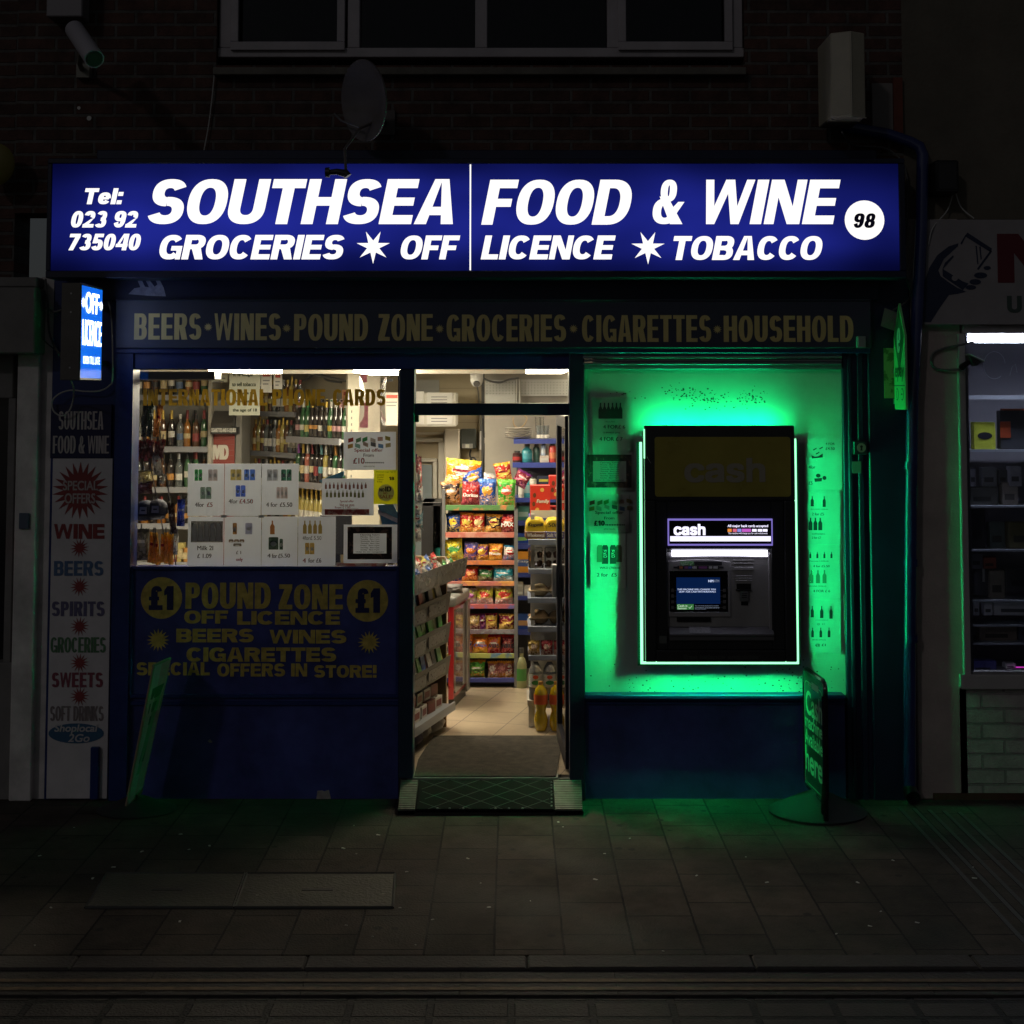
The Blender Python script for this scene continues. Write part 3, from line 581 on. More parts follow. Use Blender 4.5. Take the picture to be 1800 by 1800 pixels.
for q in ([(762, 584), (912, 682), (905, 705), (750, 608)], [(750, 600), (762, 590), (728, 658), (720, 650)], [(905, 690), (912, 700), (830, 812), (820, 806)], [(612, 805), (735, 882), (770, 895), (735, 935), (612, 850)], [(620, 800), (610, 810), (625, 770), (676, 722), (680, 732)], [(812, 665), (820, 665), (830, 775), (823, 778)], [(835, 672), (843, 668), (850, 745), (843, 752)]):
    m.ppoly([zq(p) for p in q], Y, .0025)
for a, b, rx, ry in ((883, 800, 22, 12), (843, 845, 40, 18), (810, 885, 35, 17), (783, 918, 32, 14)):
    x, y = zq((a, b)); m.pdisc(x, y, rx/3.46, ry/3.46, Y, .003)
m.build('phone_and_hand_emblem', mat('emblem_navy', (.02, .03, .07), .5), fo)
m = MB(); x, y = zq((685, 862)); m.pdisc(x, y, 5.5, 5, Y, .005); m.build('emblem_button', mat('pale_fascia'  , (.3, .3, .3)), fo)
m = MB(); m.pt('N', 1753, 411, 1860, 497, Y, .06); m.build('lettering', mat('sign_red', (.13, .012, .022), .5), fo)
m = MB(); m.pt('U', 1770, 520, 1796, 550, Y, .05); m.build('lettering', mat('sign_green_grey', (.06, .09, .08), .5), fo)
ww = MB(); ww.pb(1692, 571, 2050, 586, -.02, .12); ww.pb(1690, 586, 1702, 1200, -.03, .1); ww.pb(1690, 1186, 2050, 1212, -.04, .1); fr2 = ww.build('window_frame', mat('white_window_frame', (.42, .40, .40), .45, var=.1), NR, bevel=.004)
m = MB(); m.pb(1701, 584, 2050, 1188, .04, .044); m.build('window_pane', glassmat('dusty_shop_glass', (.85, .87, .9), 1.2, .07), fr2)
PB = brickmat('painted_brick', (.48, .44, .43), (.43, .39, .38), (.30, .27, .27), .25, .083, .008, 'xz', bump=.9, var=.25)
m = MB(); m.box(PX(1688, 1300, 0), 4.8, .0, .3, 0.03, zz(1210)); m.build('stall_riser', PB, NR)
m = MB(); m.box(PX(1640, 1400, 0), 4.8, -.012, -.001, 0, .035); m.build('plinth', mat('reddish_plinth', (.09, .04, .025), .9, var=.3, bump=.5), NR)
m = MB(); m.box(2.6, 4.8, .9, .95, .4, 2.7); m.box(2.55, 2.6, .05, .95, .4, 2.7); m.box(2.6, 4.8, .045, .9, 2.6, 2.65); m.box(2.6, 4.8, .12, .9, .55, .6); m.build('window_bay', mat('bay_lining', (.22, .21, .24), .7), NR)
# ================================================= lit fascia sign
YS = -.24
SB = thing('lightbox_sign', 'long blue backlit fascia sign with white shop name SOUTHSEA FOOD & WINE', 'shop sign', (0, YS, PZ(480, YS)))
m = MB(); x0, x1, z0, z1 = PR(83, 279, 1591, 489, YS); px0, px1, pz0, pz1 = PR(91, 288, 1580, 476, YS)
m.box(x0, x1, YS-.012, -.06, pz1, z1); m.box(x0, x1, YS-.012, -.06, z0, pz0); m.box(x0, px0, YS-.012, -.06, pz0, pz1); m.box(px1, x1, YS-.012, -.06, pz0, pz1); m.box(px0, px1, -.1, -.06, pz0, pz1)
m.build('case', mat('sign_case', (.01, .014, .04), .45, var=.2), SB, bevel=.004)
def backlit():
    m = bpy.data.materials.new('backlit_blue'); m.use_nodes = True; nt = m.node_tree; L = nt.links; nt.nodes.clear()
    out = _n(nt, 'ShaderNodeOutputMaterial'); e = _n(nt, 'ShaderNodeEmission'); tc = _n(nt, 'ShaderNodeTexCoord'); mp = _n(nt, 'ShaderNodeMapping'); mp.inputs['Scale'].default_value = (1.3, 1, 2.4)
    no = _n(nt, 'ShaderNodeTexNoise'); no.inputs['Scale'].default_value = 1.4; no.inputs['Detail'].default_value = 1; L.new(tc.outputs['Object'], mp.inputs[0]); L.new(mp.outputs[0], no.inputs['Vector'])
    mr = _n(nt, 'ShaderNodeMapRange'); mr.inputs[1].default_value = .3; mr.inputs[2].default_value = .7; mr.inputs[3].default_value = .62; mr.inputs[4].default_value = 1.25; L.new(no.outputs['Fac'], mr.inputs[0])
    def mth(op, x, y=None):
        n = _n(nt, 'ShaderNodeMath', operation=op)
        for k, v in enumerate((x, y)):
            if v is None: continue
            if isinstance(v, (int, float)): n.inputs[k].default_value = v
            else: L.new(v, n.inputs[k])
        return n.outputs[0]
    sx = _n(nt, 'ShaderNodeSeparateXYZ'); L.new(tc.outputs['Object'], sx.inputs[0]); zc = (pz0+pz1)/2; hh = (pz1-pz0)/2; xc = (px0+px1)/2; wh = (px1-px0)/2
    def edge(sock, c, half, fall):
        d = mth('SUBTRACT', half, mth('ABSOLUTE', mth('SUBTRACT', sock, c))); m_ = _n(nt, 'ShaderNodeMapRange', interpolation_type='SMOOTHSTEP'); m_.inputs[1].default_value = -.02; m_.inputs[2].default_value = fall; m_.inputs[3].default_value = .42; m_.inputs[4].default_value = 1; L.new(d, m_.inputs[0]); return m_.outputs[0]
    tube = mth('ADD', .86, mth('MULTIPLY', .16, mth('COSINE', mth('MULTIPLY', mth('ABSOLUTE', mth('SUBTRACT', sx.outputs[2], zc)), 3.1416*2/hh*.5)))); tube = mth('MULTIPLY', tube, 1.0)
    tot = mth('MULTIPLY', mth('MULTIPLY', mr.outputs[0], edge(sx.outputs[0], xc, wh, .55)), mth('MULTIPLY', edge(sx.outputs[2], zc, hh, .16), tube))  # glow of unmodelled tubes and dimmer edges painted into the face's emission
    e.inputs[0].default_value = (.012, .018, .235, 1); L.new(tot, e.inputs[1]); L.new(e.outputs[0], out.inputs[0]); return m
m = MB(); m.box(px0, px1, YS, YS+.004, pz0, pz1); pan = m.build('face_panel', backlit(), SB)
WL = mat('backlit_white', (.9, .9, .9), .5, es=1.15, ec=(1, .97, .92))
m = MB(); sh = .2
for t, a, c, b, d, bo, s_ in (('SOUTHSEA', 256, 315, 812, 394, .052, sh), ('FOOD', 846, 316, 1117, 395, .052, sh), ('&', 1145, 316, 1207, 394, .045, .1), ('WINE', 1226, 316, 1479, 394, .052, sh),
    ('GROCERIES', 277, 413, 609, 456, .062, sh), ('OFF', 701, 414, 809, 456, .062, sh), ('LICENCE', 845, 414, 1083, 456, .062, sh), ('TOBACCO', 1177, 415, 1449, 457, .062, sh),
    ('Tel:', 145, 331, 219, 359, .055, sh), ('023 92', 123, 371, 245, 400, .06, sh), ('735040', 118, 411, 250, 440, .06, sh)):
    m.pt(t, a, c, b, d, YS, bo, s_, d=.002)
m.pstar(656, 434, 30, 11, 7, YS, math.pi); m.pstar(1139, 435, 30, 11, 7, YS, math.pi); m.pdisc(1519.5, 387, 35, 35, YS, .002)
m.pb(825.5, 289, 828, 475, YS-.003, YS)
m.build('lettering', WL, pan)
m = MB(); m.pt('98', 1498, 375, 1541, 401, YS, .05, sh, d=.0035); m.build('number_lettering', mat('badge_navy2', (.01, .01, .08), .5, es=.02), pan)

# projecting OFF LICENCE sign
XS = PX(142, 580, -.65)
t = thing('projecting_sign', 'small lit blue OFF LICENCE box sign projecting above the pilaster', 'shop sign', (XS-.05, -.02, PZ(668, -.65)))
za, zb = PZ(668, -.65), PZ(497, -.65); ye = -.26
m = MB(); w_ = PX(142, 580, -.65)-PX(107, 580, -.65)
m.box(XS-w_, XS-.004, -.65, ye, za, zb); m.box(XS-.004, XS, -.65, -.64, za, zb); m.box(XS-.004, XS, ye-.01, ye, za, zb); m.box(XS-.004, XS, -.64, ye-.01, za, za+.012); m.box(XS-.004, XS, -.64, ye-.01, zb-.012, zb)
for z in (za+.1, zb-.1): m.box(XS-w_*.6, XS-w_*.4, ye, -.0, z-.015, z+.015)
m.build('case', mat('grey_sign_case', (.12, .11, .10), .4, .3, var=.15), t, bevel=.003)
m = MB(); m.box(XS-.0035, XS-.001, -.64, ye-.01, za+.012, zb-.012); fc = m.build('face_panel', mat('backlit_azure', (.0, .1, .5), .5, es=1.6, ec=(.004, .09, .5)), t)
fr = (Vector((XS, -.65, za)), Vector((0, 1, 0)), Vector((0, 0, 1)), Vector((1, 0, 0))); W_ = ye+.65; H_ = zb-za
m = MB()
m.text('OFF', fr, .18*W_, .80*W_, .70*H_, .92*H_, .025); m.text('LICENCE', fr, .07*W_, .93*W_, .36*H_, .63*H_, .012); m.text('OPEN TILL LATE', fr, .12*W_, .88*W_, .17*H_, .25*H_, .0)
m.star(.08*W_, .80*H_, .03, .015, 10, fr, sx=1.1); m.star(.90*W_, .80*H_, .03, .015, 10, fr, sx=1.1)
m.build('lettering', mat('lit_white', (.9, .9, .9), .5, es=3.4, ec=(.88, .92, .95)), fc)
m = MB(); 
for z in (za+.06, za+.35, zb-.06): m.lathe([(.004, 0), (.004, .004)], 8, c=(0, 0, 0)) if False else m.box(XS-w_*.55, XS-w_*.48, -.653, -.65, z, z+.008)
m.build('rivet', STEEL, t)
def pl(pts, Y): return [Vector((PX(x, y, yy), PZ(y, yy), 0)) for x, y, yy in pts]
def cable(name, pts, r, mt, label, cat='cable', n=6, smooth=6):
    P = [Vector((PX(x, y, yy), yy, PZ(y, yy))) for x, y, yy in pts]; out = []
    for i in range(len(P)-1):
        a = P[max(i-1, 0)]; b = P[i]; c = P[i+1]; d = P[min(i+2, len(P)-1)]
        for k in range(smooth):
            s = k/smooth; out.append(.5*((2*b)+(-a+c)*s+(2*a-5*b+4*c-d)*s*s+(-a+3*b-3*c+d)*s**3))
    out.append(P[-1]); m = MB(); m.tube(out, r, n); return tag(m.build(name, mt), label, cat)
cable('power_cable', [(122, 664, -.5), (129, 680, -.3), (129, 700, -.1), (122, 722, -.07), (108, 731, -.06), (94, 722, -.06), (92, 705, -.06), (105, 692, -.06), (125, 686, -.05), (150, 688, -.05), (175, 687, -.05), (192, 678, -.04), (198, 660, -.04), (196, 560, -.04), (186, 515, -.03)], .0045, CABLEW, 'looped pale cable hanging below the projecting OFF LICENCE sign')
cable('wall_cable', [(66, 505, -.12), (72, 530, -.08), (68, 560, -.07), (72, 590, -.06), (88, 608, -.04), (108, 622, -.03)], .004, CABLE, 'thin dark cable looping from the grey shutter box to the pilaster')
cable('wall_cable', [(80, 490, -.05), (84, 540, -.04), (86, 580, -.03), (94, 605, -.03), (110, 632, -.03)], .006, CABLE, 'dark bundled cable running down beside the grey end of the projecting sign')
cable('wall_cable', [(80, 540, -.05), (95, 548, -.05), (108, 545, -.05)], .007, CABLE, 'short dark cable bridging the white post and the projecting sign')
cable('wall_cable', [(377, 128, 0), (372, 180, -.0), (366, 225, -.0), (358, 268, -.0)], .0035, CABLEW, 'thin pale cable dangling down the brick wall below the upper window')
cable('wall_cable', [(1480, 232, -.3), (1500, 255, -.03), (1560, 262, -.02), (1592, 300, -.02), (1594, 380, -.03), (1590, 470, -.03), (1600, 520, -.03), (1570, 545, -.1)], .005, CABLE, 'dark cable running from the cream floodlight box down the end of the blue sign')
cable('wall_cable', [(1675, 340, -.02), (1665, 370, -.02), (1640, 400, -.07), (1632, 430, -.07)], .0035, CABLEW, 'thin pale cable trailing from the black junction box to the drainpipe')
cable('wall_cable', [(1680, 340, -.02), (1690, 365, -.02), (1712, 384, -.03)], .004, CABLEW, 'short pale cable from the black junction box to the top of the phone fascia')
cable('wall_cable', [(1713, 600, -.06), (1690, 606, -.03), (1660, 612, -.02), (1640, 622, -.02), (1638, 640, -.02), (1655, 650, -.02), (1700, 648, -.05)], .007, CABLE, 'thick black cable looped on the rendered pilaster beside the small camera')

# satellite dish
DI = mat('dish_grey', (.13, .115, .11), .55, .2, var=.2)
cx, cz = PX(655, 176, -.38), PZ(176, -.38)
t = thing('satellite_dish', 'grey oval satellite dish on the bricks above the letters SEA', 'satellite dish', (cx, -.05, cz))
R = Matrix.Translation((cx, -.38, cz))@Matrix.Rotation(math.radians(-52), 4, 'Z')@Matrix.Rotation(math.radians(99), 4, 'X')@Matrix.Rotation(math.radians(12), 4, 'Z')
m = MB(R); rr = .215
prof = [(rr*k/10+.0001, .28*(rr*k/10)**2/rr) for k in range(11)]
m.lathe(prof+[(rr+.006, prof[-1][1]+.002), (rr+.006, prof[-1][1]-.008)]+[(r, z-.008) for r, z in prof[::-1]], 40); m.build('reflector', DI, t)
A = Vector((PX(632, 226, -.42), -.42, PZ(226, -.42))); Cc = Vector((PX(606, 262, -.6), -.6, PZ(262, -.6))); D = Vector((PX(608, 300, -.72), -.72, PZ(300, -.72)))
m = MB(); m.tube([Vector((cx, -.36, cz-.12)), A, Cc, D], .008, 8); m.build('feed_arm', DI, t)
m = MB(); E_ = Vector((PX(578, 303, -.72), -.72, PZ(303, -.72))); m.tube([D+Vector((.01, 0, -.03)), D+Vector((.0, 0, -.015)), D*.45+E_*.55, E_], [.022, .022, .016, .014], 14); m.tube([E_+Vector((.004, 0, 0)), E_-Vector((.018, 0, 0))], [.027, .025], 14); m.build('receiver_head', mat('black_receiver', (.03, .03, .03), .4), t)
m = MB(); m.tube([(cx+.03, .02, cz-.05), (cx+.03, -.2, cz-.05), (cx+.01, -.36, cz)], .018, 8); m.box(cx-.03, cx+.09, -.0, .02, cz-.12, cz+.02); m.build('wall_bracket', DI, t)
m = MB(); m.tube([Vector((PX(636, 225, -.4), -.4, PZ(225, -.4))), Vector((PX(600, 212, -.3), -.3, PZ(212, -.3))), Vector((PX(588, 200, -.2), -.2, PZ(200, -.2)))], .006, 6); m.build('lead', CABLE, t)

# security camera top left and its box
t = thing('security_camera', 'white bullet security camera angled down on the left brick wall under its box', 'camera', (PX(130, 40, -.1), .0, PZ(40, -.1)))
a, b = Vector((PX(130, 50, -.35), -.35, PZ(50, -.35))), Vector((PX(166, 104, -.62), -.62, PZ(104, -.62)))
m = MB(); m.tube([a, a*.97+b*.03, b], [.042, .052, .052], 16); m.build('housing', mat('camera_shell', (.42, .40, .44), .45), t)
m = MB(); u = (b-a).normalized(); m.tube([b-u*.0, b+u*.006], [.046, .040], 16); m.build('lens', BLACK, t)
m = MB(); m.tube([a*.6+b*.4, Vector((PX(140, 112, -.12), -.12, PZ(112, -.12))), Vector((PX(144, 125, 0), .02, PZ(125, 0)))], .015, 8); m.pb(134, 112, 157, 136, -.03, .02); m.build('bracket', mat('camera_bracket', (.25, .24, .2), .5), t)
m = MB(); m.pb(82, -60, 145, 29, -.12, .02); tag(m.build('junction_box', mat('camera_box', (.28, .26, .28), .5), bevel=.006), 'pale junction box on the bricks above the white security camera', 'junction box')
m = MB(); Y = .02; m.pdisc(139, 190, 3, 3, Y, .004); tag(m.build('wall_plug', WHITEP), 'tiny upper white plug in the brickwork below the white security camera', 'wall plug', 'white plugs in the bricks')
m = MB(); m.pdisc(157, 208, 4.2, 4.2, Y, .004); tag(m.build('wall_plug', WHITEP), 'slightly larger lower white plug in the brickwork near the sign end', 'wall plug', 'white plugs in the bricks')
m = MB(); m.lathe([(.0001, -.02), (.09, -.015), (.11, 0), (.09, .015), (.0001, .02)], 24, c=(0, 0, 0)); m.v = [(PX(-6, 290, -.1)+v[0], -.12+v[2], PZ(290, -.1)+v[1]*1.1) for v in m.v]
tag(m.build('alarm_sounder', mat('yellow_alarm', (.14, .12, .015), .5)), 'round dull yellow alarm sounder at the far edge of the brick wall', 'alarm')

# cream floodlight cabinet
x0, x1, z0, z1 = PR(1464, 54, 1525, 203, -.45)
t = thing('floodlight_box', 'tall cream metal box hung on the bricks above the end of the sign', 'light box', (x0, 0, z0))
m = MB(); m.prismz([(x0, -.40), (x0+.10, -.45), (x1, -.40), (x1, -.08), (x0, -.08)], z0, z1); m.build('cabinet', mat('cream_metal', (.42, .39, .30), .45, var=.12, vs=6), t, bevel=.006)
m = MB(); m.box(x0+.03, x1-.03, -.08, .02, z0+.2, z1-.15); m.build('mount', CABLE, t)
m = MB(); m.tube([(x0+.10, -.453, z0+.004), (x0+.10, -.453, z1-.004)], .003, 6); m.tube([(x0, -.405, z0-.004), (x0+.10, -.455, z0-.004), (x1, -.405, z0-.004)], .004, 6); m.build('seam', mat('cream_edge', (.5, .47, .38), .4), t)
m = MB(); m.pb(1533, 146, 1570, 230, -.0, .02); tag(m.build('wall_notice', mat('pale_notice', (.22, .2, .19), .6), bevel=.002), 'blank pale notice board on the bricks beside the cream box', 'notice')
m = MB(); m.pb(1571, 136, 1587, 236, -.01, .02); tag(m.build('corner_tile_strip', mat('terracotta', (.16, .04, .022), .7, var=.3, bump=.3)), 'narrow terracotta strip at the corner where bricks meet render', 'corner strip')
x0, x1, z0, z1 = PR(1645, 281, 1686, 339, -.14)
t = thing('junction_box', 'black junction box on the render above the phone shop sign', 'junction box', (x0, 0, z0)); m = MB(); m.box(x0, x1, -.14, .02, z0, z1); m.build('housing', BLACK, t, bevel=.01)
m = MB(); m.box(x0+.015, x1-.015, -.146, -.1405, z0+.02, z1-.02); m.build('cover', mat('black_cover', (.02, .02, .022), .5), t, bevel=.002)

# drainpipe
NP = mat('pipe_paint', (.02, .03, .13), .22, var=.2, coat=.4)
t = thing('drainpipe', 'navy painted drainpipe running down the end of the shopfront to the pavement', 'drainpipe', (PX(1600, 1400, -.06), -.06, 0))
def P3(x, y, Y): return Vector((PX(x, y, Y), Y, PZ(y, Y)))
m = MB(); m.tube([P3(1480, 222, -.02), P3(1560, 236, -.03), P3(1600, 250, -.06), P3(1616, 258, -.07), P3(1622, 272, -.08), P3(1620, 400, -.08), P3(1612, 560, -.08), P3(1604, 700, -.08), P3(1601, 900, -.08), P3(1599, 1150, -.08), P3(1599, 1385, -.08)], .034, 20); m.build('pipe', NP, t)
for y in (818, 989, 1122): m = MB(); p = P3(1601, y, -.08); m.tube([p+Vector((0, 0, .02)), p-Vector((0, 0, .02))], .039, 20); m.build('collar', NP, t)
m = MB(); p = P3(1599, 1385, -.08); m.tube([p, p-Vector((0, .02, .02)), p-Vector((0, .07, .035))], [.036, .04, .04], 16, cap=False); m.build('outlet_shoe', BLACK, t)

# two-sided green payment sign
m_w = mat('sign_face_pale', (.55, .62, .50), .5); 
Xn = PX(1593, 640, -.26); yn, yf = -.26, -.035
t = thing('hanging_sign', 'narrow green epay sign with diamond top fixed beside the drainpipe', 'sign', (Xn, yf, PZ(720, yf)))
zt, zm, zb2, zm2 = PZ(533, -.15), PZ(592, -.15), PZ(720, -.15), PZ(650, -.15)
ym = (yn+yf)/2
m = MB(); m.prismx([(yf, zb2+.01), (yf, zm), (ym, zt), (yn, zm), (yn, zb2+.01), (yn+.012, zb2), (yf-.012, zb2)], Xn-.006, Xn+.006); m.build('panel', mat('sign_green_face', (.20, .55, .22), .5), t)
fr = (Vector((Xn-.006, yf, zb2)), Vector((0, -1, 0)), Vector((0, 0, 1)), Vector((-1, 0, 0))); W_ = yf-yn; zA = zm-zb2
m = MB(); zd0 = zm2-zb2-.03; zd1 = zt-zb2
m.flatf(fr, [[(W_*.06, zA), (W_*.5, zd1-.04), (W_*.94, zA), (W_*.5, zd0)]], .001); m.build('diamond', mat('dark_green_print', (.02, .12, .05), .5), t)
m = MB(); m.text('e', fr, W_*.3, W_*.7, zA-.09, zA+.10, .06, .1, d=.003); m.build('emblem_lettering', m_w, t)
m = MB(); m.text('epay', fr, W_*.1, W_*.92, .155, .235, .04, d=.002); m.flatf(fr, [[(W_*.03, .13), (W_*.97, .13), (W_*.97, .136), (W_*.03, .136)]], .002)
for cxx in (.27, .72):
    m.disc(W_*cxx, .085, .03, .035, fr, .0015); 
m.build('lettering', mat('dark_green_print', (.02, .12, .05)), t)
m = MB()
for cxx in (.27, .72): m.disc(W_*cxx, .085, .023, .028, fr, .003)
m.build('icon_fill', mat('sign_green_face', (.2, .55, .22)), t)
m = MB()
m.flatf(fr, [[(W_*.25, .065), (W_*.29, .065), (W_*.29, .105), (W_*.25, .105)], [(W_*.66, .08), (W_*.78, .08), (W_*.78, .09), (W_*.66, .09)]], .004); m.build('icon_mark', mat('dark_green_print', (.02, .12, .05)), t)
m = MB(); m.box(Xn-.01, Xn+.01, yf-.001, -.02, zb2+.2, zb2+.23); m.box(Xn-.01, Xn+.01, yf-.001, -.02, zb2+.03, zb2+.06); m.build('bracket', STEEL, t)
m = MB(); m.pb(1554, 612, 1574, 700, -.026, -.021); tag(m.build('pillar_poster', mat('leafy_poster', (.25, .4, .15), .6, col2=(.08, .2, .05), vs=20)), 'small leafy green poster stuck on the end pilaster beside the epay sign', 'poster')
m = MB(); m.add([P3(1548, 573, -.12), P3(1576, 583, -.05), P3(1584, 552, -.05), P3(1555, 541, -.10), P3(1548, 573, -.125), P3(1576, 583, -.055), P3(1584, 552, -.055), P3(1555, 541, -.105)], [(0, 1, 2, 3), (4, 5, 6, 7), (0, 1, 5, 4), (1, 2, 6, 5), (2, 3, 7, 6), (3, 0, 4, 7)]); tag(m.build('loose_notice', mat('grey_notice', (.28, .27, .26), .7)), 'tilted pale card hanging under the end of the blue sign', 'notice')
t = thing('lock_box', 'small square lock box on the shutter rail beside the green cash bay', 'lock box', (PX(1513, 800, -.03), -.01, PZ(800, -.03)))
m = MB(); m.pb(1501, 775, 1525, 799, -.05, -.012); m.build('housing', mat('dark_box', (.02, .025, .04), .4), t, bevel=.003)
m = MB(); m.pdisc(1514, 787, 8, 8, -.05, .002); m.build('dial', mat('brass_dial', (.5, .45, .38), .4, .6), t)
m = MB(); m.pdisc(1514, 785, 2.4, 2.4, -.05, .004); m.ppoly([(1513, 786), (1515, 786), (1516, 792), (1512, 792)], -.05, .005); m.build('keyhole', BLACK, t)
m = MB(); m.pb(1498, 811, 1514, 832, -.018, -.013); tag(m.build('door_sticker', mat('old_sticker', (.14, .13, .13), .6)), 'faded rectangular sticker on the shutter rail under the lock box', 'sticker')

# small camera by the phone shop window
t = thing('security_camera', 'small black box camera beside the bright phone shop window', 'camera', (PX(1700, 640, -.1), -.03, PZ(640, -.1)))
q = [P3(1703, 634, -.12), P3(1713, 644, -.16), P3(1723, 636, -.16), P3(1700, 625, -.12)]
m = MB(); v = [p+Vector((0, -.04, 0)) for p in q]+[p+Vector((0, .04, .0)) for p in q]; m.add(v, [(0, 1, 2, 3), (7, 6, 5, 4), (0, 4, 5, 1), (1, 5, 6, 2), (2, 6, 7, 3), (3, 7, 4, 0)]); m.build('housing', BLACK, t, bevel=.003)
m = MB(); m.add([q[3]+Vector((0, -.045, .004)), q[2]+Vector((.01, -.045, .0)), q[2]+Vector((.01, .045, .0)), q[3]+Vector((0, .045, .004)), q[3]+Vector((0, -.045, .009)), q[2]+Vector((.01, -.045, .006)), q[2]+Vector((.01, .045, .006)), q[3]+Vector((0, .045, .009))], [(0, 1, 2, 3), (4, 5, 6, 7), (0, 1, 5, 4), (1, 2, 6, 5), (2, 3, 7, 6), (3, 0, 4, 7)]); m.build('hood', WHITEP, t)
m = MB(); m.tube([P3(1692, 645, -.03), P3(1692, 645, -.09), P3(1702, 637, -.12)], [.022, .02, .014], 10); m.build('mount', BLACK, t)

# ================================================= pilaster sign
t = thing('pilaster_sign', 'tall white pilaster board listing wine, beers and groceries under a navy header', 'shop sign', (PX(142, 1300, -.02), -.02, PZ(1405, -.02)))
PWH = mat('board_white', (.72, .69, .70), .5, var=.12, vs=4)
m = MB(); Ys = -.022; x0, x1, z0, z1 = PR(87, 806, 193, 1404, Ys); xb, xb1, _, _ = PR(89, 710, 196, 805, Ys)
m.box(x0, x1, Ys, -.001, z0, z1); bd = m.build('board', PWH, t, bevel=.002)
m = MB(); m.box(xb, xb1, Ys-.003, -.001, z1+.002, PZ(711, Ys)); hd = m.build('header', mat('header_navy', (.010, .012, .07), .4), t, bevel=.002)
m = MB(); m.pt('SOUTHSEA', 103, 723, 182, 755, Ys-.003, .04); m.pt('FOOD & WINE', 93, 766, 192, 797, Ys-.003, .04); m.build('lettering', mat('header_white', (.55, .50, .50), .6), hd)
RD = mat('faded_red', (.30, .05, .05), .6, var=.2)
m = MB(); m.pstar(141, 862, 50, 30, 22, Ys, sx=.98); m.build('starburst', RD, bd)
for y in (963, 1031, 1101, 1165, 1224): m = MB(); m.pstar(140, y, 17, 7, 14, Ys, .1); m.build('small_star', RD, bd)
m = MB(); m.pt('WINE', 95, 921, 184, 947, Ys, .06); m.build('lettering', RD, bd)
m = MB(); m.pt('SPECIAL', 111, 845, 173, 862, Ys, .03, d=.004); m.pt('OFFERS', 114, 867, 168, 885, Ys, .03, d=.004); m.build('lettering', mat('star_lettering', (.55, .45, .44), .6), bd)
for txt, a, b, c, d, col, nm in (('BEERS', 95, 986, 182, 1012, (.10, .18, .33), 'faded_blue'), ('SPIRITS', 91, 1057, 184, 1083, (.14, .13, .24), 'faded_violet'), ('GROCERIES', 89, 1120, 186, 1147, (.10, .22, .11), 'faded_green'), ('SWEETS', 91, 1182, 181, 1208, (.28, .07, .10), 'faded_crimson'), ('SOFT DRINKS', 88, 1241, 182, 1267, (.26, .22, .22), 'faded_grey')):
    m = MB(); m.pt(txt, a, b, c, d, Ys, .06 if txt != 'SOFT DRINKS' else .04); m.build('lettering', mat(nm, col, .6, var=.25, vs=40), bd)
m = MB(); m.pdisc(134, 1289, 48, 17, Ys, .002); m.build('oval', mat('oval_blue', (.05, .14, .26), .5), bd)
m = MB(); m.pt('Shoplocal', 96, 1273, 172, 1290, Ys, .03, .15, d=.004); m.pt('2Go', 120, 1290, 158, 1304, Ys, .03, .2, d=.004); m.build('oval_lettering', mat('oval_pale', (.6, .58, .6), .6), bd)
m = MB(); m.pb(158, 1314, 173, 1406, -.05, -.023); tag(m.build('low_post', NAVY, bevel=.004), 'short navy post standing against the foot of the white pilaster board', 'post')

# ================================================= entrance ramp
t = thing('entrance_ramp', 'sloping entrance ramp with diamond pattern rubber and ribbed metal ends', 'ramp', (PX(860, 1425, 0), -.2, 0))
def ramp_pt(px, f):   # f 0 = top at the threshold, 1 = bottom front
    y = -.03+f*(-.27); z = .112-f*.082; return Vector((PX(px, 1400, y), y, z))
def slab(m, a0, a1, b0, b1, dz, mi=0, th=.02):
    q = [ramp_pt(b0, 1), ramp_pt(b1, 1), ramp_pt(a1, 0), ramp_pt(a0, 0)]; v = [p+Vector((0, 0, dz-th)) for p in q]+[p+Vector((0, 0, dz)) for p in q]
    m.add(v, [(0, 3, 2, 1), (4, 5, 6, 7), (0, 1, 5, 4), (1, 2, 6, 5), (2, 3, 7, 6), (3, 0, 4, 7)], mi)
RB = mat('ramp_rubber', (.014, .013, .013), .95, bump=.25, bs=140); RB.node_tree.nodes['Principled BSDF'].inputs['Specular IOR Level'].default_value = .12
m = MB(); slab(m, 736, 972, 730, 975, .004); mat_o = m.build('rubber_mat', RB, t, bevel=.002)
m = MB(); 
def on(u, f, dz): 
    a = ramp_pt(736, f) ; b = ramp_pt(973, f); return a*(1-u)+b*u+Vector((0, 0, dz))
for k in range(-4, 9):
    for sgn in (1, -1):
        u0 = k*.23; u1 = u0+sgn*.62; segs = [(u0+(u1-u0)*s/12, s/12) for s in range(13)]
        segs = [(u, f) for u, f in segs if 0 <= u <= 1]
        if len(segs) > 1: m.tube([on(u, f, .0045) for u, f in segs], .0013, 4)
m.build('diamond_lines', mat('pale_line', (.20, .22, .20), .6), mat_o)
m = MB()
for u in (.14, .23, .33, .57, .67, .77): p = on(u, .985, .005); m.lathe([(.006, -.002), (.005, .003)], 10, c=tuple(p))
for f in (.1, .2, .3, .42, .54, .66, .78, .9): p = on(.985, f, .005); m.lathe([(.005, -.002), (.004, .003)], 10, c=tuple(p))
m.build('stud', STEEL, t)
RIB = mat('ribbed_metal', (.17, .17, .14), .55, .2, var=.3, vs=15)
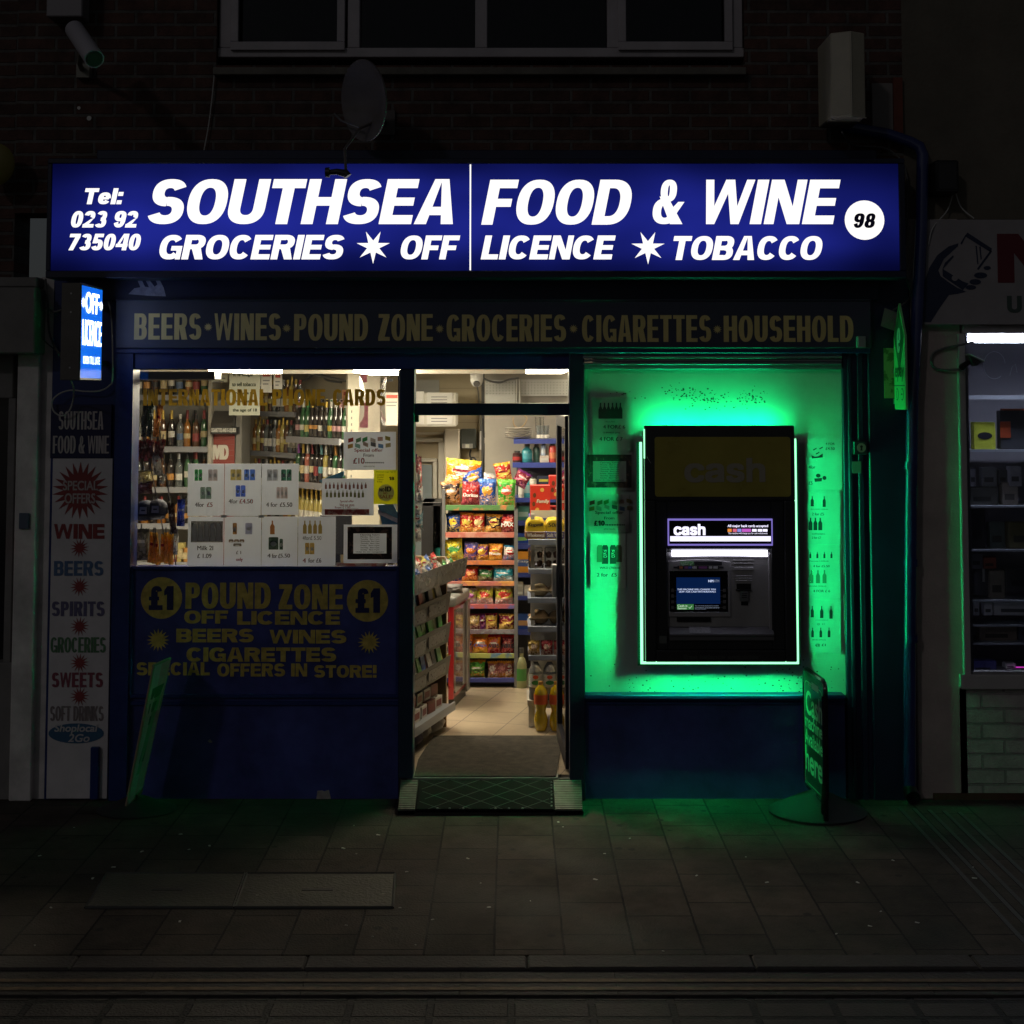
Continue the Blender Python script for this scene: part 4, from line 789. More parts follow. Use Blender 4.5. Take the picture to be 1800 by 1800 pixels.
for a0, a1, b0, b1 in ((705, 735, 700, 729), (973, 1022, 976, 1024)):
    m = MB(); slab(m, a0, a1, b0, b1, -.004)
    for k in range(17):
        f = (k+.2)/17; g = f+.032
        P0, P1 = ramp_pt(a0, f)*(1-f)+ramp_pt(b0, f)*f, ramp_pt(a1, f)*(1-f)+ramp_pt(b1, f)*f; P2, P3_ = ramp_pt(a1, g)*(1-g)+ramp_pt(b1, g)*g, ramp_pt(a0, g)*(1-g)+ramp_pt(b0, g)*g
        q = [P3_, P2, P1, P0]; v = [p+Vector((0, 0, -.004)) for p in q]+[p+Vector((0, 0, .003)) for p in q]; m.add(v, [(0, 3, 2, 1), (4, 5, 6, 7), (0, 1, 5, 4), (1, 2, 6, 5), (2, 3, 7, 6), (3, 0, 4, 7)])
    m.build('ribbed_plate', RIB, t)
m = MB(); a, b = ramp_pt(698, 1), ramp_pt(1026, 1); m.box(a.x, b.x, -.30, -.05, 0, .028); m.build('base', mat('dark_timber', (.02, .018, .016), .8, bump=.3), t, bevel=.003)
# door mat inside
m = MB(); pts = [G(728, 1364, .13), G(735, 1335, .13), G(762, 1293, .13), G(990, 1293, .13), G(985, 1320, .13), G(977, 1364, .13)]; m.prismz(pts[::-1], .122, .131)
tag(m.build('door_mat', mat('mat_fibre', (.07, .06, .045), .95, var=.5, vs=16, bump=1, bs=220)), 'large worn brown entrance mat on the tiles inside the doorway', 'door mat')

# ================================================= pavement signs
t = thing('pavement_sign', 'black framed green pavement sign reading Cash machine Available here', 'pavement sign', (*G(1437, 1430), 0))
xa, ya = PX(1414, 1280, -.06), -.06; xb, yb_ = PX(1450, 1280, -.46), -.46
U = (Vector((xb, yb_, 0))-Vector((xa, ya, 0))); Wd = U.length; U.normalize(); V = Vector((0, 0, 1)); N = Vector((U.y, -U.x, 0)); 
if N.x > 0: N = -N
O = Vector((xa, ya, 0)); fr = (O, U, V, N); zl, zh = .10, .735
def rrect(x0, x1, z0, z1, r, n=6):
    out = []
    for cx_, cz_, a0 in ((x1-r, z0+r, -90), (x1-r, z1-r, 0), (x0+r, z1-r, 90), (x0+r, z0+r, 180)):
        for k in range(n+1): a = math.radians(a0+90*k/n); out.append((cx_+r*math.cos(a), cz_+r*math.sin(a)))
    return out
Mx = Matrix((( U.x, -N.x, 0, O.x), (U.y, -N.y, 0, O.y), (0, 0, 1, 0), (0, 0, 0, 1)))
m = MB(Mx); m.prism(rrect(.012, Wd-.012, zl+.012, zh-.012, .045), -.002, .012); m.build('panel', mat('cash_sign_green', (.008, .035, .02), .4), t)
m = MB(Mx); rp = rrect(0, Wd, zl, zh, .055); m.tube([(x, .005, z) for x, z in rp+rp[:1]], .013, 8); m.build('frame', mat('black_gloss_frame', (.01, .01, .01), .15), t)
m = MB(); m.text('Cash', fr, .05, Wd-.035, .50, .63, .03, d=.004); m.text('machine', fr, .03, Wd-.035, .425, .50, .03, d=.004); m.text('Available', fr, .03, Wd-.035, .335, .415, .025, d=.004); m.text('here', fr, .03, Wd-.045, .19, .325, .03, d=.004)
rp2 = rrect(.028, Wd-.028, zl+.028, zh-.06, .04); m.v += []
for i in range(len(rp2)):
    a, b = rp2[i], rp2[(i+1) % len(rp2)]; dx, dz = b[0]-a[0], b[1]-a[1]; l = math.hypot(dx, dz)
    if l > 1e-6: nx, nz = -dz/l*.0022, dx/l*.0022; m.flatf(fr, [[(a[0]+nx, a[1]+nz), (b[0]+nx, b[1]+nz), (b[0]-nx, b[1]-nz), (a[0]-nx, a[1]-nz)]], .0035)
m.flatf(fr, [[(.17, .655), (.30, .655), (.30, .69), (.17, .69)]], .004)
m.build('lettering', mat('pale_green_print', (.42, .62, .45), .5), t)
m = MB(); m.text('note', fr, .10, .165, .66, .684, .03, d=.004); m.build('lettering', mat('pale_green_print', (.4, .6, .4)), t)
m = MB(); gx, gy = G(1437, 1428); m.lathe([(.26, 0), (.265, .012), (.24, .02), (.17, .055), (.10, .09), (.05, .11), (.001, .115)], 40, c=(gx, gy, 0), sx=1, sy=.9); m.build('base', mat('sign_base_rubber', (.022, .024, .024), .75, var=.15), t)
m = MB(); m.tube([(xb+.0, yb_+.05, .02), (xb, yb_+.02, .2)], .016, 8); m.tube([(xb, yb_-.0, .02), (xb, yb_, .66)], .014, 8); m.build('post', mat('black_gloss_frame', (.01, .01, .01)), t)

t = thing('pavement_sign', 'leaning pavement sign with green and pink face seen edge on beside the stall riser', 'pavement sign', (*G(245, 1425), 0))
tan_ = math.tan(math.radians(11)); 
Bn, Bf = Vector((PX(223, 1418, -.46), -.46, PZ(1418, -.46))), Vector((PX(249, 1396, -.12), -.12, PZ(1396, -.12)))
Tn, Tf = Vector((PX(272, 1168, -.46), -.46, PZ(1168, -.46))), Vector((PX(302, 1155, -.12), -.12, PZ(1155, -.12)))
def q4(u, v, d=0):
    p = Bn*(1-u)*(1-v)+Bf*u*(1-v)+Tn*(1-u)*v+Tf*u*v; n = (Bf-Bn).cross(Tn-Bn).normalized()
    if n.x < 0: n = -n
    return p+n*d
def q4box(m, u0, u1, v0, v1, d0, d1, mi=0):
    v = [q4(u0, v0, d0), q4(u1, v0, d0), q4(u1, v1, d0), q4(u0, v1, d0), q4(u0, v0, d1), q4(u1, v0, d1), q4(u1, v1, d1), q4(u0, v1, d1)]
    m.add(v, [(0, 3, 2, 1), (4, 5, 6, 7), (0, 1, 5, 4), (1, 2, 6, 5), (2, 3, 7, 6), (3, 0, 4, 7)], mi)
m = MB(); q4box(m, 0, 1, 0, 1, -.012, 0); m.build('panel', mat('worn_sign_board', (.30, .20, .15), .6), t, bevel=.003)
m = MB(); q4box(m, .03, .42, .01, .985, .0005, .002); m.build('green_band', mat('sign_lime', (.70, .26, .36), .5, var=.15), t)
m = MB(); q4box(m, .42, .97, .05, .985, .0005, .0018); m.build('pink_band', mat('sign_pink', (.80, .16, .24), .5, var=.15), t)
m = MB(); v = [q4(.1, .01, .003), q4(.97, .01, .003), q4(.97, .05, .003)]; m.add(v, [(0, 1, 2)]); m.build('red_corner', mat('sign_corner_red', (.4, .03, .02), .5), t)
m = MB()
def q4text(m, s, u0, u1, v0, v1):
    vs, fs = outline(s); xs = [a for a, b in vs]; zs_ = [b for a, b in vs]
    a0, a1, b0, b1 = min(xs), max(xs), min(zs_), max(zs_)
    m.add([q4(u0+(x-a0)/(a1-a0)*(u1-u0), v0+(z-b0)/(b1-b0)*(v1-v0), .004) for x, z in vs], fs)
q4box(m, .15, .9, .74, .82, .002, .003); q4box(m, .15, .9, .64, .71, .002, .003); q4box(m, .2, .8, .55, .61, .002, .003); q4box(m, .15, .6, .28, .40, .002, .003)
m.build('print_blocks', mat('dark_olive_print', (.06, .07, .03), .6), t)
m = MB(); m.lathe([(.2, 0), (.205, .01), (.18, .02), (.10, .05), (.05, .075), (.001, .08)], 36, c=(*G(240, 1425), 0), sx=1.05, sy=.8); gx, gy = G(240, 1425); m.tube([(gx, gy, .06), q4(.5, .02, -.006)], .02, 8); m.build('base', mat('sign_base_rubber', (.02, .02, .02)), t)
# ================================================= cash machine
YB = -.18
t = thing('cash_machine', 'black cash machine outlined by a glowing green strip on the cream panel', 'cash machine', (PX(1265, 1165, YB), .03, PZ(1165, YB)))
bx0, bx1, bz0, bz1 = PR(1134, 748, 1399, 1164, YB)
HB = mat('machine_housing', (.022, .023, .024), .32, var=.2, coat=.3)
m = MB(); rp = rrect(bx0, bx1, bz0, bz1, .02, 4)
fx0, fx1, fz0, fz1 = PR(1153, 878, 1380, 1143, YB)       # recess opening
gx0, gx1, gz0, gz1 = PR(1174, 966, 1358, 1126, YB)
m.box(bx0, bx1, YB, YB+.05, PZ(880, YB), bz1); m.box(bx0, fx0, YB, YB+.05, bz0, PZ(880, YB)); m.box(fx1, bx1, YB, YB+.05, bz0, PZ(880, YB)); m.box(fx0, fx1, YB, YB+.05, bz0, fz0)
m.box(bx0+.012, bx1-.012, YB+.051, .028, bz0+.012, bz1-.03)
hsg = m.build('housing', HB, t, bevel=.006, seg=2)
m = MB(); yr = YB+.02; m.box(fx0, gx0, yr, YB+.05, fz0, fz1); m.box(gx1, fx1, yr, YB+.05, fz0, fz1); m.box(gx0, gx1, yr, YB+.05, gz1, fz1); m.box(gx0, gx1, yr, YB+.05, fz0, gz0); m.build('inner_frame', mat('machine_inner', (.018, .019, .02), .35), t, bevel=.003)
m = MB(); a, b, c, d = PR(1151, 768, 1390, 873, YB-.004); m.prism(rrect(a, b, c, d, .015, 3), YB-.004, YB+.001); up = m.build('header_panel', mat('olive_header', (.36, .31, .05), .3, var=.12), t)
m = MB(); m.pt('cash', 1203, 805, 1345, 848, YB-.004, .055); m.build('lettering', mat('dull_grey_print', (.36, .33, .25), .5), up)
m = MB(); m.pt('free balance enquiries', 1202, 1150, 1333, 1161, YB, .05); m.build('lettering', mat('faint_print', (.05, .055, .05), .5), hsg)
# lit cash sign
yl = YB+.005
def emi(name, col, s): return mat(name, col, .5, es=s, ec=col)
m = MB(); a, b, c, d = PR(1174, 912, 1358, 959, yl); e = .009; m.box(a, b, yl-.004, yr-.001, c, c+e); m.box(a, b, yl-.004, yr-.001, d-e, d); m.box(a, a+e*.7, yl-.004, yr-.001, c+e, d-e); m.box(b-e*.7, b, yl-.004, yr-.001, c+e, d-e)
ls = m.build('lit_sign_frame', emi('violet_rim', (.22, .17, .60), .9), t)
m = MB(); m.box(a+e*.7, b-e*.7, yl, yr-.001, c+e, d-e); m.build('sign_face', mat('sign_face_dark', (.006, .007, .012), .3), ls)
WE = emi('sign_white_light', (.85, .82, 1), 1.3)
m = MB(); m.pt('cash', 1184, 921, 1240, 941, yl, .06); m.prect(1178, 942.5, 1355, 951.5, yl, .001)
m.pt('All major bank cards accepted', 1279, 922, 1350, 928, yl, .02); m.pt('This machine will charge you for cash withdrawals', 1280, 936, 1349, 939.5, yl, 0)
for x in (1322, 1332, 1341): m.prect(x, 930, x+8, 934.5, yl, .001)
m.build('lettering', WE, ls)
for x, w_, col, nm in ((1279, 7, (.9, .3, .05), 'orange_card'), (1288, 7, (.75, .15, .25), 'red_card'), (1296, 7, (.3, .3, .8), 'blue_card'), (1304, 16, (.6, .12, .6), 'magenta_card')):
    m = MB(); m.prect(x, 929.5, x+w_, 935, yl, .002); m.build('card_logo', emi(nm, col, .9), ls)
# lamp over the keypad
m = MB(); n = 12; v = []
for k in range(n+1):
    x = 1181+(1349-1181)*k/n; bow = 3*((k-n/2)/(n/2))**2
    v += [(PX(x, 967, YB+.02), YB+.018, PZ(967.5, YB)), (PX(x, 978, YB+.045), YB+.04, PZ(978+bow*.4-1, YB+.04))]
m.add(v, [(2*k, 2*k+1, 2*k+3, 2*k+2) for k in range(n)]); m.build('lamp', emi('cool_lamp', (.80, .79, .95), 5.5), t)
# lower fascia
FG = mat('fascia_grey', (.30, .29, .285), .42, var=.1)
yf_ = YB+.048
m = MB(); m.box(gx0, gx1, yf_, yf_+.02, gz0, gz1-.02); 
m.pb(1288, 984, 1325, 986, yf_-.004, yf_); m.pb(1288, 989.5, 1325, 991, yf_-.004, yf_); m.pb(1289, 997, 1325, 1002, yf_-.006, yf_)
for y in (1012, 1016, 1020): m.pb(1293, y, 1322, y+1, yf_-.003, yf_)
m.pb(1352, 975, 1358, 1125, yf_-.02, yf_); fas = m.build('fascia', FG, t, bevel=.0015)
m = MB(); x0, x1, z0, z1 = PR(1175, 984, 1284, 1084, yf_-.012); ptsx = [(x0, z0), (x1, z0), (x1, z1-.012)]+[(x1-(x1-x0)*k/8, z1-.012+.014*math.sin(math.pi*k/8)) for k in range(1, 8)]+[(x0, z1-.008)]
sx0, sx1, sz0, sz1 = PR(1177, 1004, 1280, 1076, yf_-.012)
m.prism([(x, z) for x, z in ptsx if z > 0][:0] or [(x0, sz1), (x1, sz1), (x1, z1-.012)]+[(x1-(x1-x0)*k/8, z1-.012+.014*math.sin(math.pi*k/8)) for k in range(1, 8)]+[(x0, z1-.008)], yf_-.012, yf_)
m.box(x0, x1, yf_-.012, yf_, z0, sz0); m.box(x0, sx0, yf_-.012, yf_, sz0, sz1); m.box(sx1, x1, yf_-.012, yf_, sz0, sz1)
mod = m.build('screen_surround', mat('surround_grey', (.32, .31, .31), .4), t, bevel=.0015)
m = MB(); m.box(sx0, sx1, yf_-.004, yf_+.001, sz0, sz1); sur = m.build('screen_bezel', mat('bezel_black', (.006, .006, .008), .2), mod)
m = MB(); ys = yf_-.005; m.pb(1189, 1015, 1266, 1061.5, ys, ys+.002); scr = m.build('screen', emi('screen_blue', (.0012, .010, .052), 1.0), t)
m = MB(); m.pt('THIS MACHINE WILL CHARGE YOU', 1190.5, 1034.5, 1258, 1037.5, ys, .03); m.pt('£0.99  FOR CASH WITHDRAWALS', 1193.5, 1038.5, 1258, 1041.5, ys, .03); m.pt('NM', 1245, 1019, 1254, 1023.5, ys, .05); m.build('lettering', emi('screen_white', (.6, .68, .9), .9), scr)
m = MB(); m.pt('ATM', 1255, 1019, 1264, 1023.5, ys, 0); m.pt('This cash is fully checked at the machine', 1221.5, 1064, 1263, 1066, ys, 0); m.pt('Convenience. It has been sanitised', 1221.5, 1067, 1264, 1069, ys, 0); m.pt('for your benefit', 1221.5, 1069.5, 1241, 1071.5, ys, 0); m.build('small_lettering', emi('screen_dim_white', (.25, .3, .4), .8), scr)
for (a, b, c, d) in ((1190, 1062, 1219.5, 1071.5), (1196, 987, 1220, 993.8)):
    yy = ys if b > 1000 else yf_-.0125
    m = MB(); m.pb(a, b, c, d, yy-.0005, yy+.001); g_ = m.build('cash_tag', emi('tag_green', (.05, .22, .06), .7) if b > 1000 else mat('tag_green_print', (.15, .45, .15), .5), t)
    m = MB(); w_ = c-a; m.pt('Cash is', a+1, b+.8, a+w_*.62, b+(d-b)*.5, yy-.0006, .03, d=.0006); m.pt('fastest', a+1, b+(d-b)*.55, a+w_*.58, d-.6, yy-.0006, .03, d=.0006)
    x = a+w_*.8; y = (b+d)/2; m.ppoly([(x-3, y), (x-1, y+2), (x+3, y-2.6), (x+3, y-1.4), (x-1, y+3.4), (x-3, y+1.2)], yy-.0006, .001); m.build('lettering', emi('tag_white', (.55, .7, .55), .8) if b > 1000 else mat('tag_white_print', (.7, .8, .7), .5), g_)
m = MB(); m.pb(1220.5, 987, 1269, 993.5, yf_-.0135, yf_-.0121); m.pb(1184, 996, 1272, 999, yf_-.0130, yf_-.0121); m.pb(1191, 994.5, 1264, 1000.5, yf_-.0145, yf_-.0131); m.build('label_strip', mat('dark_strip', (.03, .03, .035), .4), mod)
for x, w_, col, nm in ((1194, 6, (.5, .2, .08), 'printed_orange'), (1203, 6, (.3, .12, .3), 'printed_violet'), (1210, 6, (.12, .15, .5), 'printed_blue'), (1217, 8, (.6, .6, .6), 'printed_white'), (1228, 15, (.3, .1, .3), 'printed_magenta'), (1246, 6, (.6, .6, .6), 'printed_white'), (1254, 8, (.6, .6, .6), 'printed_white')):
    m = MB(); m.prect(x, 995.3, x+w_, 999.7, yf_-.0146, .0005); m.build('card_logo', mat(nm, col, .5), mod)
for y in (1038, 1048, 1058, 1068):
    for x in (1180, 1271):
        m = MB(); m.pb(x, y-2.6, x+5, y+2.6, yf_-.012, yf_-.004); m.pb(x+5 if x < 1200 else x-5, y-.5, x+9 if x < 1200 else x, y+.5, yf_-.0055, yf_-.004); m.build('side_button', mat('button_grey', (.14, .13, .13), .5), sur)
m = MB(); m.pb(1295, 1026, 1320, 1036, yf_-.004, yf_); m.pb(1294, 1036.5, 1321, 1038.5, yf_-.02, yf_); m.build('card_slot', mat('slot_black', (.01, .01, .01), .25), fas)
m = MB(); m.pb(1301, 1039, 1316, 1057, yf_-.02, yf_); m.build('card_reader', mat('reader_grey', (.13, .13, .135), .4), fas, bevel=.002)
m = MB(); 
for y in (1043, 1046.5, 1050): m.pb(1304, y, 1313, y+.8, yf_-.0215, yf_-.0201)
m.pb(1303, 1058, 1315, 1064, yf_-.004, yf_); m.build('reader_mark', mat('slot_black', (.01, .01, .01)), fas)
m = MB(); m.pb(1190, 1085.5, 1249, 1093, yf_-.0125, yf_-.0005); m.build('cash_slot', mat('slot_black', (.01, .01, .01)), fas)
m = MB(); a, b, c, d = PR(1175, 1101, 1358, 1112, yf_); m.prismx([(yf_, d), (yf_-.055, c), (yf_-.055, c-.012), (yf_, c-.012)], a, b); m.box(a, b, yf_-.05, yf_, gz0, c-.0125); ked = m.build('keypad_ledge', mat('ledge_grey', (.10, .098, .10), .4), t, bevel=.002)
m = MB(); q = [(PX(1211, 1102, yf_-.005), yf_-.006, d+.0005-.001), (PX(1247, 1102, yf_-.005), yf_-.006, d-.0005), (PX(1250, 1109, yf_-.05), yf_-.048, c+.004), (PX(1212, 1109, yf_-.05), yf_-.048, c+.004)]
m.add([Vector(p)+Vector((0, -.002, .002)) for p in q], [(0, 1, 2, 3)]); m.build('ledge_plate', mat('ledge_plate', (.2, .2, .2), .5, var=.4, vs=120), ked)
m = MB(); m.pb(1159, 1118, 1172, 1131, yr-.0015, yr-.0002); m.build('sticker', mat('grey_sticker', (.10, .11, .10), .6), t)
m = MB(); 
for i in range(6): a = (1185+i*2.2, 1097+.5*i)
m.tube([P3(1137, 803, YB-.001), P3(1144, 814, YB-.001)], .0012, 4); m.build('scratch', mat('scratch', (.5, .5, .45), .5), hsg)
# LED edge strip: emitting faces on a black holder, top run behind the lip
xl, xr = bx0, bx1; zbt = bz0
hold = mat('shade_flange_black', (.001, .001, .001), 1.0); hold.node_tree.nodes['Principled BSDF'].inputs['Specular IOR Level'].default_value = 0; 
def one_sided(name, col, st):
    m = bpy.data.materials.new(name); m.use_nodes = True; nt = m.node_tree; nt.nodes.clear(); o = _n(nt, 'ShaderNodeOutputMaterial'); e = _n(nt, 'ShaderNodeEmission'); e.inputs[0].default_value = (*col, 1)
    g = _n(nt, 'ShaderNodeNewGeometry'); k = _n(nt, 'ShaderNodeMath', operation='MULTIPLY_ADD'); k.inputs[1].default_value = -st; k.inputs[2].default_value = st; nt.links.new(g.outputs['Backfacing'], k.inputs[0]); nt.links.new(k.outputs[0], e.inputs[1]); nt.links.new(e.outputs[0], o.inputs[0]); return m
LE = [one_sided('green_led', (.002, 1, .28), 180), one_sided('green_led_run', (.002, 1, .27), 420), one_sided('green_led_bottom', (.002, 1, .28), 228)]
zL, zR = PZ(778, YB), PZ(772, YB); yA, yB_ = -.088, -.078; e0, e1 = .021, .013
m = MB()
m.add([(xl-.0205, -.0835, zbt-.022), (xl-.0205, -.0835, zL), (xl-.009, -.0765, zL), (xl-.009, -.0765, zbt-.014)], [(0, 1, 2, 3)], 1)
m.add([(xr+e0+.006, yA, zbt-.022), (xr+e0+.006, yA, zR), (xr+e1+.006, yB_, zR), (xr+e1+.006, yB_, zbt-.014)], [(0, 3, 2, 1)])
m.add([(xl-e0, yA, zbt-.027), (xr+e0, yA, zbt-.027), (xr+e1, yB_, zbt-.019), (xl-e1, yB_, zbt-.019)], [(0, 3, 2, 1)], 2)
led_ = m.build('led_strip', LE, t, normals=False)
m = MB(); fl = .034; yf1, yf2 = -.070, -.066  # holder plus an added flange, shaped to block strip light beside the housing
for s_, xe, zt_ in ((-1, xl, zL), (1, xr+.006, zR)):
    x0, x1 = sorted((xe+s_*.0005, xe+s_*(e1-.001 if s_ > 0 else .0085))); m.box(x0, x1, yA, yf1, zbt-.012, zt_)
    x0, x1 = sorted((xe-s_*.012, xe+s_*fl)); m.box(x0, x1, yf1, yf2, zbt-.005-fl, zt_)
m.box(xl, xr, yA, yf1, zbt-.017, zbt-.002); m.box(xl, xr, yf1+.0005, yf2-.0005, zbt-.005-fl, zbt+.012)
m.build('strip_bracket', hold, t)
m = MB(); ya2, ya = yA-.004, yA-.0005; m.box(xl-e0, xl-.006, ya2, ya, zbt-.027, zL); m.box(xr+.013, xr+e0+.006, ya2, ya, zbt-.027, zR); m.box(xl-.006, xr+.013, ya2, ya, zbt-.027, zbt-.013)
m.build('diffuser', emi('mint_diffuser', (.33, 1, .52), 1.7), led_)
m = MB(); m.box(xl-.0025, xl+.0015, YB-.004, YB+.03, PZ(806, YB), bz1-.02); m.build('led_end', emi('mint_diffuser', (.33, 1, .52), 1.7), led_)
m = MB(); m.box(bx0+.04, bx1-.04, -.06, -.04, bz1-.028, bz1-.018); m.build('led_strip', mat('green_led_top', (.02, .8, .1), .5, es=75, ec=(.002, 1, .28)), t)
# ================================================= posters
def bottle_sil(m, x, y0, y1, w_, Y, d=.001):
    h = y1-y0; m.ppoly([(x-w_/2, y1), (x-w_/2, y0+h*.42), (x-w_*.16, y0+h*.22), (x-w_*.16, y0), (x+w_*.16, y0), (x+w_*.16, y0+h*.22), (x+w_/2, y0+h*.42), (x+w_/2, y1)], Y, d)
SLV = glassmat('plastic_sleeve', (.97, .97, .97), .8, .06, .15)
def poster(lab, x0, y0, x1, y1, Y, sleeve=False, group=None, tilt=0, pm=None, cat='poster'):
    a, b, c, d = PR(x0, y0, x1, y1, Y); t = thing('poster', lab, cat, ((a+b)/2, Y, c), group)
    m = MB(); nx, nz = 6, 6; v = []
    for j in range(nz+1):
        for i in range(nx+1):
            u, w_ = i/nx, j/nz; e = .0025*math.sin(u*5+w_*3+x0) if not sleeve else .0015*math.sin(u*7+w_*4)
            v.append((a+(b-a)*u, Y-abs(e)*.4 if Y < .02 else Y-abs(e), c+(d-c)*w_))
    f = [(j*(nx+1)+i, j*(nx+1)+i+1, (j+1)*(nx+1)+i+1, (j+1)*(nx+1)+i) for j in range(nz) for i in range(nx)]
    m.add(v, f); m.add([(x, y+.0006, z) for x, y, z in v], [q[::-1] for q in f]); s_ = m.build('sheet', pm or PAPER, t)
    if sleeve:
        m = MB(); m.add([(x+(-.006 if i % 7 == 0 else .006 if i % 7 == 6 else 0), y-.008-.004*math.sin(i*1.7), z) for i, (x, y, z) in enumerate(v)], f); m.build('plastic_sleeve', SLV, t)
    return t, s_
def words_(s_, mt, items, Y, bold=.03, name='lettering', d=.004):
    m = MB()
    for it in items: m.pt(it[0], it[1], it[2], it[3], it[4], Y, it[5] if len(it) > 5 else bold, d=d)
    return m.build(name, mt, s_)
def cans(s_, col, x0, y0, x1, y1, Y, n=2, nm=None):
    m = MB(); w_ = (x1-x0)/n
    for i in range(n): m.ppoly([(x0+w_*i+.4, y1), (x0+w_*i+.4, y0+1.5), (x0+w_*i+1.5, y0), (x0+w_*(i+1)-1.5, y0), (x0+w_*(i+1)-.4, y0+1.5), (x0+w_*(i+1)-.4, y1)], Y, .0042)
    m.build('printed_picture', mat('print_'+(nm or '%02d%02d%02d' % tuple(int(c*99) for c in col)), tuple(min(.95, 1.35*c+.02) for c in col), .6, tl=.6, var=.3, vs=60), s_)
    m = MB(); yy = (y0+y1)/2
    for i in range(n): m.pdisc(x0+w_*(i+.5), yy+1, w_*.28, (y1-y0)*.18, Y, .0048)
    m.build('printed_emblem', mat('print_pale', (.6, .6, .55), .6, tl=.3), s_)
Yp = .036; WG = 'paper price posters taped inside the shop window'
BR, RR = mat('print_dark', (.03, .03, .035), .6), mat('print_red', (.30, .02, .03), .6, tl=.2)
t, s = poster('white 4 for £5 poster with green and pale cans', 330, 815, 394, 907, Yp, group=WG)
cans(s, (.02, .18, .04), 342, 825, 356, 845, Yp, 2); cans(s, (.45, .38, .36), 366, 825, 383, 845, Yp, 2); cans(s, (.14, .20, .15), 352, 856, 372, 877, Yp, 2); words_(s, BR, [('4for', 343, 883, 359, 891)], Yp); words_(s, RR, [('£5', 364, 883, 374, 891)], Yp)
t, s = poster('white 4 for £4.50 poster with blue and gold cans', 395, 815, 459, 907, Yp, group=WG)
cans(s, (.45, .34, .10), 405, 825, 425, 844, Yp, 2); cans(s, (.06, .13, .40), 429, 825, 449, 844, Yp, 2); cans(s, (.05, .10, .38), 414, 853, 432, 873, Yp, 2); words_(s, BR, [('4for', 402, 877, 418, 885)], Yp); words_(s, RR, [('£4.50', 421, 877, 445, 885)], Yp)
t, s = poster('white 4 for £5.50 poster with pale cans and a green pair', 460, 815, 525, 905, Yp, group=WG)
cans(s, (.42, .42, .42), 469, 825, 489, 845, Yp, 2); cans(s, (.03, .12, .07), 494, 825, 513, 845, Yp, 2); cans(s, (.5, .40, .36), 486, 856, 506, 876, Yp, 3); words_(s, BR, [('4 for', 468, 883, 488, 891), ('£5.50', 492, 883, 514, 891)], Yp)
t, s = poster('white Milk 2l poster with a dark photo of milk bottles', 330, 908, 393, 1000, Yp, group=WG)
m = MB(); m.prect(336, 916, 392, 953, Yp, .004); m.build('printed_photo', mat('photo_dark', (.13, .12, .11), .6, tl=.7, var=.4, vs=40), s)
m = MB()
for i in range(5): m.ppoly([(338+i*10.5, 951), (337.5+i*10.5, 930), (339+i*10.5, 922), (342+i*10.5, 919), (345+i*10.5, 922), (347+i*10.5, 930), (347+i*10.5, 951)], Yp, .005)
m.build('printed_picture', mat('print_milk', (.9, .9, .88), .6, tl=.75), s); words_(s, BR, [('Milk 2l', 347, 959, 375, 967), ('£ 1.09', 347, 973, 372, 981)], Yp)
t, s = poster('white £1 only poster with a brown jar and small bars', 394, 908, 459, 1000, Yp, group=WG)
cans(s, (.25, .12, .03), 409, 919, 417, 939, Yp, 1); cans(s, (.3, .3, .38), 431, 919, 444, 939, Yp, 1); cans(s, (.16, .10, .06), 402, 948, 430, 953, Yp, 3); cans(s, (.12, .10, .08), 410, 955, 425, 960, Yp, 1); words_(s, BR, [('£ 1', 415, 968, 424, 974)], Yp); words_(s, RR, [('only', 415, 980, 427, 988)], Yp)
t, s = poster('white 4 for £5.50 poster with one amber bottle and dark cans', 460, 908, 523, 1000, Yp, group=WG)
m = MB(); bottle_sil(m, 479, 915, 939, 8, Yp, .0045); m.build('printed_picture', mat('print_amber', (.35, .14, .04), .6, tl=.65), s); cans(s, (.03, .05, .03), 472, 944, 490, 966, Yp, 1); cans(s, (.03, .06, .035), 491, 947, 498, 966, Yp, 1); words_(s, BR, [('4', 470, 973, 476, 980), ('for £', 478, 973, 493, 981), ('5.50', 493, 973, 510, 980)], Yp)
t, s = poster('white 4 for £6 poster with four gold bottles in a row', 524, 908, 590, 1000, Yp, group=WG)
m = MB(); [bottle_sil(m, 536+9*i, 915, 938, 6.5, Yp, .0045) for i in range(4)]; m.build('printed_picture', mat('print_gold', (.42, .30, .08), .6, tl=.65), s); cans(s, (.42, .27, .06), 536, 954, 553, 974, Yp, 2); words_(s, BR, [('4for£ 5.50', 532, 942, 565, 949, .0), ('for £6', 542, 981, 565, 989)], Yp); words_(s, RR, [('4', 532, 981, 538, 989)], Yp)
def special(s, x0, y0, Y, k=1.0, inks=None):
    random.seed(5); cols = [(.3, .04, .03), (.1, .2, .1), (.05, .25, .08), (.4, .35, .3), (.4, .25, .2), (.3, .26, .05), (.35, .2, .05), (.2, .35, .3), (.4, .3, .25), (.1, .1, .1), (.12, .22, .4), (.35, .3, .15)]
    for i in range(12):
        m = MB(); x = x0+6+(i % 6)*13+random.uniform(-1, 1); y = y0+6+(i//6)*10+random.uniform(-2, 2); w_ = 9; a = random.uniform(-2, 2)
        m.ppoly([(x, y+a), (x+w_, y-a), (x+w_, y+7-a), (x, y+7+a)], Y, .0045); m.build('printed_picture', mat('print_%d' % i, cols[i], .6, tl=.6, var=.5, vs=90), s)
t, s = poster('white Special offer From £10 poster in the window', 604, 759, 696, 826, Yp+.001, group=WG)
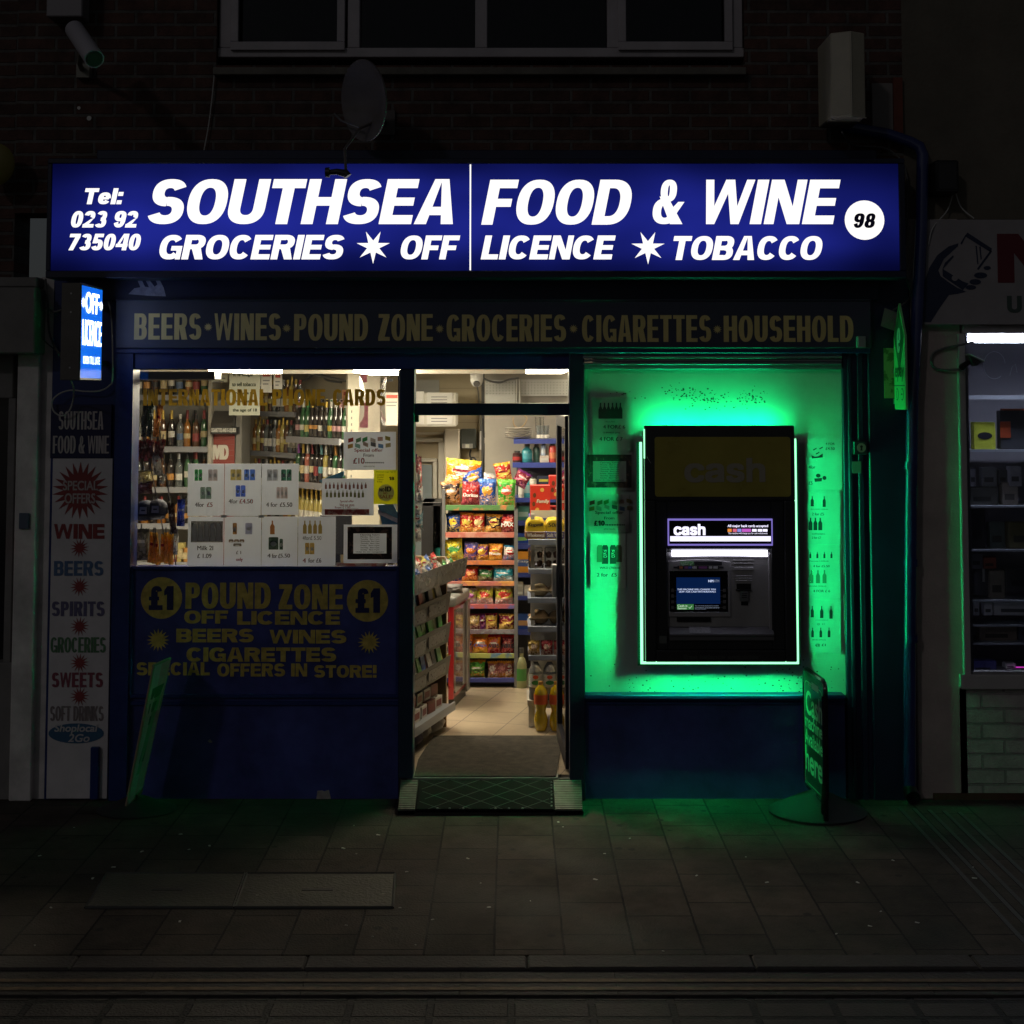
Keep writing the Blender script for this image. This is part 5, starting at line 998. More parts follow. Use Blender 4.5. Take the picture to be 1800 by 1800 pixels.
special(s, 606, 763, Yp+.001); words_(s, RR, [('Special offer', 623, 788, 673, 796), ('£10', 621, 805, 641, 815)], Yp+.001); words_(s, BR, [('From', 639, 797, 657, 803), ('...........', 642, 812, 675, 814.5, .1)], Yp+.001); words_(s, BR, [('while stocks last', 639, 818, 659, 821, 0)], Yp+.001)
t, s = poster('white poster with two rows of small bottles and a red strip', 566, 841, 657, 906, Yp-.001, group=WG)
m = MB()
random.seed(9)
for i in range(11): bottle_sil(m, 573+7*i, 848, 860+random.uniform(-2, 1), 3.5, Yp-.001, .0045)
m.build('printed_picture', mat('print_red_brown', (.22, .08, .06), .6, tl=.2), s); m = MB()
for i in range(10): bottle_sil(m, 575+7*i, 862, 874+random.uniform(-1, 1), 4, Yp-.001, .0045)
m.build('printed_picture', mat('print_olive', (.15, .16, .05), .6, tl=.2), s)
words_(s, RR, [('Special offer', 598, 879, 622, 884, .02), ('Visit our store', 597, 885, 623, 890, .02), ('From £ 1.00............', 589, 890, 630, 894, .02)], Yp-.001)
m = MB(); m.prect(571, 895, 649, 905, Yp-.001, .004); m.build('printed_photo', mat('photo_red', (.3, .06, .05), .6, tl=.2, col2=(.45, .4, .3), vs=25), s)
t, s = poster('yellow NO ID NO SALE age notice in the window', 657, 826, 700, 886, Yp-.003, group=WG, pm=mat('yellow_paper', (.85, .85, .10), .6, tl=.75))
m = MB(); m.pdisc(678.5, 866, 14.5, 14.5, Yp-.003, .004); m.build('printed_disc', mat('print_pale', (.6, .6, .55)), s); words_(s, BR, [('NO', 667, 858, 676, 864), ('ID', 677, 855, 688, 864), ('18', 684, 838, 693, 844)], Yp-.003, .05, d=.005)
words_(s, RR, [('NO', 674, 865, 681, 869), ('SALE!', 667, 870, 690, 876)], Yp-.003, .02, d=.005); words_(s, BR, [('Minimum Legal Age is', 662, 828, 695, 831), ('Lotteries', 663, 833, 675, 836), ('Alcohol', 663, 837, 674, 840), ('Tobacco', 663, 841, 674, 844), ('Knives', 663, 845, 672, 848)], Yp-.003, 0)
HRS = ['Monday   8am-11pm', 'Tuesday   8am-11pm', 'Wednesday  8am-11pm', 'Thursday   8am-11pm', 'Friday   8am-11pm', 'Saturday   8am-11pm', 'Sunday   8am-11pm', 'Under the new management']
def hours(s, x0, y0, x1, y1, Y, k):
    m = MB(); aa, bb = x0+(x1-x0)*.13, x1-(x1-x0)*.12; cc, dd = y0+(y1-y0)*.20, y1-(y1-y0)*.18
    m.prect(x0, y0, x1, cc, Y, .004); m.prect(x0, dd, x1, y1, Y, .004); m.prect(x0, cc, aa, dd, Y, .004); m.prect(bb, cc, x1, dd, Y, .004); m.build('printed_photo', mat('photo_collage', (.03, .02, .015), .5, tl=.15, col2=(.22, .12, .08), vs=22, c2=.52), s)
    a, b = x0+(x1-x0)*.13, x1-(x1-x0)*.12; c, d = y0+(y1-y0)*.20, y1-(y1-y0)*.18
    st = (d-c)/9.4; cx = (a+b)/2; m = MB(); m.pt('Opening hours', cx-(b-a)*.29, c+1, cx+(b-a)*.29, c+1+st*.95, Y, .02, d=.0056)
    for i, h in enumerate(HRS): w_ = (b-a)*(.28 if i < 7 else .42); y = c+1.4+st*(i+1); m.pt(h, cx-w_, y, cx+w_, y+st*.72, Y, .02, d=.0056)
    m.build('lettering', BR, s)
t, s = poster('opening hours notice with dark photo border in the window', 604, 922, 699, 990, Yp, group=WG); hours(s, 611, 926, 689, 983, Yp, 1)
m = MB(); m.pb(591, 989, 678, 998, Yp+.004, Yp+.0045); m.build('strip', mat('colour_strip', (.6, .5, .45), .6, tl=.3, col2=(.5, .05, .05), vs=18), t)
m = MB(); 
for x in (393.5, 459.5): m.prect(x-5, 905, x+5, 910, Yp, .005)
tag(m.build('sticky_tape', mat('sticky_tape', (.6, .6, .55), .25)), 'two strips of sticky tape joining the window price posters', 'tape')
# posters on the cream panel
Yc = .022; GG = 'posters in plastic sleeves on the green lit panel'
PC = mat('panel_paper', (.50, .50, .46), .6, var=.06, vs=10, bump=.2, bs=12)
t, s = poster('poster of six dark bottles above 4 FOR £ 6 beside the cash machine', 1041, 698, 1110, 794, Yc, True, GG, pm=PC)
m = MB(); [bottle_sil(m, 1055.5+7*i, 708, 736, 7.2, Yc, .004) for i in range(6)]; m.build('printed_picture', INK, s); words_(s, INK, [('STELLA (330ml)', 1063, 740, 1081, 743, 0), ('4 FOR£ 6', 1060, 747, 1099, 753.5), ('GUINNESS (pint)', 1060, 759, 1090, 762.5, .03), ('4 FOR £ 7', 1053.5, 768, 1094.5, 775)], Yc)
t, s = poster('green lit opening hours notice with dark border beside the cash machine', 1030, 795, 1112, 862, Yc+.001, True, GG, pm=PC); hours(s, 1032, 799, 1110, 857, Yc+.001, 1)
t, s = poster('green lit Special offer From £10 poster beside the cash machine', 1027, 869, 1106, 935, Yc, True, GG, pm=PC)
special(s, 1030, 873, Yc); words_(s, INK, [('Special offer', 1046, 898, 1096, 905), ('From', 1062, 908, 1080, 913), ('£10', 1044, 915, 1063, 924, .05), ('............', 1064, 921, 1098, 924, .1), ('while stocks', 1061, 928, 1081, 931, 0)], Yc)
t, s = poster('poster of four tall bottles above 2 for £5 beside the cash machine', 1038, 938, 1100, 1034, Yc, True, GG, pm=PC)
for x, col in ((1049, (.12, .2, .12)), (1058, (.02, .03, .03)), (1072, (.02, .03, .03)), (1082, (.1, .05, .04))):
    m = MB(); y = 991 if col[0] < .05 else 988; m.ppoly([(x, y), (x, 962), (x+2, 958), (x+9, 958), (x+11, 962), (x+11, y)], Yc, .004); m.build('printed_picture', mat('bottle_print_%d' % x, col, .6), s)
words_(s, mat('print_pale', (.6, .6, .55)), [('W', 1061, 966, 1067, 970), ('K', 1061, 971, 1067, 975), ('D', 1061, 976, 1067, 980), ('W', 1075, 966, 1081, 970), ('K', 1075, 971, 1081, 975), ('D', 1075, 976, 1081, 980)], Yc, .02, d=.005)
words_(s, INK, [('WKD (700ml)', 1054, 996, 1090, 1001), ('2 for  £5', 1049, 1007, 1084, 1013.5)], Yc)
t, s = poster('poster of can packs with 4 FOR £4.50, topmost beside the shutter rail', 1413, 769, 1480, 862, Yc, True, GG, pm=PC)
m = MB(); m.ppoly([(1426, 800), (1427, 806), (1446, 804), (1446, 797), (1438, 802), (1432, 803)], Yc, .004)
for x, y in ((1429, 790), (1440, 788), (1434, 797)): m.ppoly([(x, y), (x+6, y-3), (x+6, y-1), (x, y+2)], Yc, .004)
m.ppoly([(1431, 841), (1432, 847), (1444, 846), (1445, 840)], Yc, .004); m.pdisc(1438, 836, 4, 3.5, Yc, .004); m.pdisc(1449, 840, 3.4, 3.6, Yc, .004); m.build('printed_picture', INK, s); words_(s, INK, [('4 FOR', 1451, 778, 1467, 782), ('£4.50', 1451, 786, 1467, 791), ('4for', 1421, 818, 1433, 824), ('£5', 1421, 846, 1428, 852)], Yc)
t, s = poster('poster with two small bottles above three large ones by the shutter rail', 1413, 864, 1477, 956, Yc, True, GG, pm=PC)
m = MB(); bottle_sil(m, 1427.5, 872, 890, 5.5, Yc, .004); bottle_sil(m, 1448.5, 872, 891, 5.5, Yc, .004); [bottle_sil(m, x, 910, 932, 7, Yc, .004) for x in (1424.5, 1433, 1441.5)]; m.build('printed_picture', INK, s); words_(s, INK, [('BULMERS (500ml)', 1425, 894, 1455, 897, 0), ('2 for £5', 1427, 901, 1448, 906), ('KOPPARBERG', 1427, 937, 1450, 940, 0), ('2 for £7', 1427, 943, 1443, 947)], Yc)
t, s = poster('poster with four tiny bottles and 4 FOR £ 6 by the shutter rail', 1412, 958, 1477, 1052, Yc, True, GG, pm=PC)
m = MB(); [bottle_sil(m, 1424+12.4*i, 970, 981, 3.4, Yc, .004) for i in range(4)]; m.build('printed_picture', INK, s); m = MB(); [bottle_sil(m, 1426+11.5*i, 1002, 1025, 7, Yc, .004) for i in range(3)]; m.build('printed_picture', mat('print_mid', (.12, .16, .12), .6), s); words_(s, INK, [('Corona ( 330ml)', 1422, 985, 1456, 988, .02), ('4 for £5.50', 1429, 993, 1458, 997), ('PERONI (330ml)', 1419, 1029, 1452, 1032, .02), ('4 FOR £ 6', 1429, 1036.5, 1459, 1041)], Yc)
t, s = poster('poster with two rows of three bottles and @ £1, lowest by the shutter rail', 1412, 1055, 1478, 1148, Yc, True, GG, pm=PC)
m = MB(); [bottle_sil(m, 1427.5+16.5*i, 1065, 1085+i*1.2, 5.5, Yc, .004) for i in range(3)]; [bottle_sil(m, 1428+14.5*i, 1103, 1120, 4.5, Yc, .004) for i in range(3)]; m.build('printed_picture', INK, s); words_(s, INK, [('COBRA (330ml)', 1433, 1089, 1455, 1091, 0), ('@  £1', 1436, 1095, 1449, 1099, 0), ('BECKS (275ml)', 1428, 1123.5, 1451, 1126, .02), ('@ £1', 1433, 1131, 1451, 1137)], Yc)
# ================================================= inside the shop
random.seed(21)
LAMP = mat('tube_light', (1, .95, .85), .5, es=24, ec=(1, .88, .64))
LAMP2 = mat('tube_light_front', (1, .95, .85), .5, es=54, ec=(1, .88, .66))
def ceil_light(x, y, w_, d, lab, s=0):
    t = thing('ceiling_light', lab, 'ceiling light', (x, y, 2.46), 'ceiling lights')
    m = MB(); m.box(x-w_/2-.015, x+w_/2+.015, y-d/2-.015, y+d/2+.015, 2.43, 2.459); m.build('frame', WHITEP, t)
    m = MB(); m.box(x-w_/2, x+w_/2, y-d/2, y+d/2, 2.39, 2.4295); m.build('diffuser', LAMP2 if s else LAMP, t, bevel=.006)
x, y = PX(946, 655, 1.5), 1.5
ceil_light(x+.05, 1.3, .26, 1.2, 'bright ceiling light over the doorway aisle')
ceil_light(PX(672, 670, 2.2), 2.1, .26, 1.2, 'bright ceiling light at the counter beside the door jamb', 1)
ceil_light(PX(470, 650, 2.0), 1.25, .26, 1.2, 'bright ceiling light above the price card in the window', 1)
ceil_light(.7, 3.6, .26, 1.2, 'ceiling light deep in the shop behind the white bay')
CREAM = mat('cream_board', (.44, .37, .25), .7, var=.06); GREYW = mat('grey_wall', (.27, .25, .215), .8, var=.08)
PART = thing('back_partition', 'cream and grey back wall behind the snack rack with a glazed door', 'wall', (-.6, 4.3, FLZ))
Yb = 4.3
m = MB(); m.pb(640, 655, 856, 1250, Yb, Yb+.1); m.build('cream_panelling', CREAM, PART)
m = MB()
for y in (682, 742, 803): m.pb(770, y, 842, y+1, Yb-.006, Yb-.0005)
m.pb(842, 665, 846, 900, Yb-.02, Yb-.0005); m.build('panel_joint', mat('joint_brown', (.3, .25, .17), .7), PART)
m = MB(); m.pb(852, 655, 1060, 1250, 3.2, 3.3); m.build('grey_wall', GREYW, PART)
m = MB(); m.pb(846, 655, 851.5, 900, 3.7, 3.78); m.build('pipe_duct', mat('dark_duct', (.05, .05, .05), .6), PART)
m = MB(); m.pb(780, 755, 807, 1250, Yb-.25, Yb-.02); m.build('column', mat('column_cream', (.55, .50, .42), .7), PART, bevel=.01)
dr = MB(); dr.pb(721, 770, 780, 777, Yb-.1, Yb-.01); dr.pb(721, 760, 800, 764, Yb-.12, Yb-.11); dr.pb(770, 777, 780, 1200, Yb-.1, Yb-.01); dr.pb(760, 812, 768, 1200, Yb-.06, Yb-.01); dr.pb(715, 806, 768, 812, Yb-.06, Yb-.01); d_ = dr.build('inner_door', mat('door_frame_cream', (.55, .52, .45), .5), PART, bevel=.004)
m = MB(); m.pb(715, 817, 759, 1100, Yb-.045, Yb-.04); m.build('glazing', mat('frosted_glazing', (.25, .30, .32), .25), d_)
m = MB(); m.pb(715, 668, 772, 692, Yb-.03, Yb-.01); m.pb(916, 667, 1003, 696, 3.16, 3.19); m.pb(853, 668, 906, 712, 3.16, 3.19); m.build('pegboard', mat('pegboard_grey', (.40, .40, .38), .6), PART)
m = MB(); 
for r in range(5):
    for c in range(26): m.pdisc(856+c*5.6, 672+r*5, .7, .7, 3.16, .002)
m.build('peg_holes', mat('hole_dark', (.08, .08, .07), .8), PART)
m = MB(); m.pb(912, 667, 914.5, 712, 3.10, 3.16); m.pb(907, 667, 909, 712, 3.10, 3.15); m.build('slotted_upright', mat('slot_white', (.5, .5, .46), .5), PART)
# white boxed unit with notices above the inner door
t = thing('air_curtain', 'white boxed unit with printed notices above the inner door', 'wall unit', (PX(760, 750, 3.6), 3.9, PZ(750, 3.6)))
m = MB(); m.pb(700, 690, 802, 750, 3.6, 4.0); m.build('casing', mat('unit_white', (.66, .63, .56), .6), t, bevel=.01)
m = MB(); m.pb(713, 688, 745, 746, 3.585, 3.598); m.pb(750, 690, 795, 746, 3.585, 3.598); m.build('notice', mat('notice_white', (.72, .70, .66), .6, bump=.3, bs=15), t, bevel=.002)
m = MB()
for y in (697, 702, 707, 735, 740): m.prect(758, y, 786, y+1.4, 3.585, .002)
m.build('print_lines', GREYI, t)
t = thing('dome_camera', 'white dome camera hanging from the ceiling over the doorway', 'camera', (PX(838, 660, 2.9), 2.9, 2.46))
cx, yy = PX(838, 664, 2.9), 2.9; zt = 2.46; zb = PZ(680, 2.9)
m = MB(); m.lathe([(.052, zt-.001), (.052, zt-.02), (.048, zb+.045), (.038, zb+.018), (.022, zb+.002), (.001, zb)], 20, c=(cx, yy, 0)); m.build('dome', WHITEP, t)
m = MB(); p = Vector((cx, yy-.040, zb+.026)); m.tube([p, p+Vector((0, -.012, -.008))], [.026, .022], 14); m.build('lens_window', mat('lens_grey', (.10, .10, .10), .2), t)
cable('lead', [(839, 680, 2.9), (841, 692, 3.2), (843, 720, 4.0), (845, 760, 4.2)], .005, CABLE, 'thin lead dropping from the dome camera down the cream panelling')
cable('wall_cable', [(848, 664, 3.0), (862, 670, 3.1), (880, 672, 3.1), (895, 667, 3.1), (912, 664, 3.1)], .008, CABLE, 'black cable sagging under the ceiling beside the dome camera')
cable('wall_cable', [(849, 735, 3.65), (851, 765, 3.65), (855, 770, 3.65), (852, 790, 3.65), (850, 830, 3.65), (848, 860, 3.65)], .009, BLACK, 'black cable running down the corner of the grey wall')
cable('wall_cable', [(828, 790, 4.1), (826, 800, 4.1), (832, 812, 4.1), (840, 818, 4.1), (835, 806, 4.1), (828, 806, 4.1), (832, 820, 4.1), (846, 826, 4.1)], .009, BLACK, 'black cable coiled below the dark wall box')
cable('wall_cable', [(520, 652, 3.8), (560, 660, 3.6), (600, 668, 3.4), (640, 672, 3.4), (690, 668, 3.3)], .012, CABLE, 'dark cable strung under the ceiling above the champagne shelf')
cable('wall_cable', [(500, 678, 4.0), (535, 668, 3.9), (560, 655, 3.8), (575, 668, 3.7), (600, 672, 3.5)], .010, CABLE, 'dark cable tangled beneath the ceiling near the phone card lettering')
t = thing('fuse_box', 'dark green wall box with a small label plate on the cream panelling', 'wall box', (PX(823, 789, 4.2), 4.2, PZ(789, 4.2)))
m = MB(); m.pb(809, 754, 837, 789, 4.16, 4.29); m.build('housing', mat('box_green_grey', (.06, .07, .065), .5), t, bevel=.01)
m = MB(); m.pb(812, 780, 831, 788, 4.15, 4.158); m.build('label_plate', mat('plate_pale', (.3, .3, .28), .5), t); m = MB(); m.pb(818, 781, 825, 787, 4.145, 4.149); m.build('dial', mat('plate_white', (.7, .7, .6), .5), t)
m = MB(); m.pb(843, 758, 851, 791, 4.15, 4.25); tag(m.build('trunking', WHITEP, bevel=.004), 'white trunking box on the corner right of the dark wall box', 'trunking')

# ---- packets
def packet_mesh(w_, h, dp, seed, m=0):
    r = random.Random(seed); nx, nz = 10, 12; v = []; f = []
    sk = r.uniform(-.06, .06); ph = r.uniform(0, 6)
    for side in (-1, 1):
        b = len(v)
        for j in range(nz+1):
            for i in range(nx+1):
                u = i/nx*2-1; k = j/nz
                e = max(0, 1-abs(u)**3.2)*max(0, math.sin(math.pi*min(1, max(0, (k-.04)/.92))))**.55
                zig = (.004 if (i % 2 == 0) else 0) if j in (0, nz) else 0
                wr = .006*math.sin(u*7+k*9+ph)*e+.005*math.sin(u*3-k*15+ph*2)*e
                nar = 1-.10*math.sin(math.pi*k)
                v.append((u*w_/2*nar+sk*h*(k-.5)*k, side*(dp/2*e)+(wr if side < 0 else -wr)*.8, k*h+(zig if j == nz else -zig*0)))
        for j in range(nz):
            for i in range(nx):
                a = b+j*(nx+1)+i; q = (a, a+1, a+nx+2, a+nx+1); f.append(q if side < 0 else q[::-1])
    return v, f
def packet(x0, y0, x1, y1, Y, cols, lab, text=None, tilt=0, lean=0, tcol=None, name='snack_packet', cat='crisp packet', grp='snack packets on the rack', dp=.07, mi=None):
    a, b, c, d = PR(x0, y0, x1, y1, Y); w_, h = b-a, d-c
    t = thing(name, lab, cat, ((a+b)/2, Y, c), grp); t.rotation_euler = (lean, tilt, random.uniform(-.15, .15))
    m = MB(); v, f = packet_mesh(w_, h, min(dp, w_*.55), lab); m.add(v, f, 0, True)
    o = m.loc_build('bag', packmat('pack_'+'_'.join('%02d' % int(99*k) for q in cols for k in q), *cols), t)
    if text:
        m = MB(); fr = (Vector((0, -min(dp, w_*.55)/2-.006, 0)), Vector((1, 0, 0)), Vector((0, 0, 1)), Vector((0, -1, 0)))
        th = min(h*.2, w_*.8/max(2.5, len(text)*.62)*1.1); m.text(text, fr, -w_*.40, w_*.40, h*(text and .40), h*.40+th, .05, .1); m.loc_build('lettering', mat('packet_lettering_%s' % (tcol and ''.join('%02d' % int(q*99) for q in tcol) or 'w'), tcol or (.8, .8, .75), .4), t)
    return t
R_, O_, Y_, G_, B_, P_, K_, W_c, T_, M_ = (.42, .015, .012), (.72, .20, .01), (.78, .60, .03), (.05, .30, .03), (.015, .06, .30), (.14, .02, .14), (.02, .012, .012), (.65, .6, .55), (.02, .28, .38), (.18, .01, .03)
RY = 2.4
RK = thing('snack_rack', 'tall metal rack of crisp shelves facing the doorway', 'shelf rack', (PX(844, 1212, RY), RY, FLZ))
rx0, rx1 = PX(783, 1000, RY), PX(905, 1000, RY)
RM = mat('rack_metal', (.16, .16, .16), .5, .3); LIPW = mat('lip_silver', (.35, .36, .40), .4, .3)
lips = [(888, 897, (.10, .22, .08), (.55, .20, .08)), (936, 945, (.5, .16, .12), (.55, .28, .22)), (985.5, 993, (.6, .2, .05), (.4, .15, .1)), (1022, 1030, (.45, .15, .13), (.6, .28, .08)), (1062, 1070, (.4, .1, .1), (.12, .12, .35)), (1107, 1114.5, (.15, .11, .13), (.25, .24, .26)), (1149, 1157, (.35, .38, .1), (.10, .2, .32)), (1192, 1199.5, (.05, .06, .25), (.05, .06, .25))]
m = MB(); m.box(rx1-.005, rx1+.022, RY-.02, RY+.05, FLZ, PZ(895, RY)); m.build('upright', RM, RK); m = MB(); m.box(rx0-.025, rx0-.003, RY-.02, RY+.05, FLZ, PZ(860, RY)); m.build('upright', RM, RK)
m = MB(); m.box(rx0, rx1, RY+.40, RY+.42, FLZ, PZ(900, RY)); m.build('back_panel', mat('rack_back', (.03, .03, .03), .6), RK)
for a, b, c1, c2 in lips:
    m = MB(); zc = PZ((a+b)/2, RY); m.box(rx0, rx1, RY, RY+.40, zc-.012, zc+.006); s = m.build('shelf', RM, RK)
    m = MB(); x0, x1, z0, z1 = PR(783, a, 904, b, RY-.02); m.box(x0, x1, RY-.02, RY-.001, z0, z1); m.build('price_strip', mat('strip_%d' % a, c1, .35, col2=c2, vs=6), s, bevel=.001)
m = MB(); m.box(rx0, rx1, RY+.06, RY+.4, FLZ, PZ(1199, RY)); m.build('plinth', mat('plinth_dark', (.02, .02, .025), .5), RK)
yk = RY+.045
RN = 'top second third fourth fifth sixth seventh lowest'.split()
rows = [
 [(779, 808, 842, 856, (O_, Y_, W_c), 'big orange crisp bag lying behind the black bag on top of the rack', None, .1, yk+.14), (815, 825, 856, 860, (B_, B_, (.75, .3, .02)), 'big blue tortilla crisp bag on top of the rack behind the dark red one', None, -.25, yk+.12),
  (777, 846, 812, 889, (K_, (.35, .12, .02), (.5, .25, .1)), 'black crisp bag with flames at the fridge end of the top shelf', None, -.1, yk), (810, 847, 843, 889, (R_, M_, R_), 'dark red Doritos bag on the top shelf of the rack', 'Doritos', .05, yk-.01),
  (840, 842, 873, 891, (B_, (.05, .15, .45), (.75, .35, .05)), 'navy crisp bag with orange emblem on the top shelf', None, 0, yk-.01), (873, 843, 906, 891, (G_, (.15, .5, .05), (.7, .1, .05)), 'bright green crisp bag with red emblem on the top shelf', None, .03, yk-.01),
  (848, 832, 876, 852, (W_c, (.3, .3, .3), W_c), 'white crisp bag peeping over the navy one on top of the rack', None, .1, yk+.10), (873, 813, 903, 852, (R_, (.6, .3, .02), (.75, .5, .1)), 'red and gold crisp bag perched above the green one', None, -.15, yk+.02), (896, 826, 924, 853, (M_, P_, (.7, .15, .2)), 'maroon crisp bag sliding off the top end of the rack', None, .5, yk+.03)],
 [(784, 903, 810, 937, (B_, (.02, .04, .1), (.8, .6, .05)), 'navy crisp packet with yellow emblem on the second shelf', None, 0, 0), (806, 901, 832, 937, (R_, (.7, .2, .02), (.8, .6, .1)), 'red chip-stick packet beside the navy one on the second shelf', None, .05, 0), (830, 903, 853, 937, (R_, (.75, .25, .03), (.8, .65, .3)), 'red and yellow packet in the middle of the second shelf', None, -.03, 0), (852, 904, 882, 938, (K_, (.55, .22, .02), (.75, .5, .1)), 'black and orange packet with round emblem on the second shelf', None, .06, 0), (880, 904, 908, 938, (R_, M_, (.5, .12, .04)), 'dark red MAX packet at the end of the second shelf', 'MAX', -.05, 0)],
 [(781, 948, 817, 985, (Y_, Y_, (.1, .4, .1)), 'yellow crisp packet with green swirl on the third shelf', None, -.12, 0), (813, 953, 838, 986, ((.08, .06, .3), (.1, .08, .2), (.7, .2, .03)), 'indigo packet with orange monster on the third shelf', None, .1, 0), (836, 957, 859, 986, (P_, (.5, .2, .02), (.75, .45, .05)), 'plum coloured packet with a burger print on the third shelf', None, 0, 0), (858, 956, 884, 986, (O_, (.75, .3, .02), (.8, .5, .05)), 'orange packet with black lettering on the third shelf', 'Wotsits', 0, 0), (883, 959, 907, 986, (W_c, (.02, .2, .4), R_), 'white packet with a red oval at the end of the third shelf', None, .1, 0)],
 [(793, 998, 814, 1023, (R_, B_, O_), 'red and blue packet nearest the fridge on the fourth shelf', None, -.2, 0), (811, 996, 841, 1023, (R_, O_, (.75, .3, .1)), 'shiny red packet on the fourth shelf', None, 0, 0), (839, 998, 867, 1022, ((.02, .10, .04), (.2, .02, .02), (.1, .25, .06)), 'dark green packet on the fourth shelf', None, .05, 0), (865, 996, 903, 1023, (T_, W_c, (.05, .3, .4)), 'turquoise packet of crinkled crisps on the fourth shelf', None, 0, 0)],
 [(791, 1033, 812, 1062, ((.5, .45, .1), W_c, (.5, .12, .4)), 'pink and lime packet nearest the fridge on the fifth shelf', None, 0, 0), (811, 1034, 838, 1062, ((.5, .5, .1), W_c, (.45, .1, .35)), 'pink and lime packet second from the fridge on the fifth shelf', None, .05, 0), (836, 1030, 868, 1063, ((.55, .5, .06), W_c, (.6, .06, .04)), 'lime and red crisp packet in the middle of the fifth shelf', None, 0, 0), (869, 1030, 903, 1063, ((.55, .5, .06), W_c, (.6, .06, .04)), 'lime and red crisp packet at the end of the fifth shelf', None, 0, 0)],
 [(823, 1079, 844, 1107, ((.45, .3, .08), M_, (.55, .4, .2)), 'gold packet nearest the fridge on the sixth shelf', None, 0, 0), (842, 1079, 855, 1107, (P_, P_, M_), 'narrow plum packet on the sixth shelf', None, 0, 0), (853, 1078, 875, 1108, ((.4, .25, .03), M_, (.75, .5, .1)), 'gold packet in the middle of the sixth shelf', None, 0, 0), (876, 1079, 906, 1108, (M_, (.55, .3, .04), (.75, .5, .1)), 'maroon and gold packet at the end of the sixth shelf', None, 0, 0)],
 [(819, 1116, 831, 1149, (O_, O_, B_), 'orange packet half hidden by the fridge on the seventh shelf', None, 0, 0), (830, 1115, 859, 1150, (O_, (.7, .35, .02), (.75, .3, .05)), 'orange packet with blue lettering on the seventh shelf', 'Chips', 0, 0, (.05, .08, .35)), (856, 1116, 881, 1150, (O_, R_, (.6, .12, .1)), 'orange and red RIBS packet in the middle of the seventh shelf', 'RIBS', 0, 0, (.02, .02, .03)), (880, 1116, 905, 1150, (M_, R_, (.5, .12, .1)), 'dark red RIBS packet at the end of the seventh shelf', 'RIBS', .05, 0, (.02, .02, .03))],
 [(822, 1160, 853, 1192, (G_, (.5, .25, .02), (.2, .5, .05)), 'green RINGS packet on the lowest shelf', 'Rings', 0, 0, (.02, .03, .02)), (857, 1163, 875, 1192, ((.35, .12, .12), (.6, .25, .03), W_c), 'pinkish foil packet beside the green one on the lowest shelf', None, 0, 0), (872, 1162, 890, 1192, ((.35, .12, .12), (.6, .25, .03), (.5, .2, .2)), 'pinkish foil packet in the middle of the lowest shelf', None, .05, 0), (887, 1162, 904, 1192, ((.35, .12, .12), (.65, .3, .04), W_c), 'pinkish foil packet at the end of the lowest shelf', None, 0, 0)]]
for r, row in enumerate(rows):
    for p in row:
        Yq = p[8] if p[8] else yk-.01
        packet(p[0], p[1], p[2], p[3]+1, Yq, p[4], p[5], p[6], p[7], tcol=p[9] if len(p) > 9 else None)
# ---- bottles
GLS = {'green': mat('bottle_green', (.035, .11, .045), .06, coat=1), 'brown': mat('bottle_brown', (.10, .045, .02), .06, coat=1), 'dark': mat('bottle_dark', (.028, .022, .020), .06, coat=1), 'amber': mat('bottle_amber', (.30, .12, .02), .06, coat=1),
       'clear': mat('bottle_clear', (.55, .6, .6), .05, trans=.75), 'rose': mat('bottle_rose', (.45, .14, .10), .06, coat=1), 'gold': mat('bottle_straw', (.45, .36, .10), .06, coat=1)}
PROF = {'wine': [(.001, 0), (.035, .001), (.037, .01), (.037, .19), (.030, .215), (.014, .235), (.013, .295), (.0145, .297), (.0145, .305), (.001, .305)],
        'spirit': [(.001, 0), (.038, .001), (.040, .01), (.040, .17), (.034, .195), (.015, .215), (.014, .27), (.001, .27)],
        'champ': [(.001, 0), (.042, .001), (.044, .01), (.044, .15), (.034, .20), (.018, .25), (.015, .29), (.017, .295), (.017, .31), (.001, .31)],
        'flask': [(.001, 0), (.045, .001), (.047, .01), (.047, .13), (.040, .155), (.015, .17), (.014, .22), (.001, .22)]}
CAPZ = {'wine': (.225, .307, .0155), 'spirit': (.235, .275, .0165), 'champ': (.235, .313, .0), 'flask': (.19, .226, .0165)}
LB = {'white': mat('label_white', (.65, .62, .55), .6, var=.15, vs=60), 'cream': mat('label_cream', (.55, .45, .25), .6, var=.2, vs=60), 'black': mat('label_black', (.02, .02, .02), .5), 'red': mat('label_red', (.25, .04, .04), .5), 'pink': mat('label_pink', (.5, .28, .28), .5), 'orange': mat('label_orange', (.50, .24, .06), .5), 'yellow': mat('label_yellow', (.5, .42, .14), .5), 'blue': mat('label_blue', (.08, .13, .24), .5), 'green': mat('label_green', (.05, .25, .06), .5), 'teal': mat('label_teal', (.12, .30, .34), .5), 'gold': mat('label_gold', (.55, .38, .08), .35, .5), 'silver': mat('label_silver', (.5, .5, .5), .35, .5), 'violet': mat('label_violet', (.25, .06, .3), .5)}
PROTO = {}
def hash_(k): return sum(ord(c) for q in k for c in q)
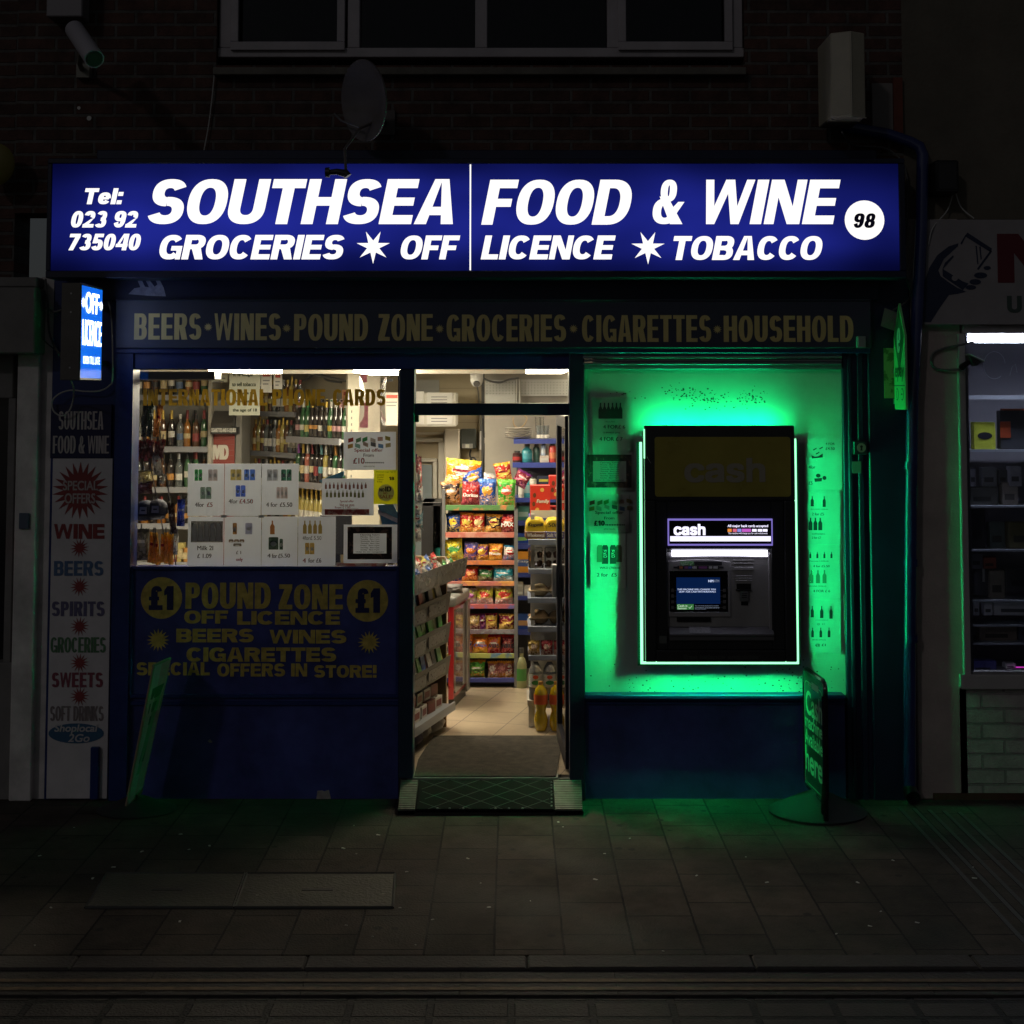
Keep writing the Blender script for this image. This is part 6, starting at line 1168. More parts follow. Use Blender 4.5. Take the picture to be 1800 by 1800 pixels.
def bottle(kind, glass, label, cap, loc, lab, grp='bottles of drink on the liquor shelves', scale=1):
    k = (kind, glass, label, cap)
    if k not in PROTO:
        t = thing('bottle', lab, 'bottle', loc, grp)
        m = MB(); m.lathe(PROF[kind], 14); m.loc_build('glass_body', GLS[glass], t)
        rb = max(r for r, z in PROF[kind])+.0008; z0, z1 = {'w': (.06, .135), 's': (.05, .115), 'c': (.05, .105), 'f': (.035, .09)}[kind[0]]; z0 += .012*(hash_(k) % 3)
        m = MB(); m.lathe([(rb, z0), (rb, z1)], 14); m.loc_build('paper_label', LB[label], t)
        a, b, r = CAPZ[kind]; m = MB(); m.lathe([(.0195 if kind == 'champ' else r, a), (r or .0165, b-.01), (r or .0175, b), (.001, b)], 12); m.loc_build('cap', LB[cap], t)
        PROTO[k] = t; t.scale = (.74*scale, .74*scale, scale); return t
    t = copy_tree(PROTO[k]); t.location = loc; t['label'] = lab; t.scale = (.74*scale, .74*scale, scale); t['group'] = grp; return t
SHM = mat('shelf_grey', (.42, .41, .38), .5, .1, var=.06)
NAMES = {'green': 'green', 'brown': 'brown', 'dark': 'dark', 'amber': 'amber', 'clear': 'clear', 'rose': 'rosé', 'gold': 'straw coloured'}
# unit A, facing the window
YA = 3.7; ax0, ax1 = -3.19, PX(366, 800, YA)
t = thing('liquor_shelves', 'grey liquor shelving between the side wall and the cigarette cabinet', 'shelves', ((ax0+ax1)/2, YA, FLZ))
m = MB(); m.box(ax0, ax1, YA+.30, YA+.32, FLZ, 2.4); m.build('back_panel', mat('shelf_back', (.30, .29, .26), .7), t)
m = MB(); m.box(ax1, ax1+.03, YA-.02, YA+.32, FLZ, 2.4); m.build('side_panel', mat('side_cream', (.40, .38, .33), .6), t)
za = [PZ(y, YA) for y in (787, 858, 922, 990)]
for z in za+[2.23]:
    m = MB(); m.box(ax0, ax1-.002, YA, YA+.30, z-.02, z); s = m.build('shelf', SHM, t); m = MB(); m.prismx([(YA-.03, z-.035), (YA, z-.035), (YA, z+.01), (YA-.012, z+.01)], ax0, ax1-.002); m.build('price_rail', LIPW, s)
random.seed(4)
kindsA = [('wine', 'green', 'cream', 'red'), ('spirit', 'dark', 'orange', 'black'), ('wine', 'dark', 'white', 'gold'), ('spirit', 'brown', 'red', 'black'), ('spirit', 'clear', 'white', 'silver'), ('wine', 'brown', 'cream', 'gold'), ('spirit', 'amber', 'cream', 'red'), ('wine', 'green', 'white', 'black'), ('spirit', 'brown', 'black', 'gold'), ('spirit', 'clear', 'blue', 'white')]
for r, (z, nm) in enumerate(((za[0], 'upper'), (za[1], 'middle'), (2.23, 'highest'), (za[2], 'low'))):
    for i in range(11):
        x = ax1-.05-i*.069
        for dpt in ((0, 1) if r < 2 else (0,)):
            k = kindsA[(i*3+r*5+dpt*4) % len(kindsA)]
            if r == 1: k = kindsA[(i*7+3) % len(kindsA)]
            if r == 3: k = ('flask',)+kindsA[(i*5+1) % len(kindsA)][1:]
            bottle(*k, (x+random.uniform(-.006, .006)-dpt*.03, YA+.07+dpt*.12, z+.001), f'{NAMES[k[1]]} bottle, {ORD[i]} from the cigarette cabinet, {"front" if not dpt else "back"} row of {nm} liquor shelf', 'bottles on the liquor shelves by the side wall')
for i, (x, c, h) in enumerate(((318, 'yellow', .16), (326, 'orange', .12), (306, 'red', .14), (295, 'white', .15))):
    m = MB(); X_ = PX(x, 980, YA+.05); m.box(X_-.03, X_+.03, YA+.03, YA+.1, za[3]+.001, za[3]+h); m.box(X_-.02, X_+.02, YA+.0285, YA+.0295, za[3]+.03, za[3]+h*.7, 1)
    tag(m.build('carton', [LB[c], LB['cream']], bevel=.002), f'small {c} carton on the lowest liquor shelf behind the hanging packets', 'carton', 'cartons on the lowest liquor shelf')
# cigarette cabinet
YC = 3.75; t = thing('cigarette_cabinet', 'grey and red cigarette cabinet with shutter between the liquor shelves', 'cabinet', (PX(396, 900, YC), YC, FLZ))
m = MB(); x0, x1, _, _ = PR(369, 710, 424, 900, YC); m.box(x0, x1, YC+.02, YC+.4, FLZ, 2.2); m.box(x0, x0+.025, YC, YC+.02, FLZ, 2.2); m.box(x1-.05, x1, YC, YC+.02, FLZ, 2.2); m.build('carcass', mat('cabinet_grey', (.22, .21, .19), .5), t, bevel=.004)
m = MB(); zt, zm_ = PZ(722, YC), PZ(750, YC); m.prismx([(YC, zt), (YC-.10, zt-.10), (YC-.12, zm_), (YC, zm_)], x0+.026, x1-.052); m.build('hood', mat('hood_dark', (.07, .065, .06), .4), t, bevel=.003)
m = MB(); m.pb(370, 751, 416, 763, YC-.125, YC-.0); h_ = m.build('name_rail', mat('rail_black', (.03, .03, .03), .4), t); m = MB(); m.pt('CIGARETTES AND E-LIQUIDS', 371, 752.5, 415, 761, YC-.125, .03); m.build('lettering', mat('rail_white', (.6, .6, .55), .5), h_)
m = MB()
for k in range(30): z = zm_-.06-k*.045; m.box(x0+.03, x1-.055, YC-.01-(.003 if k % 2 else 0), YC-.001, z-.043, z)
sh_ = m.build('red_shutter', mat('shutter_red', (.26, .05, .04), .5), t); m = MB(); m.pt('VIVID', 363, 782, 402, 808, YC-.014, .06); m.build('lettering', mat('shutter_white', (.65, .62, .55), .5), sh_)
# unit B, angled wine and champagne shelves
PF = Vector((PX(426, 745, 4.3), 4.3, 0)); PN = Vector((PX(604, 770, 3.0), 3.0, 0)); dv = PN-PF; LN = dv.length; ang = math.atan2(dv.y, dv.x)
MBm = Matrix.Translation(PF)@Matrix.Rotation(ang, 4, 'Z')
t = thing('liquor_shelves', 'angled wine and champagne shelving seen behind the price card', 'shelves', (PF.x, PF.y, FLZ))
m = MB(MBm); m.box(-.1, LN+.02, .30, .32, FLZ, 2.42); m.build('back_panel', mat('shelf_back_b', (.40, .36, .28), .7), t)
m = MB(MBm); m.box(LN, LN+.025, .02, .32, FLZ, 2.42); m.build('side_panel', mat('side_white', (.42, .38, .30), .6), t)
m = MB(MBm); 
for k in range(20): m.box(LN+.0255, LN+.027, .05, .06, 1.2+k*.05, 1.22+k*.05)
m.build('upright_slots', mat('slot_dark', (.1, .1, .1), .6), t)
H1, H2 = [2.09, 1.75, 1.41, 1.08], [1.89, 1.53, 1.17]
for z in H1:
    m = MB(MBm); m.box(-.05, .82, .06, .30, z-.02, z); s = m.build('shelf', SHM, t); m = MB(MBm); m.box(-.05, .82, .045, .0595, z-.035, z+.008); m.build('price_rail', LIPW, s)
for z in H2:
    m = MB(MBm); m.box(.83, LN-.002, -.02, .30, z-.02, z); s = m.build('shelf', SHM, t); m = MB(MBm); m.box(.83, LN-.002, -.04, -.0205, z-.04, z+.01); m.build('price_rail', LIPW, s)
ch = [('champ', 'green', 'yellow', 'green'), ('champ', 'dark', 'orange', 'gold'), ('champ', 'dark', 'orange', 'black'), ('champ', 'dark', 'white', 'black'), ('champ', 'dark', 'black', 'gold'), ('champ', 'green', 'gold', 'white'), ('champ', 'dark', 'pink', 'white'), ('champ', 'dark', 'pink', 'pink'), ('champ', 'green', 'white', 'white')]
wn = [('wine', 'dark', 'white', 'black'), ('wine', 'green', 'white', 'violet'), ('wine', 'dark', 'cream', 'red'), ('wine', 'gold', 'white', 'white'), ('wine', 'dark', 'white', 'black'), ('wine', 'rose', 'white', 'white'), ('wine', 'dark', 'teal', 'teal'), ('wine', 'green', 'white', 'orange'), ('wine', 'dark', 'cream', 'gold'), ('wine', 'dark', 'red', 'black')]
spk = [('spirit', 'clear', 'white', 'red'), ('spirit', 'dark', 'white', 'black'), ('spirit', 'clear', 'silver', 'silver'), ('spirit', 'amber', 'cream', 'gold'), ('wine', 'gold', 'cream', 'gold'), ('spirit', 'brown', 'yellow', 'gold')]
def onB(s, d, z): p = MBm@Vector((s, d, z)); return (p.x, p.y, p.z)
for r, z in enumerate(H1):
    for i in range(12):
        k = spk[(i*5+r*2) % 6]; bottle(*k, onB(.78-i*.069, .12, z+.001), f'{NAMES[k[1]]} bottle, {ORD[i]} along the far wine bay, {["highest", "second", "third", "lowest"][r]} shelf from the ceiling', 'bottles in the far bay of the angled shelves')
for r, z in enumerate(H2):
    for i in range(11):
        for dpt in (0, 1):
            k = (ch[(8-i) % 9] if not dpt else ch[(i+3) % 9]) if r == 0 else (wn[(i*3+r+dpt*5) % 10] if r == 1 else ('wine', 'gold', 'white', 'gold'))
            if r == 2 and dpt: continue
            bottle(*k, onB(LN-.05-i*.072-dpt*.035, .05+dpt*.11, z+.001), f'{NAMES[k[1]]} {"champagne" if k[0]=="champ" else "wine"} bottle, {ORD[i]} from the window end, {"front" if not dpt else "back"} row of {["top", "middle", "bottom"][r]} angled shelf', 'bottles in the near bay of the angled shelves')
# hanging age-limit card and other cards over the counter
t = thing('hanging_card', 'white card about selling tobacco hanging behind the phone card lettering', 'notice', (PX(430, 732, 3.3), 3.3, PZ(732, 3.3)))
m = MB(); m.pb(403, 648, 457, 730, 3.3, 3.304); m.build('card', mat('card_white', (.70, .72, .60), .6, tl=.3, bump=.2, bs=10), t)
m = MB(); 
for tx, a, b, y in (('It is illegal', 410, 445, 656), ('to sell tobacco', 408, 450, 672), ('products to', 410, 446, 688), ('anyone under', 410, 452, 702), ('the age of 18', 409, 452, 718)): m.pt(tx, a, y, b, y+7, 3.3, .03)
m.build('lettering', mat('card_green', (.03, .05, .02), .6), t)
for i, (a, b, c, d, mt, lab) in enumerate(((459, 652, 478, 690, (.68, .66, .6), 'white price card with red patch beside the tobacco card'), (481, 654, 496, 684, (.68, .66, .6), 'white price card with two dark blocks under the ceiling'), (372, 648, 400, 672, (.6, .62, .5), 'white card under the ceiling above the cigarette cabinet'), (601, 685, 626, 752, (.75, .35, .16), 'orange poster on the wall beside the champagne'), (676, 690, 702, 748, (.6, .55, .48), 'grey printed sheet on the white unit by the door jamb'))):
    Yq = 3.45 if i < 4 else 3.2; m = MB(); m.pb(a, b, c, d, Yq, Yq+.004); m.prect(a+3, b+4, c-3, b+10, Yq, .001, 1); m.prect(a+3, b+16, c-4, b+18, Yq, .001, 2); m.prect(a+3, b+22, c-6, b+24, Yq, .001, 2)
    tag(m.build('price_card', [mat('card_%d' % i, mt, .6), mat('card_red_patch', (.5, .08, .05), .6), GREYI]), lab, 'notice')
CLB = glassmat('clear_bag', (.94, .93, .94), .9, .35, .2)
t = thing('plastic_bag', 'clear plastic bag of leaflets hanging above the Special offer poster', 'bag', (PX(655, 756, 1.2), 1.2, PZ(756, 1.2)))
m = MB(); x0, x1, z0, z1 = PR(630, 649, 680, 758, 1.2); v, f = packet_mesh(x1-x0, z1-z0, .12, 5); m.add([((x0+x1)/2+a, 1.2+b, z0+c) for a, b, c in v], f, 0, True); m.build('bag', CLB, t)
m = MB(); m.pb(633, 658, 645, 672, 1.2, 1.204); m.pb(632, 708, 647, 752, 1.2, 1.204); m.build('leaflet', mat('leaflet_pink', (.5, .12, .16), .6, var=.4, vs=30), t)
# counter, till and perspex
t = thing('shop_counter', 'dark shop counter with till behind the window posters', 'counter', (-1.2, 1.9, FLZ))
m = MB(); m.box(-2.3, -.72, 1.6, 2.2, FLZ, .95); m.build('cabinet', mat('counter_dark', (.05, .045, .04), .5), t, bevel=.01); m = MB(); m.box(-2.33, -.70, 1.57, 2.23, .95, .99); m.build('top', mat('counter_top', (.12, .11, .10), .3), t, bevel=.005)
t = thing('till', 'black cash register screen on the counter behind the opening hours notice', 'till', (PX(640, 930, 1.8), 1.8, .99))
m = MB(); x0, x1, z0, z1 = PR(562, 905, 618, 975, 1.7); m.box(x0, x1, 1.7, 1.74, z0, z1); m.build('screen', BLACK, t, bevel=.006); m = MB(); m.box((x0+x1)/2-.03, (x0+x1)/2+.03, 1.72, 1.78, .99, z0+.05); m.box(x0, x1, 1.68, 1.95, .99, 1.02); m.build('stand', BLACK, t, bevel=.004)
t = thing('display_cabinet', 'tall black framed display cabinet with a stack of glasses beside the snack rack', 'cabinet', (PX(762, 1100, 2.6), 2.6, FLZ))
x0, x1, z0, z1 = PR(741, 882, 779, 1200, 2.6); z0 = FLZ
m = MB(); m.box(x0, x0+.09, 2.55, 2.95, z0, z1); m.box(x1-.02, x1, 2.55, 2.95, z0, z1); m.box(x0, x1, 2.55, 2.95, z1-.03, z1); m.box(x0, x1, 2.93, 2.95, z0, z1); m.build('frame', mat('cabinet_black', (.018, .018, .018), .35), t, bevel=.004)
m = MB(); m.box(x0+.09, x1-.02, 2.56, 2.92, z0, .75); m.build('base_cupboard', mat('cabinet_black', (.018, .018, .018)), t)
for i in range(9):
    z = PZ(951, 2.6)-.0-i*.02+.0; m = MB(); m.lathe([(.001, 0), (.022, 0), (.028, .016), (.026, .017)], 12, c=(PX(764, 930, 2.6), 2.68, PZ(925, 2.6)-i*.019)); m.build('stacked_cup', GLS['clear'], t)
m = MB(); m.box(x0+.095, x1-.025, 2.62, 2.7, PZ(960, 2.6)-.14, PZ(960, 2.6)-.02); m.build('price_lights', mat('teal_card', (.05, .45, .35), .5), t)
# ---- news and sweet shelving along the aisle
S1 = Vector((*G(785.5, 1277, FLZ), 0)); S0v = Vector((*G(718, 1325, FLZ), 0)); du = (S1-S0v).normalized(); S0 = S1-du*1.05
Mg = Matrix.Translation(S0)@Matrix(((du.x, -du.y, 0, 0), (du.y, du.x, 0, 0), (0, 0, 1, 0), (0, 0, 0, 1)))
# local: x along the aisle (0 near street .. 1.05 far), y towards the wall, z up
t = thing('magazine_shelves', 'brown magazine and newspaper shelving along the aisle inside the doorway', 'shelf unit', (S0.x, S0.y, FLZ))
LNG = 1.05; WD = mat('brown_board', (.22, .14, .06), .6, var=.15, vs=8); TR = mat('tray_grey', (.065, .062, .056), .45)
m = MB(Mg); m.box(LNG-.02, LNG, 0, .45, FLZ, 1.20); m.build('end_panel', WD, t, bevel=.002)
m = MB(Mg); m.box(0, LNG-.021, .40, .42, FLZ, 1.20); m.build('back_panel', mat('brown_back', (.14, .09, .045), .7), t)
GL_ = mat('mag_gloss', (.3, .3, .3), .3)
tiers = [(.98, .13), (.79, .13), (.58, .12)]
magc = [(.65, .64, .6), (.12, .28, .10), (.5, .48, .45), (.45, .08, .07), (.22, .2, .2), (.6, .57, .52), (.10, .15, .35), (.4, .33, .28), (.6, .48, .08), (.2, .38, .12)]
for r, (z, h) in enumerate(tiers):
    m = MB(Mg); m.prismx([(-.03, z), (-.035, z), (-.015, z-h), (.38, z-h+.13), (.38, z-h+.145), (-.005, z-h+.012)], 0, LNG-.022); s = m.build('tray', TR, t, bevel=.001)
    m = MB(Mg); m.box(.25, .55, -.034, -.031, z-h+.02, z-.035); m.box(.6, .92, -.034, -.031, z-h+.03, z-.03); m.build('tray_label', mat('tray_label', (.10, .097, .09), .3, var=.5, vs=60), s)
    for i in range(17):
        c = magc[(i*7+r*3) % 10]; 
        if r == 1 and i > 3: c = [(.08, .28, .06), (.10, .22, .05), (.3, .34, .22)][i % 3]
        mm = Matrix.Translation((.05+i*.057, -.018+.008*(i % 3), z-h+.02))@Matrix.Rotation(math.radians(-13+random.uniform(-4, 4)), 4, 'X')@Matrix.Rotation(random.uniform(-.12, .12), 4, 'Y')
        m = MB(Mg@mm); m.box(-.036, .036, 0, .012, 0, h*1.75+random.uniform(0, .05)); m.prism([(-.03, h*1.35), (.03, h*1.35), (.03, h*1.6), (-.03, h*1.6)], -.0015, -.0005, 1)
        tag(m.build('magazine', [mat('magazine_%d' % ((i*7+r*3) % 10) if not (r == 1 and i > 3) else 'magazine_green_%d' % (i % 3), c, .35, var=.4, vs=50), GL_], bevel=.001), f'thin magazine, {ORD[16-i]} from the end panel in the {["upper", "middle", "lower"][r]} tray', 'magazine', 'magazines in the aisle trays')
m = MB(Mg); m.prismx([(-.12, 1.20), (-.125, 1.20), (-.105, 1.075), (.40, 1.13), (.40, 1.145), (-.095, 1.088)], .0, LNG+.05); s = m.build('sweet_basket', mat('basket_clear_grey', (.10, .097, .09), .2, var=.4, vs=30), t, bevel=.001)
m = MB(Mg); m.box(0, LNG-.022, -.05, .4, .27-.02, .27); m.box(0, LNG-.022, -.065, -.051, .235, .285); m.build('bottom_shelf', mat('bottom_lip', (.30, .31, .33), .4), t)
random.seed(12)
for i in range(22):
    c = random.choice([(.6, .55, .5), (.5, .04, .04), (.6, .5, .1), (.05, .12, .4), (.55, .5, .45), (.1, .35, .1), (.6, .3, .05)]); mm = Matrix.Translation((.08+(i % 11)*.095, -.07+.13*(i//11)+random.uniform(-.01, .01), 1.10+.02*(i//11)))@Matrix.Rotation(random.uniform(-.5, .5), 4, 'Y')@Matrix.Rotation(-.35, 4, 'X')
    m = MB(Mg@mm); v, f = packet_mesh(.07, .11, .03, i); m.add(v, f, 0, True); tag(m.build('sweet_packet', packmat('sweet_%02d%02d%02d' % tuple(int(q*99) for q in c), c, tuple(q*.6 for q in c), (.65, .6, .5))), f'small sweet packet, {ORD[10-i % 11]} from the far end in the {"front" if i < 11 else "back"} row of the basket', 'sweet packet', 'sweet packets in the grey basket')
for i in range(14):
    c = [(.50, .47, .42), (.16, .05, .03), (.45, .06, .05), (.52, .50, .46)][i % 4 if i % 3 else 0]; x = .08+(i % 7)*.135; z = .271+.075*(i//7)
    m = MB(Mg@Matrix.Translation((x, .0+.03*(i//7), z))@Matrix.Rotation(random.uniform(-.08, .08), 4, 'Z')); m.box(-.055, .055, 0, .16, 0, .072); m.box(-.04, .04, -.001, -.0003, .015, .055, 1)
    tag(m.build('small_carton', [mat('carton_%d' % int(c[0]*99), c, .5, var=.1), mat('carton_print', (.2, .05, .04), .5)], bevel=.002), f'small carton, {ORD[6-i % 7]} from the end panel, {"resting on" if i < 7 else "stacked above"} the bottom aisle shelf', 'carton', 'cartons on the bottom aisle shelf')
for i in range(5):
    x = .1+i*.2; m = MB(Mg@Matrix.Translation((x, -.05+.02*(i % 2), FLZ))); v, f = packet_mesh(.15, .11, .12, i+40); m.add([(a, b+.08, c) for a, b, c in v], f, 0, True); tag(m.build('floor_bag', mat('floor_bag_%d' % (i % 3), [(.5, .45, .38), (.35, .33, .3), (.08, .07, .10)][i % 3], .35, bump=.5, bs=20)), f'soft bag on the floor, {ORD[4-i]} from the end panel under the aisle shelf', 'bag', 'bags on the floor under the aisle shelf')
for i, (px, py, w_, h, c, lab) in enumerate(((722, 835, .09, .26, (.16, .05, .25), 'purple bag of sweets clipped beside the door jamb'), (733, 842, .07, .28, (.45, .12, .12), 'white and red strip of sweets hanging beside the purple bag'), (737, 868, .05, .12, (.5, .5, .5), 'white sweet tub hanging below the red strip'), (728, 895, .11, .13, (.32, .34, .34), 'grey foil bag on top of the sweet basket'), (729, 915, .11, .12, (.16, .28, .32), 'blue grey foil bag under the pale one above the basket'), (727, 935, .10, .12, (.4, .38, .38), 'silver crumpled bag just above the sweet basket'))):
    x, z = PX(px, py, .95), PZ(py, .95); tt = thing('sweet_bag', lab, 'sweet bag', (x, .95, z-h/2)); m = MB(); v, f = packet_mesh(w_, h, .05, i+90); m.add(v, f, 0, True); m.loc_build('bag', packmat('sweetbag_%d' % i, c, tuple(q*.5 for q in c), (.6, .55, .5)), tt)
m = MB(Mg); m.tube([(.62, .2, 1.13), (.62, .2, 1.75)], .01, 8); m.tube([(.62, .2, 1.74), (.62, .1, 1.76)], .006, 6); tag(m.build('display_pole', STEEL), 'thin metal pole rising from the sweet basket to hold hanging bags', 'pole')
# ---- freezer
t = thing('drinks_chiller', 'red and silver low chiller with glass front between the aisle shelves and snack rack', 'chiller', (-.4, 1.95, FLZ))
A_, B2_ = Vector((*G(788, 1246, FLZ), 0)), Vector((*G(816, 1234, FLZ), 0)); 
C0 = Vector((A_.x-.03, A_.y+.30, 0))
zt = FLZ+.70; fx = Vector((PX(797, 1240, A_.y), A_.y+.01, 0)); f2 = Vector((PX(819, 1150, A_.y+.45), A_.y+.45, 0))
m = MB(); quad = [(A_.x, A_.y), (fx.x, fx.y), (f2.x, f2.y), (A_.x-.02, f2.y)]; m.prismz(quad, FLZ+.06, zt-.02); m.build('body', mat('chiller_red', (.38, .015, .02), .3, coat=.5), t, bevel=.004)
m = MB(); u = (f2-fx); nrm = Vector((u.y, -u.x, 0)).normalized(); e = .02
def fpt(s, d): p = fx+u*s+nrm*d; return (p.x, p.y)
m.prismz([fpt(.02, .001), fpt(.98, .001), fpt(.98, .012), fpt(.02, .012)][::-1], FLZ+.10, zt-.04); m.build('glass_door', mat('door_glass', (.22, .18, .16), .12, col2=(.42, .34, .30), vs=7, coat=1), t)
m = MB(); m.prismz([fpt(.80, .013), fpt(1.0, .013), fpt(1.0, .03), fpt(.80, .03)][::-1], FLZ+.04, zt-.03); m.build('chrome_edge', STEEL, t, bevel=.003)
m = MB(); o_ = .02; m.prismz([(A_.x-.01, A_.y-.015), (fx.x+.015, fx.y-.015), (f2.x+.03, f2.y), (A_.x-.03, f2.y)], zt-.02, zt+.05); m.build('lid', mat('lid_grey', (.17, .17, .16), .35), t, bevel=.02, seg=3)
m = MB(); c = [(A_.x+.0, A_.y+.02), (fx.x+.0, fx.y+.03), (f2.x, f2.y-.02), (A_.x, f2.y-.02)]; m.prismz(c, FLZ, FLZ+.06); m.build('foot', BLACK, t)
m = MB(); v, f = packet_mesh(.12, .06, .08, 77); m.add([((A_.x+f2.x)/2-.02+a, A_.y+.2+b, zt+.05+c) for a, b, c in v], f, 0, True); tag(m.build('grey_bundle', mat('bundle_grey', (.08, .07, .065), .5, var=.4, vs=30)), 'small dark bundle lying on the lid of the red chiller', 'bundle')

# ---- blue shelving behind
YU = 2.75; BL = mat('blue_shelf', (.035, .055, .26), .4)
t = thing('blue_shelves', 'blue shelving with toiletries standing behind the bread bay', 'shelf unit', (PX(950, 1210, YU), YU, FLZ))
lipsb = [(772, 780, 903), (813, 822, 901), (875, 883, 906), (915, 924, 906), (955, 965, 906), (1007, 1015, 906), (1048, 1055, 906), (1107, 1116, 906)]
zbl = []
for a, b, xl_ in lipsb:
    m = MB(); x0, x1, z0, z1 = PR(xl_, a, 1012, b, YU); m.box(x0, x1, YU, YU+.02, z0, z1); m.box(x0, x1, YU+.021, YU+.35, z1-.025, z1-.003); m.build('shelf', BL, t); zbl.append(z1)
m = MB(); x0, x1, _, _ = PR(908, 900, 1015, 1000, YU+.35); m.box(x0, x1, YU+.36, YU+.38, FLZ, PZ(826, YU)); m.build('back_panel', mat('blue_back', (.05, .05, .06), .6), t)
m = MB(); x0 = PX(905.5, 900, YU); m.box(x0, x0+.012, YU+.0, YU+.35, FLZ, PZ(885, YU)); m.build('side_panel', mat('blue_side', (.12, .12, .13), .5), t)
TUB = [(.001, 0), (.5, .01), (.5, .75), (.42, .82), (.3, .84), (.3, 1), (.001, 1)]
BOTP = [(.001, 0), (.48, .01), (.5, .05), (.5, .6), (.35, .74), (.2, .78), (.2, .98), (.001, 1)]
def item(kind, x0, y0, x1, y1, Y, col, lab, cat, name, c2=None, grp=None, text=None):
    a, b, c, d = PR(x0, y0, x1, y1, Y); cx = (a+b)/2; w_, h = b-a, d-c
    t = thing(name, lab, cat, (cx, Y+w_/2, c), grp); base = mat('goods_'+'_'.join('%02d' % int(q*99) for q in col), col, .35, var=.08)
    ac = mat('goods_'+'_'.join('%02d' % int(q*99) for q in (c2 or (.6, .6, .55))), c2 or (.6, .6, .55), .4)
    m = MB()
    if kind == 'box':
        dd = min(w_*.5, .12); m.box(a, b, Y, Y+dd, c, d); m.build('carton', base, t, bevel=.002)
        m = MB(); m.box(a+w_*.12, b-w_*.12, Y-.001, Y-.0002, c+h*.3, c+h*.62); pr_ = m.build('print', ac, t)
    else:
        P = TUB if kind == 'tub' else BOTP; m.lathe([(r*w_, z*h) for r, z in P], 18, c=(cx, Y+w_/2, c)); m.build('body', base, t)
        m = MB(); m.lathe([(w_*.503, h*.2), (w_*.503, h*.5)], 18, c=(cx, Y+w_/2, c)); m.build('wrap_label', ac, t)
        m = MB(); zt_ = h*(.86 if kind == 'tub' else .88); m.lathe([(w_*.31 if kind == 'tub' else w_*.24, zt_), (w_*.31 if kind == 'tub' else w_*.24, h*1.005), (.001, h*1.006)], 14, c=(cx, Y+w_/2, c)); m.build('cap', mat('goods_cap', (.05, .05, .05), .4), t)
    if text:
        m = MB(); m.text(text, frontal(Y), a+w_*.1, b-w_*.1, c+h*.45, c+h*.6, .04, .1, d=.003); m.build('lettering', mat('goods_white_text', (.7, .7, .68), .4), t)
    return t
y_ = YU+.05
item('tub', 901, 793, 917, 813, y_, (.04, .015, .015), 'black tin with a red base on the second blue shelf', 'tin', 'hair_product', (.3, .02, .02)); item('bottle', 917, 781, 936, 813, y_, (.02, .16, .19), 'teal mouthwash bottle on the second blue shelf', 'bottle', 'toiletry_bottle', (.05, .25, .3))
item('tub', 937, 781, 949, 813, y_+.05, (.03, .08, .07), 'dark green tube on the second blue shelf', 'tube', 'toiletry_bottle', (.04, .1, .08)); item('tub', 951, 779, 960, 801, y_+.02, (.35, .45, .6), 'pale blue oval bottle standing on a small white carton', 'bottle', 'toiletry_bottle', (.5, .55, .6)); item('box', 949, 801, 965, 813, y_, (.55, .48, .42), 'small white carton under the pale blue bottle', 'carton', 'small_box'); item('tub', 965, 778, 978, 813, y_, (.5, .05, .04), 'bright red tube on the second blue shelf by the door edge', 'tube', 'toiletry_bottle', (.6, .2, .1))
item('tub', 914, 830, 937, 876, y_, (.04, .26, .32), 'tall teal canister on the third blue shelf', 'canister', 'wipes_tub', (.3, .45, .45)); item('tub', 931, 840, 943, 852, y_-.05, (.6, .58, .5), 'short white roll in front of the teal canister', 'roll', 'paper_roll'); item('box', 945, 837, 966, 851, y_-.02, (.02, .03, .06), 'black box with gold print beside the white roll', 'box', 'small_box', (.4, .35, .05)); item('tub', 911, 840, 921, 876, y_-.03, (.5, .5, .45), 'white tube in front of the teal canister', 'tube', 'toiletry_bottle')
item('box', 909, 890, 931, 916, y_, (.06, .20, .17), 'green refill pouch on the fourth blue shelf', 'pouch', 'refill_pouch', (.3, .42, .38)); item('box', 906, 937, 929, 956, y_, (.015, .05, .28), 'blue carton with green flash on the fifth blue shelf', 'carton', 'small_box', (.2, .4, .1)); item('box', 906.5, 969, 933, 1007, y_-.03, (.62, .26, .03), 'orange Easy soap powder box on the sixth blue shelf', 'box', 'washing_powder', (.05, .10, .3), text='Easy')
item('box', 906, 1022, 920, 1035, y_, (.45, .42, .34), 'upper of two pale tubs on the seventh blue shelf', 'tub', 'plastic_tub'); item('box', 906, 1035.2, 920, 1048, y_, (.38, .36, .3), 'lower of two pale tubs on the seventh blue shelf', 'tub', 'plastic_tub'); item('box', 921, 1028, 934, 1048, y_, (.5, .47, .42), 'white tub beside the stacked pale tubs', 'tub', 'plastic_tub'); item('box', 908, 1080, 932, 1108, y_, (.02, .06, .25), 'blue cat food box on the lowest blue shelf', 'box', 'small_box', (.45, .25, .1))
